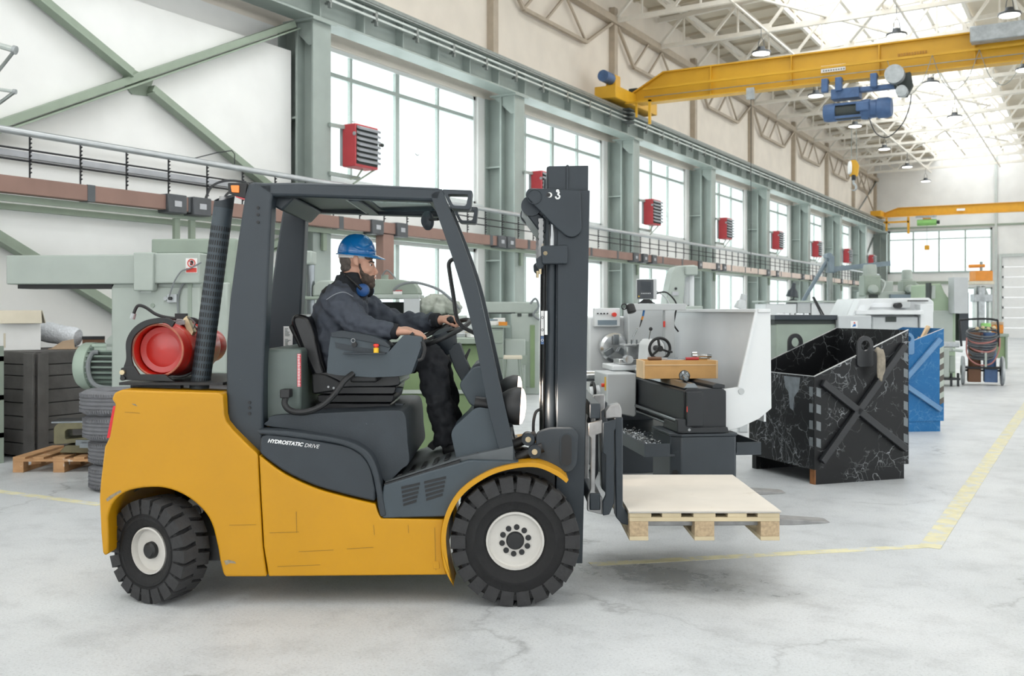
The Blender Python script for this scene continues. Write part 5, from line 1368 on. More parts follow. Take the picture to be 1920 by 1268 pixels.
# ---- body: one continuous skin figure (covered by the clothes except for head and hands)
b = MB()
eloft(b, [(HIP, 0.10, 0.15), (q3(630, 630), 0.09, 0.13), (CH, 0.09, 0.15), (q3(650, 545), 0.06, 0.12), (NB, 0.055, 0.055), (q3(664, 508), 0.054, 0.054), (q3(670, 492), 0.05, 0.05)])
limb(b, [q3(650, 550, 5.55), RS, RE, RW], [0.03, 0.032, 0.026, 0.026])
limb(b, [q3(655, 550, 5.70), LS, LE, LW], [0.03, 0.032, 0.026, 0.026])
limb(b, [q3(640, 675, 5.58), RH, RK, RA], [0.04, 0.04, 0.035, 0.03])
limb(b, [q3(640, 675, 5.66), LH, LK, LA], [0.04, 0.04, 0.035, 0.03])
# head
def hb_(px, py, r, y=0.0): b.ball((fk(px, py, YM)[0], y, fk(px, py, YM)[1]), r, 20, 14)
hb_(667, 476, (0.098, 0.078, 0.100)); hb_(683, 502, (0.058, 0.062, 0.075)); hb_(686, 520, (0.046, 0.052, 0.045)); hb_(695, 533, 0.020)
hb_(695, 492, (0.016, 0.048, 0.010)); hb_(702, 520.5, (0.010, 0.020, 0.007)); hb_(701, 524.5, (0.009, 0.018, 0.006))
for s in (-1, 1):
    hb_(690, 507, 0.026, s * 0.036); hb_(671, 490, (0.017, 0.010, 0.030), s * 0.079); hb_(674, 497, (0.008, 0.009, 0.012), s * 0.080); hb_(703.5, 513.5, (0.009, 0.008, 0.008), s * 0.010)
limb(b, [q3(699, 493), q3(702.5, 503), q3(706.5, 511), q3(703, 514.5)], [0.0055, 0.0075, 0.009, 0.006])
# hands
def hand(wrist, fwd, up, sidev, curl, mirror=1, L_=0.18, thumb=None):
    W, f_, u2, sd = Vector(wrist), Vector(fwd).normalized(), Vector(up).normalized(), Vector(sidev).normalized()
    b.M = None
    limb(b, [W - f_ * 0.02, W + f_ * 0.02], [0.028, 0.028])
    # palm as flattened tube bundle
    for k in (-0.030, -0.010, 0.010, 0.030):
        limb(b, [W + f_ * 0.0 + sd * k * 0.6, W + f_ * 0.045 + sd * k * 0.95 + u2 * 0.006, W + f_ * 0.085 + sd * k], [0.018, 0.018, 0.013])
    lens = (0.066, 0.078, 0.084, 0.074)
    for i, k in enumerate((0.033, 0.011, -0.011, -0.033)):
        ln = lens[i] if mirror > 0 else lens[::-1][i]
        a1, a2, a3 = curl[0], curl[1], curl[2]
        p = W + f_ * 0.083 + sd * k
        pts = [p - f_ * 0.012, p]
        ang = 0
        for seg_, a in ((0.45, a1), (0.32, a2), (0.25, a3)):
            ang += R(a)
            p = p + (f_ * math.cos(ang) - u2 * math.sin(ang)) * ln * seg_
            pts.append(p)
        limb(b, pts, [0.0105, 0.0105, 0.0095, 0.0088, 0.0072], 10, 3)
    th = W + f_ * 0.025 + sd * 0.030 * mirror
    if thumb is None: thumb = [(0.028, 0.020, -0.006), (0.055, 0.032, -0.014), (0.078, 0.030, -0.018)]
    limb(b, [th] + [W + f_ * (0.02 + a) + sd * (0.026 + c) * mirror + u2 * d for a, c, d in thumb], [0.014, 0.0125, 0.0105, 0.008], 10, 3)
# right hand lying on the console grip, left hand round the steering knob
hand(RW, (1, -0.02, -0.02), (-0.05, -0.25, 1), (0, 1, 0.2), (12, 18, 14), 1)
hand(LW, (0.95, -0.05, 0.12), (-0.1, -0.2, 1), (0.05, -1, -0.1), (48, 62, 45), 1, thumb=[(0.03, 0.02, -0.012), (0.055, 0.02, -0.03), (0.065, 0.006, -0.045)])
body = b.build('body', 'skin', pe)
melt(body, 0.0048, 2)
# eyes, brows
for s in (-1, 1):
    x, z = fk(696.5, 497.5, YM)
    MB().ball((x, s * 0.036, z), (0.009, 0.011, 0.0055)).build('eye', 'eye_white', pe)
    MB().ball((x + 0.005, s * 0.038, z), (0.006, 0.007, 0.0058)).build('iris', 'eye_dark', pe)
    MB().tube([(x - 0.006, s * 0.056, z + 0.013), (x + 0.007, s * 0.04, z + 0.019), (x + 0.012, s * 0.018, z + 0.014)], [0.003, 0.005, 0.003], 8).build('eyebrow', 'beard', pe)
h = MB()
for px, py, r in ((688, 524, (0.048, 0.055, 0.036)), (695, 534, (0.026, 0.036, 0.024)), (681, 511, (0.022, 0.0665, 0.028)), (677.5, 500, (0.010, 0.0735, 0.030)), (686, 517, (0.034, 0.062, 0.026)), (679.5, 505.5, (0.011, 0.0715, 0.022)), (701, 517.2, (0.008, 0.026, 0.0045))):
    x, z = fk(px, py, YM); h.ball((x, 0, z), r, 20, 12)
melt(h.build('beard', 'beard', pe), 0.005, 2)
h = MB()
for px, py, r in ((655, 488, (0.056, 0.074, 0.050)), (668, 480, (0.07, 0.081, 0.05)), (653, 503, (0.045, 0.062, 0.03)), (690, 483, (0.03, 0.066, 0.02))):
    x, z = fk(px, py, YM); h.ball((x, 0, z), r, 20, 12)
melt(h.build('hair', 'hair_grey', pe), 0.006, 2)
# ---- hard hat
hx, hz = fk(670, 479, YM)
tilt = Matrix.Translation((hx, 0, hz)) @ Matrix.Rotation(R(3), 4, 'Y')
def ering(a, bb, z, n=40, dx=0.0): return [(dx + a * math.cos(2 * math.pi * k / n), bb * math.sin(2 * math.pi * k / n), z) for k in range(n)]
sh = MB(tilt)
rows = []
for t in range(0, 10):
    a = R(9.6 * t)
    rows.append(ering(0.106 * math.cos(a) ** 0.85 + 0.002, 0.092 * math.cos(a) ** 0.85 + 0.002, 0.004 + 0.118 * math.sin(a), dx=-0.004))
sh.loft([ering(0.102, 0.088, 0.0, dx=-0.004)] + rows)
hat = sh.build('hard_hat', 'helmet_blue', pe, ang=60)
pk = MB(tilt)
n = 40; o1, o2, i1 = [], [], []
for k in range(n):
    a = 2 * math.pi * k / n; c, s = math.cos(a), math.sin(a)
    fwd = max(0.0, c) ** 1.6
    rx_, ry_ = 0.116 + 0.048 * fwd, 0.101 + 0.004 * fwd
    drop = -0.006 - 0.012 * fwd + 0.006 * max(0, -c)
    o1.append((rx_ * c - 0.004, ry_ * s, drop)); o2.append((rx_ * c - 0.004, ry_ * s, drop + 0.004)); i1.append((0.103 * c - 0.004, 0.09 * s, 0.010))
pk.loft([[(p[0] * 0.9, p[1] * 0.9, -0.002) for p in i1], o1, o2, i1], cap=False)
pk.build('brim', 'helmet_blue', hat, ang=60)
rg = MB(tilt)
rg.tube(spl([(0.098, 0.03, 0.028), (0.085, 0.055, 0.04), (0.03, 0.086, 0.03), (-0.02, 0.082, 0.055), (-0.03, 0.06, 0.09), (0.0, 0.04, 0.112)], 6), 0.0035, 6)
rg.tube(spl([(0.098, -0.03, 0.028), (0.085, -0.055, 0.035), (0.03, -0.088, 0.03), (-0.02, -0.084, 0.052), (-0.03, -0.062, 0.088), (0.0, -0.04, 0.112)], 6), 0.0035, 6)
rg.build('ridge', 'helmet_blue', hat)
hb2 = MB(tilt)
hb2.loft([ering(0.092, 0.080, -0.018, dx=-0.014), ering(0.094, 0.082, -0.002, dx=-0.012), ering(0.088, 0.077, -0.002, dx=-0.012), ering(0.086, 0.075, -0.018, dx=-0.014)], cap=False)
bandv = hb2.build('headband', 'headband', hat)
# ---- ear defenders round the neck
em = MB()
for s in (-1, 1):
    x, z = fk(685, 545, YM)
    em2 = MB(Matrix.Translation((x, s * 0.095, z)) @ Matrix.Rotation(R(48), 4, 'Y'))
    em2.lathe([(0.0, -0.026), (0.020, -0.025), (0.034, -0.016), (0.038, 0.0), (0.036, 0.014), (0.03, 0.02)], (0, 0, 0), (0, 1, 0) if s < 0 else (0, -1, 0), 20)
    em2.v = [tuple(v) for v in em2.v]
    c = em2.build('ear_cup', 'muff_blue', pe)
    c.scale = (1, 1, 1)
    MB(Matrix.Translation((x, s * 0.072, z)) @ Matrix.Rotation(R(48), 4, 'Y')).lathe([(0.02, -0.012), (0.037, -0.010), (0.038, 0.006), (0.02, 0.008)], (0, 0, 0), (0, 1, 0), 20).build('ear_cushion', 'jacket_dark', pe)
    bx_, bz_ = fk(670, 531, YM); MB().tube(spl([(x - 0.004, s * 0.124, z + 0.004), (bx_, s * 0.112, bz_), (fk(655, 518, YM)[0], s * 0.092, fk(655, 518, YM)[1])], 5), [0.008] * 11, 8).build('band_arm', 'rubber_black', pe)
MB().tube(spl([(fk(655, 518, YM)[0], -0.092, fk(655, 518, YM)[1]), (fk(644, 513, YM)[0], -0.05, fk(644, 513, YM)[1]), (fk(641, 512, YM)[0], 0, fk(641, 512, YM)[1]), (fk(644, 513, YM)[0], 0.05, fk(644, 513, YM)[1]), (fk(655, 518, YM)[0], 0.092, fk(655, 518, YM)[1])], 5), 0.009, 8).build('ear_defender_band', 'rubber_black', pe)
# ---- jacket
j = MB()
eloft(j, [(q3(640, 686), 0.125, 0.19), (q3(632, 655), 0.135, 0.195), (q3(630, 620), 0.145, 0.20), (q3(640, 585), 0.15, 0.215), (q3(650, 556), 0.125, 0.20), (q3(656, 537), 0.088, 0.12), (q3(656, 524), 0.072, 0.088)])
limb(j, [q3(645, 558, 5.56), RS, q3(660, 596, 5.40), RE, q3(716, 621, 5.35), q3(738, 622, 5.33)], [0.09, 0.088, 0.078, 0.07, 0.06, 0.046])
limb(j, [q3(656, 555, 5.70), LS, q3(706, 588, 5.83), LE, q3(786, 606, 5.78), q3(818, 602, 5.71)], [0.09, 0.085, 0.072, 0.064, 0.055, 0.044])
j.ball(RS, 0.09); j.ball(LS, 0.088)
melt(j.build('jacket', 'jacket', pe), 0.010, 3, 0.042)
y_ = MB()
eloft(y_, [(q3(644, 566), 0.140, 0.205), (q3(650, 553), 0.126, 0.198), (q3(656, 536), 0.092, 0.125), (q3(655, 522), 0.078, 0.094), (q3(654, 513), 0.077, 0.092)])
y_.ball(q3(636, 560, 5.47), (0.075, 0.075, 0.072)); y_.ball(q3(662, 556, 5.77), (0.075, 0.075, 0.072))
melt(y_.build('jacket_yoke', 'jacket_dark', pe), 0.010, 3, 0.02)
for W_, E_ in ((RW, RE), (LW, LE)):
    W_, E_ = Vector(W_), Vector(E_); d = (W_ - E_).normalized()
    MB().lathe([(0.040, -0.05), (0.044, -0.045), (0.043, 0.0), (0.036, 0.008), (0.030, 0.008)], W_, d, 20).build('cuff', 'jacket_dark', pe)
MB().tube(spl([q3(612, 562, 5.34), q3(628, 552, 5.345), q3(645, 548, 5.36), q3(662, 556, 5.40)], 6), 0.0022, 6).build('piping', 'piping', pe)
# ---- trousers and boots
t_ = MB()
eloft(t_, [(q3(628, 690), 0.13, 0.19), (q3(650, 684), 0.12, 0.19), (q3(680, 680), 0.10, 0.18)])
limb(t_, [q3(640, 680, 5.56), RH, q3(730, 672, 5.50), RK, q3(816, 720, 5.50), q3(830, 780, 5.50), q3(838, 834, 5.50)], [0.09, 0.098, 0.09, 0.083, 0.082, 0.072, 0.068])
limb(t_, [q3(640, 680, 5.68), LH, q3(730, 676, 5.75), LK, q3(826, 720, 5.77), q3(840, 770, 5.78), q3(846, 822, 5.78)], [0.09, 0.098, 0.09, 0.083, 0.08, 0.072, 0.068])
melt(t_.build('trousers', 'trousers', pe), 0.011, 3, 0.042)
for A_ in (RA, LA):
    x, y, z = A_
    s_ = MB()
    limb(s_, [(x - 0.005, y, z + 0.06), (x - 0.005, y, z - 0.01)], [0.05, 0.05]); limb(s_, [(x - 0.03, y, z - 0.022), (x + 0.06, y, z - 0.014), (x + 0.16, y, z + 0.012)], [0.042, 0.045, 0.036])
    melt(s_.build('boot', 'boot', pe), 0.008, 2)
# ================================================================ lathe behind the pallet
mat('machine_white', '#D9DCDD', 0.45, var=0.03, scale=3)
mat('machine_grey', '#B9BDBE', 0.45, var=0.05, scale=4)
mat('panel_shine', '#E2E5E7', 0.25, 0.05, var=0.04, scale=2)
mat('lathe_dark', '#1E2226', 0.42, 0.1, var=0.08, scale=6)
mat('lathe_slate', '#30373D', 0.45, 0.1, var=0.08, scale=6)
mat('way_steel', '#7E8386', 0.25, 0.85, var=0.1, scale=10)
mat('chrome', '#C9CBCC', 0.18, 0.9, var=0.1, scale=12)
mat('screen_dark', '#2B3238', 0.25, var=0.1)
mat('swarf', '#8F9396', 0.3, 0.8, var=0.4, scale=60)
mat('box_wood', '#C99C62', 0.65, var=0.12, scale=4, wear=('#b5854c', 0.15, 9))
mat('box_wood_pale', '#DDBF96', 0.65, var=0.1, scale=4)
mat('tool_brown', '#6B4A33', 0.6); mat('tool_red', '#B02E33', 0.5); mat('nozzle_blue', '#2B6CA8', 0.5); mat('nozzle_orange', '#D98A2B', 0.5)
mat('panel_blue_grey', '#76858F', 0.5)
LX, LYY, LR = 1.355, 6.98, 7.5
la = camthing('lathe', 'grey and black engine lathe with white splash guard behind the pallet', 'lathe', LX, LYY, LR)
def part(name, m, mb, bv=0.0, seg=2, parent=la, **k): return mb.build(name, m, parent, bevel=bv, seg=seg, **k)
ped = [(-0.24, 0.05), (-0.17, 0.0), (0.22, 0.0), (0.235, 0.03), (0.235, 0.5), (-0.24, 0.5)]
part('pedestal', 'lathe_slate', MB().prism(ped, 0.0, 0.615, 'z'), 0.008)
part('pedestal_lip', 'lathe_slate', MB().prism([(x * 1.03, y * 1.02 - 0.005) for x, y in ped], 0.615, 0.635, 'z'), 0.004)
part('bolt_hole', 'rubber_black', MB().cyl((-0.212, 0.018, 0.36), (-0.205, 0.03, 0.36), 0.022, n=14))
part('pedestal', 'lathe_slate', MB().box(-0.25, 0.24, 2.2, 2.9, 0, 0.62), 0.008)
# chip tray as a real pan
tr = MB(); x0, x1, y0, y1 = -0.43, 0.42, 0.03, 3.0
tr.box(x0, x1, y0, y1, 0.475, 0.49); tr.box(x0, x0 + 0.012, y0, y1, 0.49, 0.565); tr.box(x1 - 0.012, x1, y0, y1, 0.49, 0.565); tr.box(x0 + 0.012, -0.245, y0, y0 + 0.012, 0.49, 0.565); tr.box(0.24, x1 - 0.012, y0, y0 + 0.012, 0.49, 0.565)
part('chip_tray', 'lathe_slate', tr)
sw = MB()
rs = random.Random(3)
for i in range(900):
    x = rs.uniform(-0.40, -0.26) if i % 4 else rs.uniform(-0.41, -0.16); y = rs.uniform(0.08, 1.6)
    h_ = 0.03 + 0.045 * math.exp(-((y - 0.5) / 0.5) ** 2)
    a = rs.uniform(0, 6.28); l_ = rs.uniform(0.008, 0.03); z = 0.491 + rs.random() * h_
    d = Vector((math.cos(a), math.sin(a), rs.uniform(-0.3, 0.6))) * l_
    c = Vector((x, y, z)); n_ = Vector((-math.sin(a), math.cos(a), 0.4)) * 0.003
    sw.add([c - n_, c + n_, c + d + n_, c + d - n_, c + d * 0.5 + Vector((0, 0, 0.006))], [(0, 1, 2, 3), (0, 1, 4), (1, 2, 4), (2, 3, 4), (3, 0, 4)])
sw.build('swarf', 'swarf', la, kind='stuff')
# bed
part('bed', 'lathe_dark', MB().prism([(-0.15, 0.67), (0.16, 0.67), (0.16, 0.93), (0.13, 0.95), (-0.12, 0.95), (-0.15, 0.93)], 0.02, 2.9), 0.006)
part('bed_foot', 'lathe_dark', MB().prism([(-0.19, 0.64), (0.17, 0.64), (0.16, 0.68), (-0.1, 0.68), (-0.14, 0.71), (-0.18, 0.70)], -0.01, 0.4), 0.005)
part('foot_bolt', 'steel_bare', MB().cyl((-0.12, -0.016, 0.665), (-0.12, -0.01, 0.665), 0.010, n=10))
part('end_cover', 'lathe_dark', MB().box(-0.14, -0.02, -0.02, 0.02, 0.69, 0.93), 0.005)
part('marker', 'signal_red', MB().box(-0.141, -0.135, -0.021, -0.018, 0.79, 0.83))
part('bed_rail', 'way_steel', MB().prism([(-0.14, 0.95), (-0.03, 0.95), (-0.06, 0.985), (-0.11, 0.985)], 0.05, 2.6), 0.003)
part('bed_rail', 'lathe_dark', MB().prism([(0.06, 0.95), (0.15, 0.95), (0.15, 0.975), (0.09, 0.985), (0.06, 0.97)], 0.02, 2.6), 0.003)
part('lead_screw', 'way_steel', MB().cyl((-0.172, 0.02, 0.715), (-0.172, 2.3, 0.715), 0.014, n=12))
part('feed_shaft', 'way_steel', MB().cyl((-0.168, 0.02, 0.67), (-0.168, 2.3, 0.67), 0.010, n=12))
part('shaft_bearing', 'lathe_dark', MB().box(-0.205, -0.14, -0.012, 0.05, 0.645, 0.74), 0.008)
# splash guard
def P2(px, py, Y=7.05): return (lx(px, Y) - LX, lz(py, Y))
gpoly = [P2(1362, 812), P2(1363, 731), P2(1391, 727), P2(1425, 590), P2(1425, 581), P2(1454, 580), P2(1456, 768), P2(1432, 787), P2(1396, 803)]
part('guard_end_panel', 'machine_white', MB().prism(gpoly, 0.08, 0.11), 0.004)
gx = P2(1452, 0)[0]
part('guard_rear_sheet', 'panel_shine', MB().box(gx - 0.03, gx - 0.015, 0.11, 2.6, 0.70, 1.50))
part('guard_top_lip', 'machine_white', MB().box(gx - 0.09, gx, 0.06, 2.6, 1.485, 1.51), 0.003)
#part('guard_skirt', 'panel_shine', MB().bar((gx - 0.03, 0.11, 0.71), (gx - 0.03, 2.6, 0.71), 0.012, 0.2, (0.6, 0, 1)))
part('guard_edge_strip', 'machine_white', MB().bar((P2(1391, 0)[0], 0.075, P2(0, 727)[1]), (P2(1425, 0)[0], 0.075, P2(0, 585)[1]), 0.02, 0.016, (1, 0, 0)))
part('guard_badge', 'machine_grey', MB().cyl((P2(1396, 0)[0], 0.072, P2(0, 735)[1]), (P2(1396, 0)[0], 0.08, P2(0, 735)[1]), 0.022, n=18))
# headstock, chuck
part('headstock', 'machine_white', MB().box(-0.36, 0.26, 2.25, 3.0, 0.62, 1.44), 0.02, 3)
part('headstock_cabinet', 'machine_grey', MB().box(-0.03, 0.30, 2.08, 2.26, 0.98, 1.52), 0.012)
part('control_panel', 'machine_white', MB().box(-0.32, -0.08, 2.18, 2.25, 1.35, 1.52), 0.006)
part('control_strip', 'panel_blue_grey', MB().box(-0.29, -0.11, 2.175, 2.18, 1.365, 1.41))
part('stop_button', 'signal_red', MB().cyl((-0.14, 2.14, 1.46), (-0.14, 2.18, 1.46), 0.02, n=14))
for i in range(4): part('panel_knob', 'rubber_black', MB().cyl((-0.29 + i * 0.03, 2.165, 1.47), (-0.29 + i * 0.03, 2.18, 1.47), 0.007, n=8))
part('chuck', 'chrome', MB().lathe([(0.02, 0), (0.11, 0.0), (0.135, 0.015), (0.135, 0.09), (0.1, 0.1)], (-0.14, 2.12, 1.16), (0, 1, 0), 32), ang=20)
for i in range(3):
    a = R(90 + 120 * i)
    part('chuck_jaw', 'way_steel', MB().bar((-0.14 + 0.03 * math.cos(a), 2.09, 1.16 + 0.03 * math.sin(a)), (-0.14 + 0.12 * math.cos(a), 2.09, 1.16 + 0.12 * math.sin(a)), 0.05, 0.035, (0, 1, 0)), 0.003)
# carriage with tool post and apron
part('saddle', 'machine_white', MB().box(-0.30, 0.16, 1.55, 1.95, 0.985, 1.03), 0.008)
part('cross_slide', 'chrome', MB().box(-0.22, 0.06, 1.64, 1.86, 1.03, 1.08), 0.006)
part('tool_post', 'chrome', MB().box(-0.14, 0.0, 1.68, 1.80, 1.08, 1.19), 0.005)
part('tool_clamp', 'chrome', MB().box(-0.17, 0.03, 1.65, 1.83, 1.19, 1.21), 0.004)
part('clamp_lever', 'chrome', MB().tube([(-0.07, 1.74, 1.20), (-0.07, 1.74, 1.27), (-0.05, 1.68, 1.34)], 0.008, 8))
for i in range(4): part('tool_screw', 'way_steel', MB().cyl((-0.15 + i * 0.045, 1.66, 1.21), (-0.15 + i * 0.045, 1.66, 1.245), 0.008, n=8))
part('compound_dial', 'chrome', MB().cyl((-0.16, 1.52, 1.08), (-0.16, 1.62, 1.08), 0.035, n=18))
part('compound_dial', 'chrome', MB().cyl((0.0, 1.54, 1.07), (0.0, 1.64, 1.07), 0.04, n=18))
part('apron', 'machine_grey', MB().prism([(-0.42, 0.72), (-0.38, 0.66), (-0.19, 0.62), (-0.17, 0.64), (-0.17, 0.98), (-0.42, 0.98)], 1.25, 1.72), 0.01)
part('apron_button', 'signal_red', MB().cyl((-0.445, 1.33, 0.88), (-0.42, 1.33, 0.88), 0.016, n=14))
part('button_plate', 'signal_yellow', MB().box(-0.424, -0.42, 1.27, 1.31, 0.84, 0.95))
part('apron_wheel', 'rubber_black', MB().torus((-0.47, 1.55, 0.80), (1, 0, 0), 0.085, 0.013, 28, 8))
part('apron_wheel_hub', 'machine_white', MB().cyl((-0.5, 1.55, 0.80), (-0.42, 1.55, 0.80), 0.05, 0.065, n=20))
part('gear_knob', 'chrome', MB().cyl((-0.50, 1.9, 0.92), (-0.36, 1.9, 0.92), 0.05, n=18))
# tailstock
part('tailstock', 'machine_white', MB().prism([(-0.13, 0.985), (0.1, 0.985), (0.07, 1.06), (0.055, 1.22), (0.02, 1.26), (-0.06, 1.26), (-0.09, 1.22), (-0.10, 1.06)], 1.20, 1.48), 0.015)
part('tailstock_quill', 'chrome', MB().cyl((-0.02, 1.48, 1.19), (-0.02, 1.60, 1.19), 0.035, n=18))
wcx = Vector((-0.02, 1.08, 1.19))
part('tailstock_wheel', 'rubber_black', MB().torus(wcx, (0, 1, 0), 0.085, 0.012, 32, 8))
for i in range(3):
    a = R(100 + 120 * i); part('wheel_spoke', 'rubber_black', MB().bar(wcx, wcx + Vector((0.084 * math.cos(a), 0, 0.084 * math.sin(a))), 0.016, 0.024, (0, 1, 0)))
part('wheel_hub', 'rubber_black', MB().cyl((-0.02, 1.06, 1.19), (-0.02, 1.2, 1.19), 0.024, n=16))
part('wheel_grip', 'rubber_black', MB().cyl((0.055, 1.0, 1.165), (0.055, 1.08, 1.165), 0.009, n=10))
part('lock_lever', 'chrome', MB().tube([(-0.05, 1.3, 1.25), (-0.04, 1.28, 1.34)], 0.006, 8))
part('lever_ball', 'rubber_black', MB().ball((-0.04, 1.28, 1.345), 0.016))
# readout arm, lamp, coolant nozzle
part('readout_post', 'machine_grey', MB().box(0.09, 0.17, 1.30, 1.38, 0.99, 1.50), 0.004)
part('readout_beam', 'machine_grey', MB().box(-0.22, 0.27, 1.30, 1.38, 1.50, 1.555), 0.004)
part('readout_cable', 'rubber_black', MB().tube(spl([(0.03, 1.36, 1.64), (0.12, 1.37, 1.65), (0.21, 1.39, 1.56), (0.20, 1.39, 1.45), (0.19, 1.39, 1.38), (0.23, 1.39, 1.32)], 6), 0.007, 8))
part('readout_cable', 'machine_grey', MB().tube(spl([(0.03, 1.36, 1.66), (0.10, 1.37, 1.62), (0.15, 1.39, 1.55), (0.17, 1.39, 1.40)], 6), 0.006, 8))
part('work_lamp', 'rubber_black', MB().lathe([(0.02, 0), (0.035, 0.01), (0.037, 0.07), (0.03, 0.075)], (-0.24, 1.2, 1.55), (0.25, -0.3, -1), 18))
part('lamp_handle', 'rubber_black', MB().torus((-0.285, 1.2, 1.53), (0, 1, 0), 0.022, 0.005, 16, 6))
part('coolant_nozzle', 'nozzle_blue', MB().cyl((-0.08, 1.34, 1.50), (-0.09, 1.34, 1.45), 0.009, n=10))
part('coolant_nozzle', 'nozzle_orange', MB().cyl((-0.09, 1.34, 1.45), (-0.10, 1.34, 1.42), 0.009, 0.008, n=10))
part('coolant_nozzle', 'rubber_black', MB().cyl((-0.10, 1.34, 1.42), (-0.12, 1.33, 1.36), 0.008, 0.003, n=10))
part('tap_handle', 'signal_red', MB().box(0.07, 0.085, 1.28, 1.30, 1.36, 1.41), 0.003)
# monitor: stands on the beam
lm = la.matrix_basis if False else None
def lathe_pt(x, y, z=0.0):
    a = R(LR); return (LX + x * math.cos(a) - y * math.sin(a), LYY + x * math.sin(a) + y * math.cos(a), z)
mx, my_, _ = lathe_pt(-0.06, 1.34)
mo = camthing('readout_monitor', 'small grey digital readout screen on the lathe arm', 'monitor', mx, my_, LR - 12, z=1.556)
MB().box(-0.085, 0.085, -0.02, 0.02, 0.035, 0.205).build('case', 'machine_grey', mo, bevel=0.006)
MB().box(-0.078, 0.056, -0.023, -0.02, 0.042, 0.198).build('bezel', 'screen_dark', mo)
MB().box(-0.048, 0.036, -0.025, -0.023, 0.10, 0.18).build('display', 'lathe_slate', mo)
MB().box(-0.068, -0.058, -0.025, -0.023, 0.055, 0.065).build('lamp', 'signal_yellow', mo)
for i in range(6): MB().box(-0.045 + i * 0.014, -0.036 + i * 0.014, -0.025, -0.023, 0.08, 0.088).build('key', 'machine_grey', mo)
MB().box(-0.07, 0.07, -0.01, 0.01, 0.0, 0.008).build('stand_foot', 'rubber_black', mo); MB().prism([(-0.07, 0.0), (0.07, 0.0), (0.02, 0.04), (-0.02, 0.04)], -0.006, 0.006).build('stand', 'rubber_black', mo)
# wooden drawer box with tools on the bed
wx, wy, _ = lathe_pt(-0.02, 0.62)
wb_ = camthing('wooden_box', 'pale wooden box full of tools standing on the lathe bed', 'box', wx, wy, 4, z=0.987)
W2, D2, H2 = 0.27, 0.13, 0.135
bxm = MB().box(-W2, W2, -D2, -D2 + 0.015, 0, H2); bxm.build('front_board', 'box_wood', wb_, bevel=0.002)
MB().box(-W2, W2, D2 - 0.015, D2, 0, H2).build('rear_board', 'box_wood', wb_, bevel=0.002)
MB().box(-W2 - 0.015, -W2, -D2, D2, 0, H2).build('end_board', 'box_wood_pale', wb_, bevel=0.002)
MB().box(W2, W2 + 0.015, -D2, D2, 0, H2).build('end_board', 'box_wood_pale', wb_, bevel=0.002)
MB().box(-W2, W2, -D2 + 0.015, D2 - 0.015, 0, 0.012).build('bottom_board', 'box_wood', wb_)
MB().box(-W2, W2, -D2 - 0.004, -D2, H2 - 0.035, H2 - 0.028).build('groove_strip', 'box_wood_pale', wb_)
MB().box(-W2, W2, -D2 + 0.015, D2 - 0.015, 0.09, 0.10).build('tray_insert', 'box_wood', wb_)
def tool(nm, lab, cat, x, y, ry, build_):
    X_, Y_, _ = lathe_pt(-0.02 + x, 0.62 + y); t = camthing(nm, lab, cat, X_, Y_, ry, z=0.987 + 0.136); build_(t); return t
tool('hammer_handle', 'short brown wooden handle lying on the box rim', 'tool', -0.2, -0.09, 3, lambda t: (MB().lathe([(0.010, -0.05), (0.014, -0.04), (0.014, 0.05), (0.011, 0.055)], (0, 0, 0.014), (1, 0, 0), 12).build('grip', 'tool_brown', t), MB().cyl((0.055, 0, 0.014), (0.1, 0, 0.014), 0.006, n=8).build('shank', 'steel_bare', t)))
tool('slide_calliper', 'long steel calliper lying across the wooden box', 'tool', -0.03, -0.06, 5, lambda t: (MB().box(-0.14, 0.14, -0.01, 0.01, 0.002, 0.010).build('beam', 'chrome', t), MB().box(-0.06, 0.02, -0.016, 0.02, 0.010, 0.018).build('slider', 'way_steel', t)))
tool('red_file', 'file with red handle on the wooden box', 'tool', 0.06, -0.10, 2, lambda t: (MB().cyl((-0.02, 0, 0.012), (0.08, 0, 0.012), 0.011, n=10).build('handle', 'tool_red', t), MB().box(-0.16, -0.02, -0.008, 0.008, 0.008, 0.014).build('blade', 'way_steel', t)))
tool('live_centre', 'round pale live centre on the wooden box', 'tool', 0.15, -0.03, 0, lambda t: (MB().lathe([(0.01, -0.04), (0.028, -0.035), (0.03, 0.0), (0.02, 0.012), (0.012, 0.03), (0.01, 0.08)], (0, 0, 0.031), (1, 0, 0), 18).build('body', 'chrome', t), MB().lathe([(0.016, 0.08), (0.016, 0.11)], (0, 0, 0.031), (1, 0, 0), 12).build('shank', 'way_steel', t)))
tool('steel_rod', 'thin steel rod at the right end of the wooden box', 'tool', 0.2, 0.06, 0, lambda t: MB().cyl((-0.08, 0, 0.007), (0.08, 0, 0.007), 0.006, n=8).build('rod', 'way_steel', t))
tx, ty_, _ = lathe_pt(-0.07, 0.26)
tp = camthing('morse_taper', 'steel drill chuck taper lying on the near end of the bed', 'tool', tx, ty_, LR - 25, z=0.987)
MB().lathe([(0.02, -0.02), (0.036, -0.015), (0.038, 0.02), (0.03, 0.03), (0.022, 0.035), (0.017, 0.13), (0.013, 0.135)], (0, 0, 0.038), (0.25, -1, -0.12), 20).build('taper', 'way_steel', tp)
MB().lathe([(0.039, -0.012), (0.0395, 0.012)], (0, 0, 0.038), (0.25, -1, -0.12), 20).build('collar', 'rubber_black', tp)

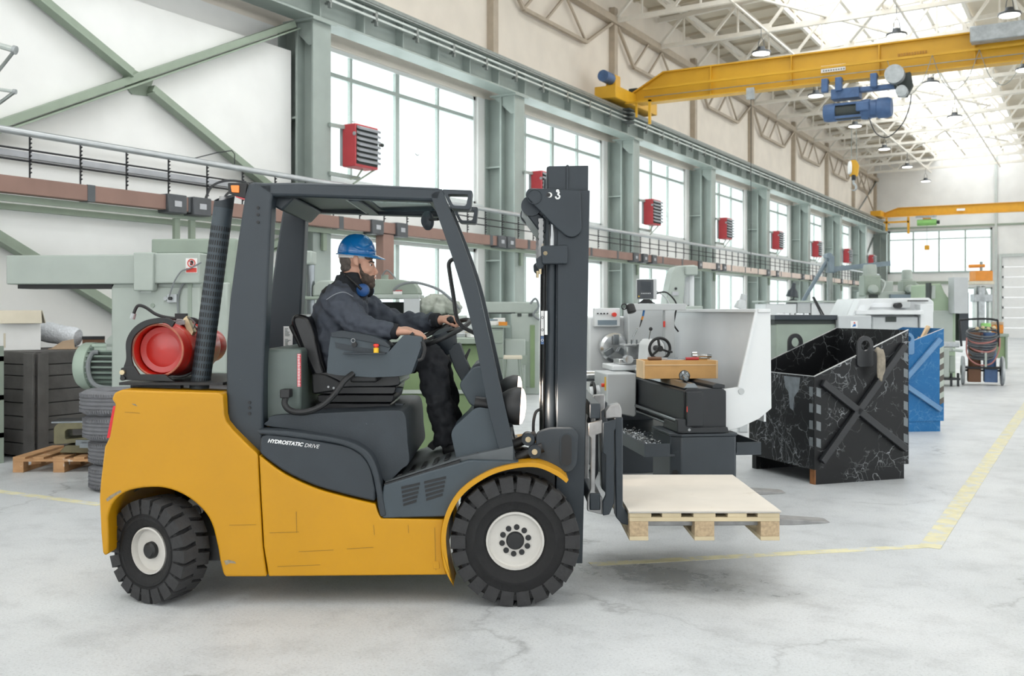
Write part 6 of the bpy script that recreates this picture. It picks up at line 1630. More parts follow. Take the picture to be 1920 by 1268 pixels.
# ================================================================ tipping skips
def scratched(name, base, scr, amt=1.0, rough=0.4, off=0.0):
    m = bpy.data.materials.new(name); m.use_nodes = True
    nt = m.node_tree; N = nt.nodes; L = nt.links; b = N['Principled BSDF']
    b.inputs['Roughness'].default_value = rough; b.inputs['Specular IOR Level'].default_value = 0.3
    tc = N.new('ShaderNodeTexCoord')
    def wobble(scale, amp):
        n = N.new('ShaderNodeTexNoise'); n.inputs['Scale'].default_value = scale; n.inputs['Detail'].default_value = 6
        L.new(tc.outputs['Object'], n.inputs['Vector'])
        v = N.new('ShaderNodeVectorMath'); v.operation = 'MULTIPLY_ADD'; v.inputs[1].default_value = (amp,) * 3
        L.new(n.outputs['Color'], v.inputs[0]); L.new(tc.outputs['Object'], v.inputs[2]); return v.outputs[0]
    def lines(scale, wob, amp, wd, st):
        mp = N.new('ShaderNodeMapping'); mp.inputs['Scale'].default_value = st; mp.inputs['Rotation'].default_value = (0.3, 0.5, 0.4)
        L.new(wobble(wob, amp), mp.inputs['Vector'])
        vo = N.new('ShaderNodeTexVoronoi'); vo.feature = 'DISTANCE_TO_EDGE'; vo.inputs['Scale'].default_value = scale
        L.new(mp.outputs[0], vo.inputs['Vector'])
        r = N.new('ShaderNodeMapRange'); r.inputs['From Min'].default_value = 0.0; r.inputs['From Max'].default_value = wd; r.inputs['To Min'].default_value = 1.0; r.inputs['To Max'].default_value = 0.0
        L.new(vo.outputs['Distance'], r.inputs['Value']); return r.outputs[0]
    def mask(scale, lo, hi):
        n = N.new('ShaderNodeTexNoise'); n.inputs['Scale'].default_value = scale; n.inputs['Detail'].default_value = 4
        L.new(tc.outputs['Object'], n.inputs['Vector'])
        r = N.new('ShaderNodeMapRange'); r.inputs['From Min'].default_value = lo + off; r.inputs['From Max'].default_value = hi + off
        L.new(n.outputs['Fac'], r.inputs['Value']); return r.outputs[0]
    def mul(a, c):
        x = N.new('ShaderNodeMath'); x.operation = 'MULTIPLY'; L.new(a, x.inputs[0])
        if isinstance(c, float): x.inputs[1].default_value = c
        else: L.new(c, x.inputs[1])
        return x.outputs[0]
    def mx(a, c):
        x = N.new('ShaderNodeMath'); x.operation = 'MAXIMUM'; L.new(a, x.inputs[0]); L.new(c, x.inputs[1]); return x.outputs[0]
    a = mul(lines(3.6, 2.5, 0.5, 0.013, (1, 1, 1)), mask(2.2, 0.40, 0.54))
    c = mx(mul(lines(8.0, 4.0, 0.35, 0.022, (1, 1, 0.35)), mask(3.1, 0.45, 0.58)), mul(lines(11.0, 3.0, 0.6, 0.02, (0.5, 0.5, 1)), mask(4.3, 0.48, 0.58)))
    d = mul(mask(9.0, 0.66, 0.72), mask(1.6, 0.55, 0.62))
    f = mul(mx(mx(a, c), d), 0.85 * amt)
    n0 = N.new('ShaderNodeTexNoise'); n0.inputs['Scale'].default_value = 3
    L.new(tc.outputs['Object'], n0.inputs['Vector'])
    rp = N.new('ShaderNodeValToRGB'); cb = lin(base)
    rp.color_ramp.elements[0].color = [x * 0.85 for x in cb] + [1]; rp.color_ramp.elements[1].color = [min(1, x * 1.15) for x in cb] + [1]
    L.new(n0.outputs['Fac'], rp.inputs['Fac'])
    mxn = N.new('ShaderNodeMix'); mxn.data_type = 'RGBA'
    L.new(f, mxn.inputs[0]); L.new(rp.outputs['Color'], mxn.inputs[6]); mxn.inputs[7].default_value = lin(scr) + [1]
    L.new(mxn.outputs[2], b.inputs['Base Color'])
    MAT[name] = m
scratched('skip_black', '#141517', '#A9ADB0', 0.8, 0.4, 0.075)
scratched('skip_black_worn', '#141517', '#A9ADB0', 0.9, 0.4, -0.01)
mat('worn_patch', '#70777C', 0.5, var=0.2, scale=14, wear=('#4b5054', 0.2, 18))
scratched('skip_blue', '#1C6499', '#8DB4D2', 0.35, 0.4)
mat('skip_black_trim', '#232528', 0.45, var=0.12, scale=8, wear=('#7e8184', 0.12, 18))
mat('skip_blue_trim', '#5F86AC', 0.45, var=0.1, scale=8, wear=('#5c7faf', 0.25, 14))
mat('tape_grey', '#6B7174', 0.5, var=0.1, scale=14, wear=('#5a5f62', 0.15, 20))
mat('tape_pale', '#A9B2A8', 0.5, var=0.1, scale=14); mat('tape_dark', '#55504A', 0.6, var=0.1)
mat('rust', '#8A5A33', 0.8, var=0.25, scale=20)
mat('bare_edge', '#B5B7B8', 0.35, 0.6, var=0.15, scale=20)
def skip(label, X, Y, rot, mm, mt, name='tipping_skip', L_=1.0, W_=1.0, z0=0.93, z1=1.325, tape='tape_grey'):
    t = camthing(name, label, 'skip', X, Y, rot)
    b0 = 0.13; th = 0.012
    MB().prism([(0, b0), (L_, b0), (L_, z1), (0, z0)], 0, th).build('side_wall', mm, t)
    MB().prism([(0, b0), (L_, b0), (L_, z1), (0, z0)], W_ - th, W_).build('side_wall', mm, t)
    MB().box(0, th, th, W_ - th, b0, z0).build('front_wall', mm + '_worn' if mm + '_worn' in MAT else mm, t)
    if mm == 'skip_black': MB().prism([(0.2, z0 - 0.02), (0.44, z0 - 0.02), (0.42, z0 - 0.12), (0.37, z0 - 0.16), (0.35, z0 - 0.3), (0.30, z0 - 0.32), (0.29, z0 - 0.2), (0.22, z0 - 0.13)], -0.0012, 0.0, 'x').build('bare_patch', 'worn_patch', t)
    MB().box(L_ - th, L_, th, W_ - th, b0, z1).build('rear_wall', mm, t)
    MB().box(th, L_ - th, th, W_ - th, b0, b0 + th).build('bottom', mm, t)
    # bright worn rims
    e = MB().bar((0.0, th / 2, z0 + 0.002), (L_, th / 2, z1 + 0.002), th * 1.2, 0.006); e.build('rim_edge', 'bare_edge', t)
    MB().bar((0.0, W_ - th / 2, z0 + 0.002), (L_, W_ - th / 2, z1 + 0.002), th * 1.2, 0.006).build('rim_edge', 'bare_edge', t)
    MB().bar((th / 2, 0, z0 + 0.002), (th / 2, W_, z0 + 0.002), th * 1.2, 0.006).build('rim_edge', 'bare_edge', t)
    # skid base of two channels
    for y in (0.012, W_ - 0.09):
        MB().box(0.02, L_ - 0.04, y, y + 0.07, 0, b0).build('skid', mm, t)
    MB().box(0.012, 0.022, 0.012, 0.08, 0.0, b0).build('skid_end', 'rust', t)
    # crossed channels on the near flank
    for (a, b_) in (((0.07, z0 - 0.05), (L_ - 0.05, b0 + 0.14)), ((0.06, b0 + 0.07), (L_ - 0.06, z1 - 0.13))):
        p0, p1 = Vector((a[0], -0.022, a[1])), Vector((b_[0], -0.022, b_[1]))
        MB().bar(p0, p1, 0.06, 0.044, (0, 1, 0)).build('cross_channel', mt, t, bevel=0.004, seg=1)
    # lifting lugs
    for y in (-0.014, W_ - 0.004):
        cxl, zc = 0.52, z1 - 0.135
        o_, i_ = [], []
        for kk in range(40):
            aa = 2 * math.pi * kk / 40; ca, sa = math.cos(aa), math.sin(aa)
            rad = 0.085 if sa >= 0 else min(0.085 / max(abs(ca), 1e-6), 0.185 / max(-sa, 1e-6))
            o_.append((cxl + rad * ca, zc + rad * sa)); i_.append((cxl + 0.045 * ca, zc + 0.045 * sa))
        MB().ring(o_, [(p[0], p[1]) for p in i_], y - 0.002, y + 0.018).build('lifting_lug', mt, t, bevel=0.002, seg=1)
    # warning tape: separate squares
    for x in (0.02, L_ - 0.055):
        ztop = z0 - 0.08 if x < 0.5 else z1 - 0.25
        z = b0 + 0.2
        i = 0
        while z < ztop:
            if tape == 'tape_grey':
                MB().add([(x, -0.002, z), (x + 0.045, -0.002, z - 0.015), (x + 0.045, -0.002, z + 0.06), (x, -0.002, z + 0.075), (x, 0, z), (x + 0.045, 0, z - 0.015), (x + 0.045, 0, z + 0.06), (x, 0, z + 0.075)], [(0, 1, 2, 3), (4, 7, 6, 5), (0, 4, 5, 1), (1, 5, 6, 2), (2, 6, 7, 3), (3, 7, 4, 0)]).build('tape_mark', tape, t)
                if x < 0.5: MB().box(-0.002, 0.0, 0.02, 0.07, z, z + 0.075).build('tape_mark', tape, t)
            elif x > 0.5:
                MB().add([(x, -0.002, z), (x + 0.055, -0.002, z + 0.03), (x + 0.055, -0.002, z + 0.10), (x, -0.002, z + 0.07), (x, 0, z), (x + 0.055, 0, z + 0.03), (x + 0.055, 0, z + 0.10), (x, 0, z + 0.07)], [(0, 1, 2, 3), (4, 7, 6, 5), (0, 4, 5, 1), (1, 5, 6, 2), (2, 6, 7, 3), (3, 7, 4, 0)]).build('tape_mark', tape if i % 2 else 'tape_dark', t)
            z += 0.145 if tape == 'tape_grey' else 0.07
            i += 1
    return t
skip('black scratched tipping skip with crossed braces beside the lathe', lx(1527, 8.54), 8.54, 19.6, 'skip_black', 'skip_black_trim')
skip('blue tipping skip half hidden behind the black one', lx(1766, 12.35) - 0.98, 12.2, 7.0, 'skip_blue', 'skip_blue_trim', z0=0.9, z1=1.275, tape='tape_pale')
# gloves hanging on the black skip, offcut in the blue one
gl = camthing('work_gloves', 'dirty pale work gloves hanging over the edge of the black skip', 'gloves', lx(1644, 8.7), 8.66, 19.6, z=1.04)
mat('glove', '#8E8678', 0.9, var=0.25, scale=18, bump=0.5, bscale=40)
gm = MB()
for dx, l_ in ((-0.018, 0.25), (-0.004, 0.27), (0.010, 0.28), (0.022, 0.22)):
    limb(gm, [(dx, -0.012, 0.12), (dx * 1.2, -0.03, 0.06), (dx * 1.4 + 0.004, -0.026, -0.05), (dx * 1.2, -0.022, 0.12 - l_)], [0.014, 0.016, 0.014, 0.008])
limb(gm, [(0.0, 0.0, 0.13), (0.0, 0.03, 0.10)], [0.02, 0.018])
melt(gm.build('glove', 'glove', gl), 0.006, 2)
oc = camthing('wood_offcut', 'pale wood offcut sticking out of the blue skip', 'wood', lx(1724, 12.6), 12.6, 7, z=1.0)
MB().bar((-0.2, 0, -0.3), (0.12, 0.0, 0.30), 0.05, 0.04).build('offcut', 'box_wood_pale', oc, bevel=0.003)
MB().bar((-0.09, 0.03, -0.2), (0.02, 0.03, 0.16), 0.03, 0.03).build('splinter', 'box_wood', oc)
# ================================================================ left side: milling machine, crate, tyres, pallet, boxes
mat('machine_green', '#A6AFA8', 0.5, var=0.06, scale=3, wear=('#a3b09f', 0.15, 8))
mat('machine_green_mid', '#8F9B8F', 0.5, var=0.08, scale=3, wear=('#8c9c88', 0.15, 8))
mat('vivid_green', '#7B9169', 0.5, var=0.12, scale=2.5, wear=('#8d8f5c', 0.12, 5))
mat('crate_dark', '#565452', 0.8, var=0.2, scale=5, wear=('#57575a', 0.25, 10), bump=0.4, bscale=25)
mat('motor_green', '#A7B8AA', 0.5, var=0.06)
mat('motor_fin', '#7E8D84', 0.55, var=0.06)
mat('cardboard', '#B69F86', 0.85, var=0.08, scale=5)
mat('cardboard_pale', '#CFC7B4', 0.85, var=0.06, scale=5)
mat('white_card', '#E6E6E4', 0.75, var=0.04, scale=4)
mat('bubble_wrap', '#CFD3D8', 0.2, var=0.12, scale=30, bump=0.9, bscale=45)
mat('old_pallet', '#B98F66', 0.8, var=0.2, scale=6, wear=('#d8cdbf', 0.3, 7))
mat('tyre_grey', '#6E6F73', 0.85, var=0.14, scale=10, wear=('#85868a', 0.25, 8))
mat('part_olive', '#6E6A50', 0.55, var=0.2, scale=8, wear=('#a09a80', 0.25, 12))
mat('cable_grey', '#777C7E', 0.55)
class PB:
    """a thing set out parallel to the picture at ground point (px, Y)"""
    def __init__(s, name, label, cat, px, Y, rot=0.0, group=None, z=0.0):
        s.X, s.Y, s.z = lx(px, Y), Y, z
        s.root = camthing(name, label, cat, s.X, Y, rot, group, z)
        s.px, s.k = px, Y / F
    def x(s, px): return (px - s.px) * s.k
    def h(s, py): return EYE - (py - HZ) * s.k - s.z
    def box(s, name, m, px0, px1, py0, py1, d, dy=0.0, bv=0.0, seg=2):
        zb = 0.0 if py1 is None else s.h(py1)
        return MB().box(s.x(px0), s.x(px1), dy, dy + d, zb, s.h(py0)).build(name, m, s.root, bevel=bv, seg=seg)
    def poly(s, name, m, pts, d, dy=0.0, bv=0.0, r=0.0):
        P = [(s.x(a), s.h(b_)) for a, b_ in pts]
        if r: P = rnd(P, r)
        return MB().prism(P, dy, dy + d).build(name, m, s.root, bevel=bv)
    def p(s, px, py, dy=0.0): return (s.x(px), dy, s.h(py))
    def cyl(s, name, m, a, b_, r, n=18, r1=None): return MB().cyl(a, b_, r, r1, n=n).build(name, m, s.root)
    def tube(s, name, m, pts, r, n=8, sub=5): return MB().tube(spl(pts, sub), r, n).build(name, m, s.root)
M1 = PB('milling_machine', 'pale green milling machine with long overarm at the left', 'milling machine', 208, 9.2, -6)
M1.box('column', 'machine_green', 208, 382, 537, None, 0.75, 0, 0.02)
M1.poly('column_shoulder', 'machine_green', [(212, 532), (385, 530), (382, 540), (208, 541)], 0.72, 0.01, 0.01)
M1.box('overarm', 'machine_green', 3, 300, 478, 533, 0.35, -0.03, 0.012)
M1.box('overarm_underside', 'rubber_black', 20, 208, 533, 541, 0.26, 0.02)  # black slab along the underside of the overarm
M1.box('head_block', 'machine_green', 262, 386, 476, 532, 0.5, -0.06, 0.012)
M1.box('head_flange', 'machine_green', 262, 300, 475, 546, 0.1, -0.1, 0.01)
M1.box('top_cover', 'machine_green_mid', 262, 430, 445, 474, 0.4, 0.25, 0.015)
M1.box('side_casing', 'machine_green', 365, 430, 530, 700, 0.5, 0.05, 0.015)
M1.box('casing_gap', 'machine_green_mid', 358, 366, 532, 606, 0.05, -0.005)
M1.poly('base_rib', 'machine_green', [(180, 640), (208, 615), (208, 660), (182, 662)], 0.2, 0.15, 0.01)
s_ = M1.box('warning_sign', 'sticker_white', 360, 382, 486, 513, 0.004, -0.066)
MB().torus((M1.x(371), -0.068, M1.h(495)), (0, 1, 0), 0.034, 0.005, 20, 6).build('prohibition_ring', 'signal_red', s_)
MB().bar((M1.x(366), -0.068, M1.h(490)), (M1.x(376), -0.068, M1.h(500)), 0.004, 0.008, (0, 1, 0)).build('prohibition_bar', 'signal_red', s_)
MB().prism(rnd([(M1.x(368.5), M1.h(499)), (M1.x(374), M1.h(499)), (M1.x(375), M1.h(492)), (M1.x(373), M1.h(490)), (M1.x(369), M1.h(491))], 0.006), -0.0695, -0.067).build('hand_symbol', 'rubber_black', s_)
MB().box(M1.x(361), M1.x(381), -0.068, -0.066, M1.h(512), M1.h(504)).build('red_caption', 'signal_red', s_)
M1.box('switch_box', 'grey_galv', 321, 340, 552, 568, 0.04, -0.04, 0.004)
M1.cyl('switch_knob', 'rubber_black', M1.p(329, 560, -0.07), M1.p(329, 560, -0.03), 0.016)
M1.cyl('eye_bolt', 'grey_galv', M1.p(316, 560, -0.02), M1.p(316, 560, 0.0), 0.018)
M1.tube('cable', 'cable_grey', [M1.p(329, 556, -0.07), M1.p(340, 530, -0.09), M1.p(354, 510, -0.09), M1.p(370, 505, -0.09), M1.p(392, 494, -0.09)], 0.007)
M1.tube('cable', 'cable_grey', [M1.p(342, 600, -0.02), M1.p(341, 560, -0.02), M1.p(350, 535, -0.02), M1.p(366, 527, -0.02), M1.p(382, 528, -0.02)], 0.009)
M1.cyl('plug', 'machine_green_mid', M1.p(290, 573, -0.01), M1.p(290, 573, 0.0), 0.02)
M1.box('name_plate', 'rail_light', 267, 287, 543, 549, 0.004, -0.004)
M1.cyl('arbor', 'machine_green_mid', M1.p(425, 470, 0.2), M1.p(425, 570, 0.2), 0.08)
# finned motor on the flank
mc = M1.p(0, 690, 0.33)[2]
xm0, xm1 = M1.x(118), M1.x(208)
MB().lathe([(0.02, -0.02), (0.12, -0.005), (0.205, 0.01), (0.225, 0.04), (0.225, 0.13), (0.21, 0.14)], (xm0, 0.30, mc), (1, 0, 0), 30).build('motor_cowl', 'motor_green', M1.root)
MB().cyl((xm0 + 0.13, 0.30, mc), (xm1, 0.30, mc), 0.185, n=28).build('motor_body', 'dark_gap', M1.root)
for i in range(26):
    a = 2 * math.pi * i / 26
    MB().bar((xm0 + 0.14, 0.30 + 0.2 * math.cos(a), mc + 0.2 * math.sin(a)), (xm1, 0.30 + 0.2 * math.cos(a), mc + 0.2 * math.sin(a)), 0.016, 0.045, (0, math.cos(a), math.sin(a))).build('cooling_fin', 'motor_fin', M1.root)
M1.box('terminal_box', 'motor_green', 156, 208, 650, 672, 0.22, 0.16, 0.01)
M1.box('terminal_lid', 'motor_green', 153, 210, 646, 652, 0.25, 0.15, 0.004)
M1.tube('motor_cable', 'cable_grey', [M1.p(170, 662, 0.12), M1.p(160, 664, 0.1), M1.p(156, 685, 0.06), M1.p(163, 712, 0.04), M1.p(178, 726, 0.05), M1.p(208, 730, 0.1)], 0.022)
M1.box('motor_foot', 'motor_green', 152, 208, 731, 737, 0.35, 0.12)
M1.box('motor_bracket', 'machine_green_mid', 150, 212, 738, 742, 0.3, 0.14)
# slatted dark crate (hall aligned)
cr_ = thing('wooden_crate', 'dark slatted wooden crate against the wall behind the motor', 'crate', (-10.25, 6.22, 0))
for x in (0, 1.0):
    for y in (0, 1.45):
        MB().box(x - 0.0, x + 0.11, y, y + 0.11, 0, 1.06).build('corner_post', 'crate_dark', cr_, bevel=0.004, seg=1)
rs = random.Random(5)
z = 0.03
for i in range(8):
    hgt = 0.118 + rs.uniform(-0.012, 0.012)
    MB().box(1.11, 1.135, 0.05, 1.56, z, z + hgt).build('slat', 'crate_dark', cr_, bevel=0.003, seg=1)
    MB().box(-0.0, 1.11, -0.025, -0.0, z, z + hgt).build('slat', 'crate_dark', cr_, bevel=0.003, seg=1)
    z += hgt + 0.010
MB().box(1.135, 1.16, 0.0, 0.11, 0, 1.07).build('corner_board', 'crate_dark', cr_, bevel=0.003, seg=1)
MB().box(0.98, 1.135, -0.05, -0.025, 0, 1.07).build('corner_board', 'crate_dark', cr_, bevel=0.003, seg=1)
MB().box(0.0, 1.1, 0.0, 1.56, 1.062, 1.08).build('lid', 'crate_dark', cr_)
MB().box(0.02, 1.10, 0.02, 1.54, 0.02, 1.05).build('gap_shade_block', 'rubber_black', cr_)  # solid black block added as stand-in for shade behind the slat gaps
CTOP = 1.081
def card_box(nm, lab, px, Y, rot, w_, d_, h_, lower, upper, z, flap=True):
    t = camthing(nm, lab, 'box', lx(px, Y), Y, rot, z=z)
    MB().box(-w_ / 2, w_ / 2, -d_ / 2, d_ / 2, 0, h_).build('carton', lower, t, bevel=0.003)
    if flap:
        for s in (-1, 1):
            MB().bar((-w_ / 2, s * (d_ / 2 + 0.03), h_ - 0.05), (w_ / 2, s * (d_ / 2 + 0.03), h_ - 0.05), 0.006, 0.14, (0, -s * 0.25, 1)).build('flap', upper, t)
            MB().bar((s * (w_ / 2 + 0.03), -d_ / 2, h_ - 0.05), (s * (w_ / 2 + 0.03), d_ / 2, h_ - 0.05), 0.006, 0.14, (-s * 0.25, 0, 1)).build('flap', upper, t)
        MB().box(-w_ / 2 + 0.04, -w_ / 2 + 0.06, -d_ / 2 - 0.002, -d_ / 2, 0.03, h_ * 0.45).build('tear', upper, t)
    return t
card_box('carton', 'open white carton with folded beige flaps on the dark crate', 32, 10.55, 38, 0.40, 0.30, 0.40, 'white_card', 'cardboard_pale', CTOP)
rl = camthing('bubble_wrap_roll', 'roll of clear bubble wrap lying beside the white carton', 'bubble wrap', lx(110, 11.0), 11.0, -8, z=CTOP + 0.04)
MB().lathe([(0.03, -0.24), (0.105, -0.235), (0.115, -0.1), (0.105, 0.08), (0.11, 0.2), (0.09, 0.235), (0.03, 0.235)], (0, 0, 0.115), (1, 0, -0.16), 24).build('roll', 'bubble_wrap', rl)
MB().lathe([(0.03, -0.245), (0.03, -0.23)], (0, 0, 0.115), (1, 0, -0.16), 14).build('core', 'cardboard', rl)
cs = camthing('cardboard_sheet', 'crumpled brown cardboard lying on the dark crate', 'cardboard', lx(120, 10.7), 10.7, 10, z=CTOP)
cs.scale = (0.7, 0.8, 1)
MB().loft([[(-0.2, -0.1, 0.002), (0.2, -0.12, 0.004), (0.18, 0.12, 0.006), (-0.22, 0.1, 0.002)], [(-0.2, -0.1, 0.008), (0.2, -0.12, 0.012), (0.18, 0.12, 0.014), (-0.22, 0.1, 0.009)]]).build('flat_sheet', 'cardboard', cs)
MB().prism([(-0.16, 0.012), (0.0, 0.09), (0.16, 0.11), (0.18, 0.012)], -0.08, -0.074).build('raised_flap', 'cardboard', cs)
tb = camthing('dark_tray', 'small dark box at the right end of the crate top', 'box', lx(176, 11.0), 11.0, 20, z=CTOP)
q = MB().box(-0.11, 0.11, -0.1, 0.1, 0, 0.01); q.box(-0.11, -0.1, -0.1, 0.1, 0.01, 0.13); q.box(0.1, 0.11, -0.1, 0.1, 0.01, 0.13); q.box(-0.1, 0.1, -0.1, -0.09, 0.01, 0.13); q.box(-0.1, 0.1, 0.09, 0.1, 0.01, 0.13)
q.build('tray_body', 'tool_brown', tb); MB().box(-0.115, 0.115, -0.105, -0.1, 0.10, 0.135).build('tray_rim', 'rubber_black', tb)
# shelf rack at the left edge
rk = thing('shelf_rack', 'green steel shelf rack with metal parts at the left edge', 'shelf', (-9.98, 4.14, 0))
for x in (0, 0.70):
    for y in (0, 1.75): MB().box(x, x + 0.05, y, y + 0.05, 0, 1.15).build('upright', 'machine_green_mid', rk)
for z in (0.25, 0.62, 1.0): MB().box(0.0, 0.75, 0.0, 1.8, z, z + 0.05).build('shelf_board', 'machine_green_mid', rk)
sp_ = thing('steel_bars', 'bundle of steel bars on the lower shelf', 'metal bars', (-9.75, 5.0, 0.301))
for i in range(4): MB().cyl((i * 0.09, -0.6, 0.04), (i * 0.09, 0.9, 0.04), 0.038, n=12).build('bar', 'way_steel', sp_)
sb_ = thing('metal_parts_box', 'grey metal box of parts on the middle shelf', 'box', (-9.7, 5.6, 0.671))
q = MB().box(-0.2, 0.2, -0.25, 0.25, 0, 0.01); q.box(-0.2, -0.19, -0.25, 0.25, 0, 0.15); q.box(0.19, 0.2, -0.25, 0.25, 0, 0.15); q.box(-0.2, 0.2, -0.25, -0.24, 0, 0.15); q.box(-0.2, 0.2, 0.24, 0.25, 0, 0.15); q.build('tray', 'duct_box', sb_)
for i in range(5): MB().cyl((-0.12 + i * 0.06, -0.1, 0.05), (-0.1 + i * 0.05, 0.12, 0.11), 0.03, n=10).build('part', 'way_steel', sb_)
db_ = thing('dark_chest', 'dark grey chest on the floor under the shelf rack', 'box', (-9.6, 5.25, 0.0))
MB().box(-0.34, 0.34, -0.5, 0.5, 0, 0.19).build('chest', 'lathe_slate', db_, bevel=0.01); MB().box(-0.35, 0.35, -0.51, 0.51, 0.19, 0.22).build('lid', 'lathe_slate', db_, bevel=0.006)
# stack of tyres
prev = None
offs = ((0.03, 0.0), (0.02, 0.02), (-0.02, 0.0), (-0.045, 0.0))
names = ('lowest', 'second lowest', 'third', 'topmost')
for i in range(4):
    t = camthing('car_tyre', 'worn grey car tyre, %s in the stack behind the counterweight' % names[i], 'tyre', lx(234, 8.46) + offs[i][0], 8.46 + offs[i][1], i * 40, 'stack of old tyres', z=i * 0.2085)
    if prev is None:
        ro_, ri_ = 0.315, 0.2
        prof = [(ri_, 0.03), (ri_ + 0.02, 0.012), (ri_ + 0.06, 0.0), (ro_ - 0.03, 0.012), (ro_ - 0.008, 0.03)]
        zz = 0.03
        for g_ in (0.055, 0.085, 0.12, 0.15):
            prof += [(ro_, g_ - 0.008), (ro_ - 0.008, g_ - 0.004), (ro_ - 0.008, g_ + 0.004), (ro_, g_ + 0.008)]
        prof += [(ro_ - 0.008, 0.178), (ro_ - 0.03, 0.195), (ri_ + 0.06, 0.207), (ri_ + 0.02, 0.195), (ri_, 0.178), (ri_ + 0.03, 0.1), (ri_, 0.03)]
        a_ = MB().lathe(prof, (0, 0, 0), (0, 0, 1), 48, cap=False).build('tyre_body', 'tyre_grey', t, ang=30)
        sp2 = MB()
        for k in range(90):
            a = 2 * math.pi * k / 90
            for z_ in (0.04, 0.168):
                c = Vector((math.cos(a), math.sin(a), 0)); tg = Vector((-math.sin(a), math.cos(a), 0))
                p = c * (ro_ - 0.006) + Vector((0, 0, z_))
                sp2.bar(p - Vector((0, 0, 0.014)) + tg * 0.003, p + Vector((0, 0, 0.014)) - tg * 0.003, 0.008, 0.012, c)
        b_ = sp2.build('tread_ribs', 'tyre_grey', t, kind='stuff')
        prev = (a_, b_)
    else:
        for p in prev: share(p, t)
# old pallet with a machine vice and rails on it
op = camthing('pallet', 'small dirty wooden pallet on the floor before the crate', 'pallet', lx(110, 9.2) , 9.6, 0)
pallet(op, 0.85, 0.8, 'old_pallet', 'old_pallet')
mv = camthing('machine_slide', 'oily cast machine slide lying on the floor pallet', 'machine part', lx(140, 9.35), 9.45, 12, z=0.145)
MB().prism(rnd([(-0.16, 0.02), (0.34, 0.0), (0.36, 0.06), (0.2, 0.08), (-0.1, 0.09)], 0.02), -0.1, 0.2).build('base_casting', 'part_olive', mv, bevel=0.01)
MB().ring(rnd([(-0.2, 0.10), (0.26, 0.13), (0.26, 0.30), (-0.16, 0.30), (-0.2, 0.26)], 0.02), rnd([(-0.10, 0.145), (0.22, 0.165), (0.22, 0.24), (-0.08, 0.24), (-0.10, 0.22)], 0.02), -0.12, 0.2).build('slide_frame', 'part_olive', mv, bevel=0.006)
MB().box(-0.22, 0.3, -0.12, 0.22, 0.30, 0.315).build('slide_top', 'way_steel', mv)
MB().bar((0.0, -0.15, 0.12), (0.36, -0.12, 0.10), 0.04, 0.05).build('guide_bar', 'way_steel', mv)
MB().bar((0.05, -0.22, 0.10), (0.38, -0.2, 0.08), 0.04, 0.04).build('guide_bar', 'way_steel', mv)
MB().box(0.18, 0.36, -0.18, 0.0, 0.02, 0.10).build('handle_block', 'hoist_blue', mv, bevel=0.01)

# ================================================================ machines seen through the cab
G1 = PB('machine_bed', 'green machine bed seen between seat and steering column', 'machine', 730, 8.3, 0)
G1.box('lower_bed', 'vivid_green', 560, 905, 738, None, 0.7, 0.0, 0.02)
G1.box('upper_bed', 'vivid_green', 575, 900, 645, 738, 0.6, 0.06, 0.02)
G1.box('table', 'machine_green_mid', 555, 912, 634, 645, 0.8, -0.04, 0.008)
G1.cyl('oil_hole', 'rubber_black', G1.p(855, 650, 0.055), G1.p(855, 650, 0.07), 0.02)
G1.box('slide_edge', 'machine_green', 560, 905, 731, 738, 0.02, -0.02)
rs = random.Random(9)
def small(nm, lab, cat, px, py, Y, w_, h_, d_, m, m2=None, rot=0, group=None, zY=None):
    """a small two-part box: body and lid"""
    zY = zY or {8: 8.3, 13: 13.2, 17: 17.2, 25: 25.5, 16: 16.9}.get(int(Y), Y)
    t = camthing(nm, lab, cat, lx(px, Y), Y, rot, group, z=max(0.0, lz(py, zY)) + 0.001)
    MB().box(-w_ / 2, w_ / 2, -d_ / 2, d_ / 2, 0, h_ * 0.75).build('body', m, t, bevel=min(w_, h_) * 0.06, seg=1)
    MB().box(-w_ / 2 * 1.03, w_ / 2 * 1.03, -d_ / 2 * 1.03, d_ / 2 * 1.03, h_ * 0.75, h_).build('lid', m2 or m, t, bevel=min(w_, h_) * 0.05, seg=1)
    return t
small('rag_pile', 'pale rags lying on the green machine table', 'rags', 894, 634, 8.5, 0.16, 0.05, 0.2, 'sticker_white', 'cardboard_pale', 15)
small('parts_tray', 'small grey tray on the green machine table right of the wheel', 'tray', 858, 634, 8.6, 0.12, 0.03, 0.2, 'grey_galv', 'heater_grey', 5)
# grinder with rounded hood, shelf opening with blue boxes
C1 = PB('grinding_machine', 'pale green machine with rounded hood behind the driver', 'machine', 740, 13.2, 0)
C1.box('cabinet', 'machine_green', 686, 830, 600, None, 0.8, 0.1, 0.02)
C1.box('opening_back', 'dark_gap', 694, 757, 566, 600, 0.02, 0.5)
C1.box('shelf_side', 'machine_green', 686, 694, 560, 600, 0.6, 0.1)
C1.box('shelf_side', 'machine_green', 756, 764, 556, 600, 0.6, 0.1)
C1.box('shelf_top', 'machine_green', 690, 785, 552, 560, 0.8, 0.05, 0.01)
C1.poly('hood', 'machine_green_mid', [(697, 552), (698, 528), (704, 523), (752, 524), (772, 528), (781, 540), (784, 552)], 0.6, 0.1, 0.03, 0.03)
C1.cyl('lifting_eye', 'machine_green_mid', C1.p(716, 524, 0.3), C1.p(716, 514, 0.3), 0.05)
C1.box('control_cabinet', 'machine_grey', 756, 786, 556, 592, 0.05, 0.06, 0.006)
C1.tube('hose', 'cable_grey', [C1.p(738, 545, 0.0), C1.p(752, 534, -0.02), C1.p(780, 530, -0.02), C1.p(820, 542, 0.0), C1.p(846, 562, 0.05), C1.p(862, 580, 0.1)], 0.018)
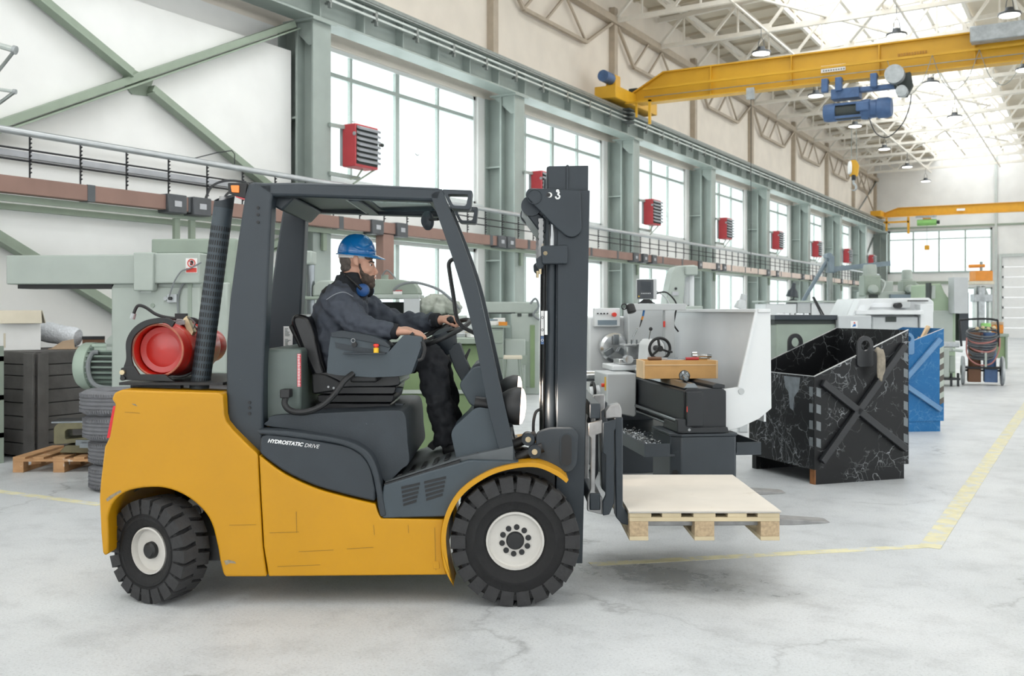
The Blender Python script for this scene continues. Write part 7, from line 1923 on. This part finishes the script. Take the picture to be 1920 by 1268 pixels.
C1.tube('wire', 'cable_grey', [C1.p(713, 516, 0.2), C1.p(722, 506, 0.2), C1.p(734, 516, 0.2), C1.p(742, 530, 0.2)], 0.010)
C1.box('worktable', 'machine_green', 764, 870, 592, 604, 0.9, 0.0, 0.01)
for i in range(3):
    small('blue_carton', 'little blue carton in the dark shelf, %s from the left' % ORD[i], 'carton', 738 + i * 8, 600, 13.45, 0.045, 0.07 + 0.015 * (i % 2), 0.08, 'hoist_blue', 'panel_blue_grey', i * 7, 'blue cartons in the shelf')
small('red_white_box', 'red and white box standing on the shelf top', 'box', 746, 552, 13.35, 0.12, 0.055, 0.12, 'sticker_white', 'sticker_red', 3)
ca = camthing('canvas_cover', 'grey canvas heap lying on the work table', 'canvas', lx(822, 13.45), 13.45, 0, z=lz(592, 13.2))
mat('canvas', '#9DA298', 0.9, var=0.2, scale=8, bump=0.5, bscale=14)
q = MB()
for dx, dy, r in ((-0.16, 0, 0.14), (0.05, 0.05, 0.17), (0.2, 0, 0.12), (0.0, -0.1, 0.1), (-0.05, 0.1, 0.18)): q.ball((dx, dy, r * 0.82), (r, r, r * 0.85))
melt(q.build('canvas_fold', 'canvas', ca), 0.02, 3, 0.05)
# pillar drill left of the driver
D1 = PB('pillar_drill', 'green pillar drill behind the far rear cab pillar', 'drill', 580, 12.0, 0)
D1.box('drill_head', 'machine_green', 562, 585, 470, 496, 0.3, 0, 0.02)
D1.cyl('pillar', 'way_steel', D1.p(578, 496, 0.15), (D1.x(578), 0.15, 0), 0.05)
D1.box('table', 'machine_green_mid', 560, 600, 556, 562, 0.4, 0.0, 0.01)
D1.poly('belt_cover', 'machine_green', [(584, 556), (585, 536), (596, 526), (618, 525), (622, 556)], 0.35, 0.05, 0.02)
D1.box('base', 'machine_green_mid', 562, 596, 640, None, 0.4, -0.02, 0.02)
W1 = PB('control_cabinet', 'narrow pale cabinet visible between the two rear cab pillars', 'cabinet', 508, 10.8, 0)
W1.box('cabinet_body', 'machine_green', 430, 514, 500, None, 0.3, 0, 0.015)
W1.box('cabinet_door', 'machine_green_mid', 498, 512, 506, 572, 0.02, -0.02, 0.006)
W1.box('cable_gland', 'dark_gap', 505, 509, 622, 632, 0.02, -0.02)
# machine and stool seen between front pillar and mast
K1 = PB('knee_mill', 'pale green machine seen between cab and mast', 'machine', 975, 17.6, 0)
K1.box('body', 'machine_green', 958, 1012, 588, None, 0.9, 0.1, 0.02)
K1.box('ram', 'machine_green', 896, 1012, 566, 588, 0.6, 0.2, 0.02)
K1.box('lower_cabinet', 'machine_green', 946, 985, 636, None, 0.6, -0.1, 0.02)
K1.box('ram_slot', 'dark_gap', 906, 966, 586, 589, 0.3, 0.18)
for px in (974, 995): K1.box('window', 'dark_gap', px - 4, px + 4, 588, 594, 0.02, 0.09)
K1.box('vent_grille', 'machine_green_mid', 978, 988, 666, 684, 0.02, -0.115)
K1.tube('hose', 'cable_grey', [K1.p(994, 570, 0.0), K1.p(1004, 560, 0.0), K1.p(1010, 575, 0.0), K1.p(1000, 590, 0.0), K1.p(1012, 600, 0.0)], 0.02)
K1.box('oily_panel', 'vivid_green', 994, 1003, 610, 728, 0.02, 0.085)
K1.box('door', 'machine_green_mid', 968, 992, 640, 726, 0.02, 0.07, 0.006)
B1 = PB('workbench', 'green workbench behind the front pillar with shelf', 'workbench', 925, 17.2, 0)
B1.box('bench_top', 'machine_green_mid', 893, 956, 611, 615, 0.6, 0, 0.005)
B1.box('drawer_unit', 'machine_green', 918, 944, 616, None, 0.5, 0.05, 0.01)
for i in range(4): B1.box('drawer', 'machine_green_mid', 920, 943, 619 + i * 28, 644 + i * 28, 0.02, 0.03, 0.004)
B1.box('leg', 'machine_green_mid', 895, 900, 616, None, 0.05, 0.02)
small('orange_tray', 'orange plastic tray on the green workbench', 'tray', 943, 611, 17.35, 0.15, 0.065, 0.2, 'nozzle_orange', 'nozzle_orange', 0)
small('white_carton', 'white carton beside the orange tray', 'carton', 925, 611, 17.4, 0.13, 0.11, 0.15, 'sticker_white', 'panel_blue_grey', 10)
small('paper_roll', 'white paper pack lying behind the orange tray', 'paper', 936, 611, 17.65, 0.2, 0.13, 0.12, 'sticker_white', 'sticker_white', 4)
S1 = PB('bar_stool', 'pale padded stool in front of the drawers', 'stool', 962, 16.9, 0)
S1.box('seat', 'cardboard_pale', 944, 979, 667, 673, 0.33, -0.16, 0.01)
for i, (a, b_) in enumerate(((947, 941), (976, 985), (950, 946), (972, 978))):
    S1.cyl('leg', 'machine_green_mid', S1.p(a, 672, -0.12 if i < 2 else 0.12), (S1.x(b_), -0.17 if i < 2 else 0.16, 0.0), 0.012, n=8)
MB().torus((0, 0, 0.3), (0, 0, 1), 0.17, 0.008, 20, 6).build('foot_ring', 'machine_green_mid', S1.root)
small('red_crate', 'red plastic crate standing left of the stool', 'crate', 929, 729, 16.9, 0.14, 0.14, 0.2, 'sticker_red', 'sticker_red')

# ================================================================ machines at the right
V1 = PB('milling_column', 'tall pale milling column standing behind the lathe guard', 'milling machine', 1280, 15.0, 0)
V1.poly('column', 'machine_green', [(1246, 720), (1252, 560), (1262, 512), (1270, 498), (1306, 496), (1310, 510), (1288, 520), (1284, 560), (1284, 720)], 0.6, 0.1, 0.02)
V1.box('head', 'machine_green', 1286, 1310, 498, 516, 0.5, 0.05, 0.02)
V1.box('slide', 'machine_grey', 1286, 1296, 516, 572, 0.2, 0.2)
V1.cyl('spindle', 'machine_white', V1.p(1301, 574, 0.25), V1.p(1301, 516, 0.25), 0.05)
V1.box('table', 'machine_green', 1270, 1318, 574, 584, 0.5, 0.0, 0.01)
V1.box('base', 'machine_green', 1262, 1322, 584, None, 0.7, 0.05, 0.02)
V1.cyl('badge', 'rubber_black', V1.p(1269, 541, 0.08), V1.p(1269, 541, 0.1), 0.02, 12)
V1.box('plate', 'heater_grey', 1262, 1274, 547, 554, 0.02, 0.085)
T2 = PB('lathe', 'long green lathe with dark steel top behind the black skip', 'lathe', 1510, 14.6, 3)
T2.box('bed_top', 'lathe_slate', 1452, 1572, 591, 600, 0.5, 0, 0.008)
T2.box('bed_body', 'machine_green_mid', 1456, 1570, 608, None, 0.45, 0.04, 0.02)
T2.box('bed_groove', 'dark_gap', 1454, 1571, 600, 608, 0.4, 0.06)
T2.box('end_cabinet', 'machine_grey', 1571, 1634, 592, None, 0.5, -0.05, 0.012)
sg = T2.box('instruction_sticker', 'sticker_white', 1594, 1607, 602, 615, 0.004, -0.055)
MB().prism([(T2.x(1597), T2.h(613)), (T2.x(1604), T2.h(612)), (T2.x(1603), T2.h(607)), (T2.x(1599), T2.h(609))], -0.058, -0.055).build('sticker_figure', 'nozzle_blue', sg)
MB().cyl((T2.x(1601), -0.058, T2.h(605.5)), (T2.x(1601), -0.055, T2.h(605.5)), 0.012, n=10).build('sticker_dot', 'signal_red', sg)
MB().torus((T2.x(1634) + 0.02, 0.1, T2.h(612)), (1, 0, 0), 0.07, 0.015, 18, 6).build('hand_wheel', 'rubber_black', T2.root)
rs = random.Random(11)
for i, px in enumerate((1462, 1474, 1486, 1498, 1510)):
    Y_ = 14.75
    t = camthing('cutting_tool', 'shiny cutting tool on the dark lathe top, %s from the left' % ORD[i], 'tool', lx(px, Y_), Y_, rs.uniform(-30, 30), 'cutting tools on the dark top', z=lz(590.6, 14.6))
    MB().box(-0.05, 0.05, -0.012, 0.012, 0, 0.022).build('shank', 'chrome', t, bevel=0.002, seg=1)
    MB().box(0.05, 0.075, -0.01, 0.01, 0.002, 0.026).build('tip', 'rubber_black', t)
N1 = PB('machining_centre', 'white enclosed turning machine behind the blue skip', 'machine', 1690, 18.5, 0)
N1.poly('enclosure', 'machine_white', [(1596, 592), (1612, 560), (1755, 558), (1764, 566), (1764, 585), (1752, 596), (1752, 720), (1600, 720)], 1.0, 0.3, 0.02)
N1.poly('sloped_cover', 'machine_white', [(1598, 592), (1612, 561), (1640, 561), (1622, 592)], 0.3, 0.0, 0.01)
N1.poly('side_window', 'panel_shine', [(1603, 588), (1613, 572), (1626, 572), (1620, 588)], 0.02, -0.02, 0.0, 0.03)
N1.box('sliding_door', 'panel_shine', 1640, 1684, 568, 577, 0.03, 0.27, 0.006)
N1.box('lower_sill', 'machine_white', 1604, 1730, 582, 590, 0.35, -0.04, 0.01)
N1.box('machine_foot', 'machine_grey', 1640, 1726, 594, None, 0.6, 0.1, 0.02)
N1.box('coolant_opening', 'dark_gap', 1664, 1684, 594, 604, 0.02, 0.085)
N1.cyl('spindle', 'rubber_black', N1.p(1691, 573, 0.1), N1.p(1691, 573, 0.3), 0.05)
N1.box('turret', 'machine_grey', 1694, 1712, 566, 578, 0.2, 0.12, 0.01)
N1.box('rail', 'rubber_black', 1712, 1750, 563, 565, 0.05, 0.22)
N1.box('headstock_cover', 'machine_white', 1728, 1752, 570, 720, 0.3, 0.05, 0.012)
N1.box('glass', 'lathe_slate', 1751, 1760, 572, 586, 0.02, 0.28)
PL = PB('planing_machine', 'grey green planing machine carrying two upright motors', 'machine', 1690, 24.0, 0)
PL.box('cross_rail', 'machine_green', 1630, 1750, 546, 562, 0.6, 0.3, 0.02)
PL.box('lower_rail', 'panel_blue_grey', 1676, 1720, 552, 560, 0.1, 0.2)
PL.box('bed', 'machine_green_mid', 1622, 1760, 562, None, 1.2, 0.3, 0.02)
for px, py0, w_ in ((1645, 494, 13), (1716, 504, 10)):
    x_ = PL.x(px); z1_ = PL.h(py0); zb_ = PL.h(556)
    MB().lathe([(0.02, 0), (w_ * 0.011, 0.01), (w_ * 0.0125, 0.08), (w_ * 0.0125, 0.24), (w_ * 0.014, 0.25), (w_ * 0.014, 0.3)], (x_, 0.5, z1_), (0, 0, -1), 18).build('motor', 'machine_green', PL.root)
    MB().box(x_ - w_ * 0.016, x_ + w_ * 0.016, 0.3, 0.7, zb_, z1_ - 0.28).build('gearbox', 'machine_green_mid', PL.root, bevel=0.03)
    MB().box(x_ + w_ * 0.016, x_ + w_ * 0.04, 0.35, 0.6, zb_ + 0.05, z1_ - 0.42).build('feed_box', 'machine_green', PL.root, bevel=0.02)
    MB().lathe([(0.02, 0), (0.09, 0.01), (0.11, 0.1), (0.11, 0.2)], (x_ - 0.02, 0.1, zb_ + 0.18), (0, 1, 0), 16).build('feed_motor', 'machine_green', PL.root)
    MB().tube(spl([(x_ + 0.14, 0.35, z1_ - 0.35), (x_ + 0.3, 0.3, z1_ - 0.45), (x_ + 0.22, 0.3, zb_ + 0.1)], 5), 0.02, 6).build('cable', 'rail_light', PL.root)
    MB().box(x_ - 0.1, x_ + 0.12, 0.28, 0.3, zb_ - 0.03, zb_ + 0.05).build('slide', 'dark_gap', PL.root)
E1 = PB('boring_machine', 'green machine body with curved shoulder beside the hose trolley', 'machine', 1770, 22.0, 0)
mat('pale_green', '#9DB096', 0.5, var=0.08, scale=2)
E1.poly('housing', 'pale_green', [(1744, 720), (1748, 533), (1772, 531), (1779, 548), (1786, 558), (1800, 560), (1800, 720)], 1.0, 0.2, 0.03)
E1.poly('housing_rib', 'machine_green', [(1750, 560), (1752, 535), (1758, 535), (1758, 560)], 0.1, 0.12, 0.0)
E1.box('stained_panel', 'machine_green', 1752, 1792, 582, 660, 0.05, 0.14, 0.01)
E1.box('switch_cabinet', 'machine_grey', 1785, 1812, 520, 588, 0.3, -0.1, 0.012)
E1.box('cabinet_side', 'lathe_slate', 1810, 1828, 548, 640, 0.4, 0.3)
E1.box('column', 'dark_gap', 1746, 1750, 530, 562, 0.2, 0.1)
R1 = PB('oil_tank', 'pale green tank unit on black feet beside the blue skip', 'tank', 1780, 19.6, 0)
R1.box('tank', 'machine_green', 1768, 1781, 652, 709, 0.4, 0, 0.03)
R1.box('tank', 'machine_green_mid', 1784, 1796, 668, 700, 0.3, 0.1, 0.02)
R1.box('pump', 'grey_galv', 1770, 1802, 642, 652, 0.3, 0.05, 0.02)
R1.box('base_frame', 'black_metal', 1766, 1800, 709, 713, 0.5, -0.02)
for px in (1767, 1783, 1796): R1.box('foot', 'black_metal', px, px + 3, 700 if px > 1770 else 712, None, 0.05, 0.0)
R1.cyl('pipe', 'machine_green', R1.p(1783, 656, -0.05), R1.p(1802, 658, -0.05), 0.03)
# hose trolley
H1 = PB('hose_trolley', 'welding trolley with coiled hoses and two big wheels', 'trolley', 1842, 20.0, -21)
for a, b_ in ((1806, 1800 + 10), (1877, 1868)):
    s_ = -1 if a < 1842 else 1
    c = ((H1.x(1842) + s_ * 0.36), 0.0, 0.29)
    MB().lathe([(0.10, -0.03), (0.2, -0.035), (0.27, -0.03), (0.29, -0.015), (0.29, 0.015), (0.27, 0.03), (0.2, 0.035), (0.10, 0.03)], c, (1, 0, 0), 28).build('wheel', 'grey_galv', H1.root)
    MB().lathe([(0.02, -0.05), (0.1, -0.04), (0.1, 0.04), (0.02, 0.05)], c, (1, 0, 0), 16).build('wheel_hub', 'dark_gap', H1.root)
MB().cyl((-0.36, 0, 0.29), (0.36, 0, 0.29), 0.02, n=8).build('axle', 'black_metal', H1.root)
H1.tube('handle_frame', 'black_metal', [H1.p(1806, 650, -0.02), H1.p(1803, 605, -0.02), H1.p(1808, 600, -0.02), H1.p(1842, 598, -0.02), H1.p(1864, 600, -0.02), H1.p(1868, 606, -0.02), H1.p(1870, 650, -0.02)], 0.022)
MB().box(-0.33, 0.33, -0.15, 0.2, 0.33, 0.37).build('platform', 'black_metal', H1.root)
MB().box(-0.27, -0.03, -0.1, 0.25, 0.06, 0.33).build('carrier_box', 'tool_brown', H1.root, bevel=0.01)
MB().box(0.03, 0.27, -0.1, 0.25, 0.06, 0.33).build('carrier_box', 'hoist_blue', H1.root, bevel=0.01)
MB().cyl((-0.14, 0.08, 0.37), (-0.14, 0.08, 1.05), 0.12, n=18).build('gas_bottle', 'tool_brown', H1.root)
MB().cyl((0.14, 0.08, 0.37), (0.14, 0.08, 1.05), 0.12, n=18).build('gas_bottle', 'hoist_blue', H1.root)
mat('hose_red', '#A8726C', 0.6); mat('hose_dark', '#55595D', 0.6, var=0.3, scale=9)
for i in range(12):
    rx_ = 0.285 + 0.02 * math.sin(i * 1.7) - 0.006 * i; zc = 1.06 - 0.042 * i
    pts = [(rx_ * math.cos(R(a)) + 0.012 * math.sin(i * 2.1), 0.06 + (0.24 + 0.012 * math.sin(i * 3)) * math.sin(R(a)), zc + 0.09 * math.sin(R(a)) + 0.012 * math.sin(i + R(a) * 2)) for a in range(0, 360, 20)]
    MB().tube(spl(pts, 2, True), 0.019, 6, True).build('hose_loop', 'hose_red' if i in (3, 7) else 'hose_dark', H1.root)
MB().tube(spl([(-0.30, -0.2, 0.95), (-0.29, -0.22, 0.6), (-0.1, -0.24, 0.42), (0.15, -0.24, 0.45), (0.28, -0.22, 0.7), (0.3, -0.2, 0.95)], 6), 0.014, 6).build('hose_loop', 'hose_red', H1.root)
MB().box(0.02, 0.06, -0.3, -0.28, 0.38, 0.66).build('strap', 'machine_green', H1.root)
for i in range(4): MB().ball((-0.1 + i * 0.1, -0.1, 1.13 + 0.02 * (i % 2)), 0.04, 10, 8).build('regulator', 'zinc', H1.root)
GC = PB('parts_cart', 'green wheeled parts cart standing behind the hose trolley', 'cart', 1875, 25.5, 0)
GC.box('cart_top', 'machine_green_mid', 1862, 1892, 626, 632, 0.7, 0, 0.01)
GC.box('cart_side', 'vivid_green', 1872, 1888, 632, 672, 0.6, 0.05)
for px in (1864, 1886): GC.box('leg', 'machine_green_mid', px, px + 4, 630, None, 0.06, 0.02)
small('wooden_carton', 'brown carton on top of the green parts cart', 'carton', 1870, 626, 25.75, 0.2, 0.3, 0.25, 'nozzle_orange', 'cardboard')
# machine with orange box near the end wall
OB = PB('orange_head_machine', 'tall machine with orange box near the roller door', 'machine', 1846, 34.0, 0)
OB.box('column', 'grey_galv', 1838, 1850, 538, None, 0.4, 0.1, 0.02)
OB.box('orange_box', 'nozzle_orange', 1830, 1862, 508, 527, 0.5, 0.0, 0.02)
OB.box('box_base', 'cardboard_pale', 1828, 1864, 527, 533, 0.55, -0.02)
OB.poly('fork_brace', 'rail_steel', [(1830, 560), (1838, 536), (1843, 536), (1836, 560)], 0.1, 0.2)
OB.poly('fork_brace', 'rail_steel', [(1862, 560), (1852, 536), (1848, 536), (1856, 560)], 0.1, 0.2)
OB.box('frame_side', 'rail_light', 1832, 1836, 560, None, 0.2, 0.15)
OB.box('frame_side', 'rail_light', 1858, 1862, 560, None, 0.2, 0.15)
OB.box('crosshead', 'grey_galv', 1829, 1864, 552, 566, 0.3, 0.1, 0.02)
OB.cyl('top_arm', 'nozzle_orange', OB.p(1822, 499, 0.2), OB.p(1851, 498, 0.2), 0.06)
OB.cyl('top_post', 'rail_steel', OB.p(1845, 508, 0.2), OB.p(1845, 490, 0.2), 0.05)
OB.box('green_cans', 'green_hoist', 1842, 1856, 606, 618, 0.3, -0.1, 0.03)
# blue jib crane
JB = PB('jib_crane', 'slim blue jib crane arm rising above the machines', 'crane', 1556, 25.0, 0)
JB.cyl('post', 'rail_steel', (0, 0, 0), JB.p(1556, 476, 0), 0.07)
JB.box('slewing_head', 'panel_blue_grey', 1551, 1562, 480, 512, 0.25, -0.12, 0.02)
MB().bar(JB.p(1560, 505), JB.p(1668, 494), 0.12, 0.12).build('jib_beam', 'panel_blue_grey', JB.root)
JB.poly('knee_plate', 'panel_blue_grey', [(1562, 500), (1590, 499), (1562, 513)], 0.06, -0.03)
MB().bar(JB.p(1552, 482, -0.05), JB.p(1502, 566, -0.05), 0.05, 0.05).build('folding_arm', 'panel_blue_grey', JB.root)
MB().bar(JB.p(1556, 486, 0.08), JB.p(1508, 566, 0.08), 0.05, 0.05).build('folding_arm', 'panel_blue_grey', JB.root)
JB.cyl('pivot', 'panel_blue_grey', JB.p(1552, 480, -0.15), JB.p(1552, 480, 0.15), 0.07)
# low white cabinets and desk lamps along the window wall
LC = PB('low_cabinets', 'row of pale low cabinets below the windows', 'cabinet', 1520, 21.0, 8)
LC.box('cabinet', 'machine_white', 1432, 1492, 570, None, 0.6, 0, 0.01)
LC.box('cabinet', 'machine_grey', 1494, 1520, 566, None, 0.6, 0, 0.01)
LC.box('cabinet', 'machine_white', 1522, 1590, 568, None, 0.6, 0, 0.01)
LC.box('worktop', 'machine_green', 1428, 1594, 564, 567, 0.7, -0.05)
def desk_lamp(px, py, Y, lab, m):
    t = camthing('desk_lamp', lab, 'lamp', lx(px, Y), Y, 0, z=lz(py, Y))
    MB().lathe([(0.09, 0), (0.09, 0.015), (0.02, 0.03)], (0, 0, 0), (0, 0, 1), 16).build('foot', m, t)
    MB().tube([(0, 0, 0.02), (0.05, 0, 0.16), (-0.02, 0, 0.3)], 0.012, 6).build('arm', m, t)
    MB().lathe([(0.13, -0.02), (0.10, 0.1), (0.05, 0.17), (0.04, 0.27), (0.02, 0.28)], (-0.02, 0, 0.1), (0.15, 0, 1), 16).build('shade', m, t)
desk_lamp(1487, 564, 21.05, 'dark desk lamp on the pale cabinets', 'lathe_slate')
LP = PB('machine_lamp', 'grey angled work lamp rising behind the splash guard', 'lamp', 1394, 12.2, 0)
LP.box('lamp_foot', 'machine_grey', 1386, 1402, 600, None, 0.12, 0, 0.01)
LP.cyl('lamp_arm', 'machine_grey', LP.p(1394, 600, 0.05), LP.p(1390, 572, 0.05), 0.015, 8)
MB().lathe([(0.08, -0.02), (0.065, 0.06), (0.04, 0.09), (0.04, 0.16), (0.02, 0.165)], LP.p(1390, 576, 0.05), (0.3, 0, 1), 16).build('lamp_shade', 'machine_grey', LP.root)
LA = PB('articulated_lamp', 'thin black articulated lamp arm above the second lathe', 'lamp', 1540, 15.3, 0)
LA.cyl('base', 'rubber_black', (0, 0, lz(640, 15.3)), (0, 0, lz(590, 15.3)), 0.03, 10)
MB().bar((0, -0.02, lz(592, 15.3)), LA.p(1523, 557, -0.02), 0.02, 0.02).build('arm', 'rubber_black', LA.root)
MB().bar((0.05, 0.03, lz(592, 15.3)), LA.p(1527, 557, 0.03), 0.02, 0.02).build('arm', 'rubber_black', LA.root)
LA.box('stand', 'machine_green_mid', 1536, 1546, 640, None, 0.1, -0.05)
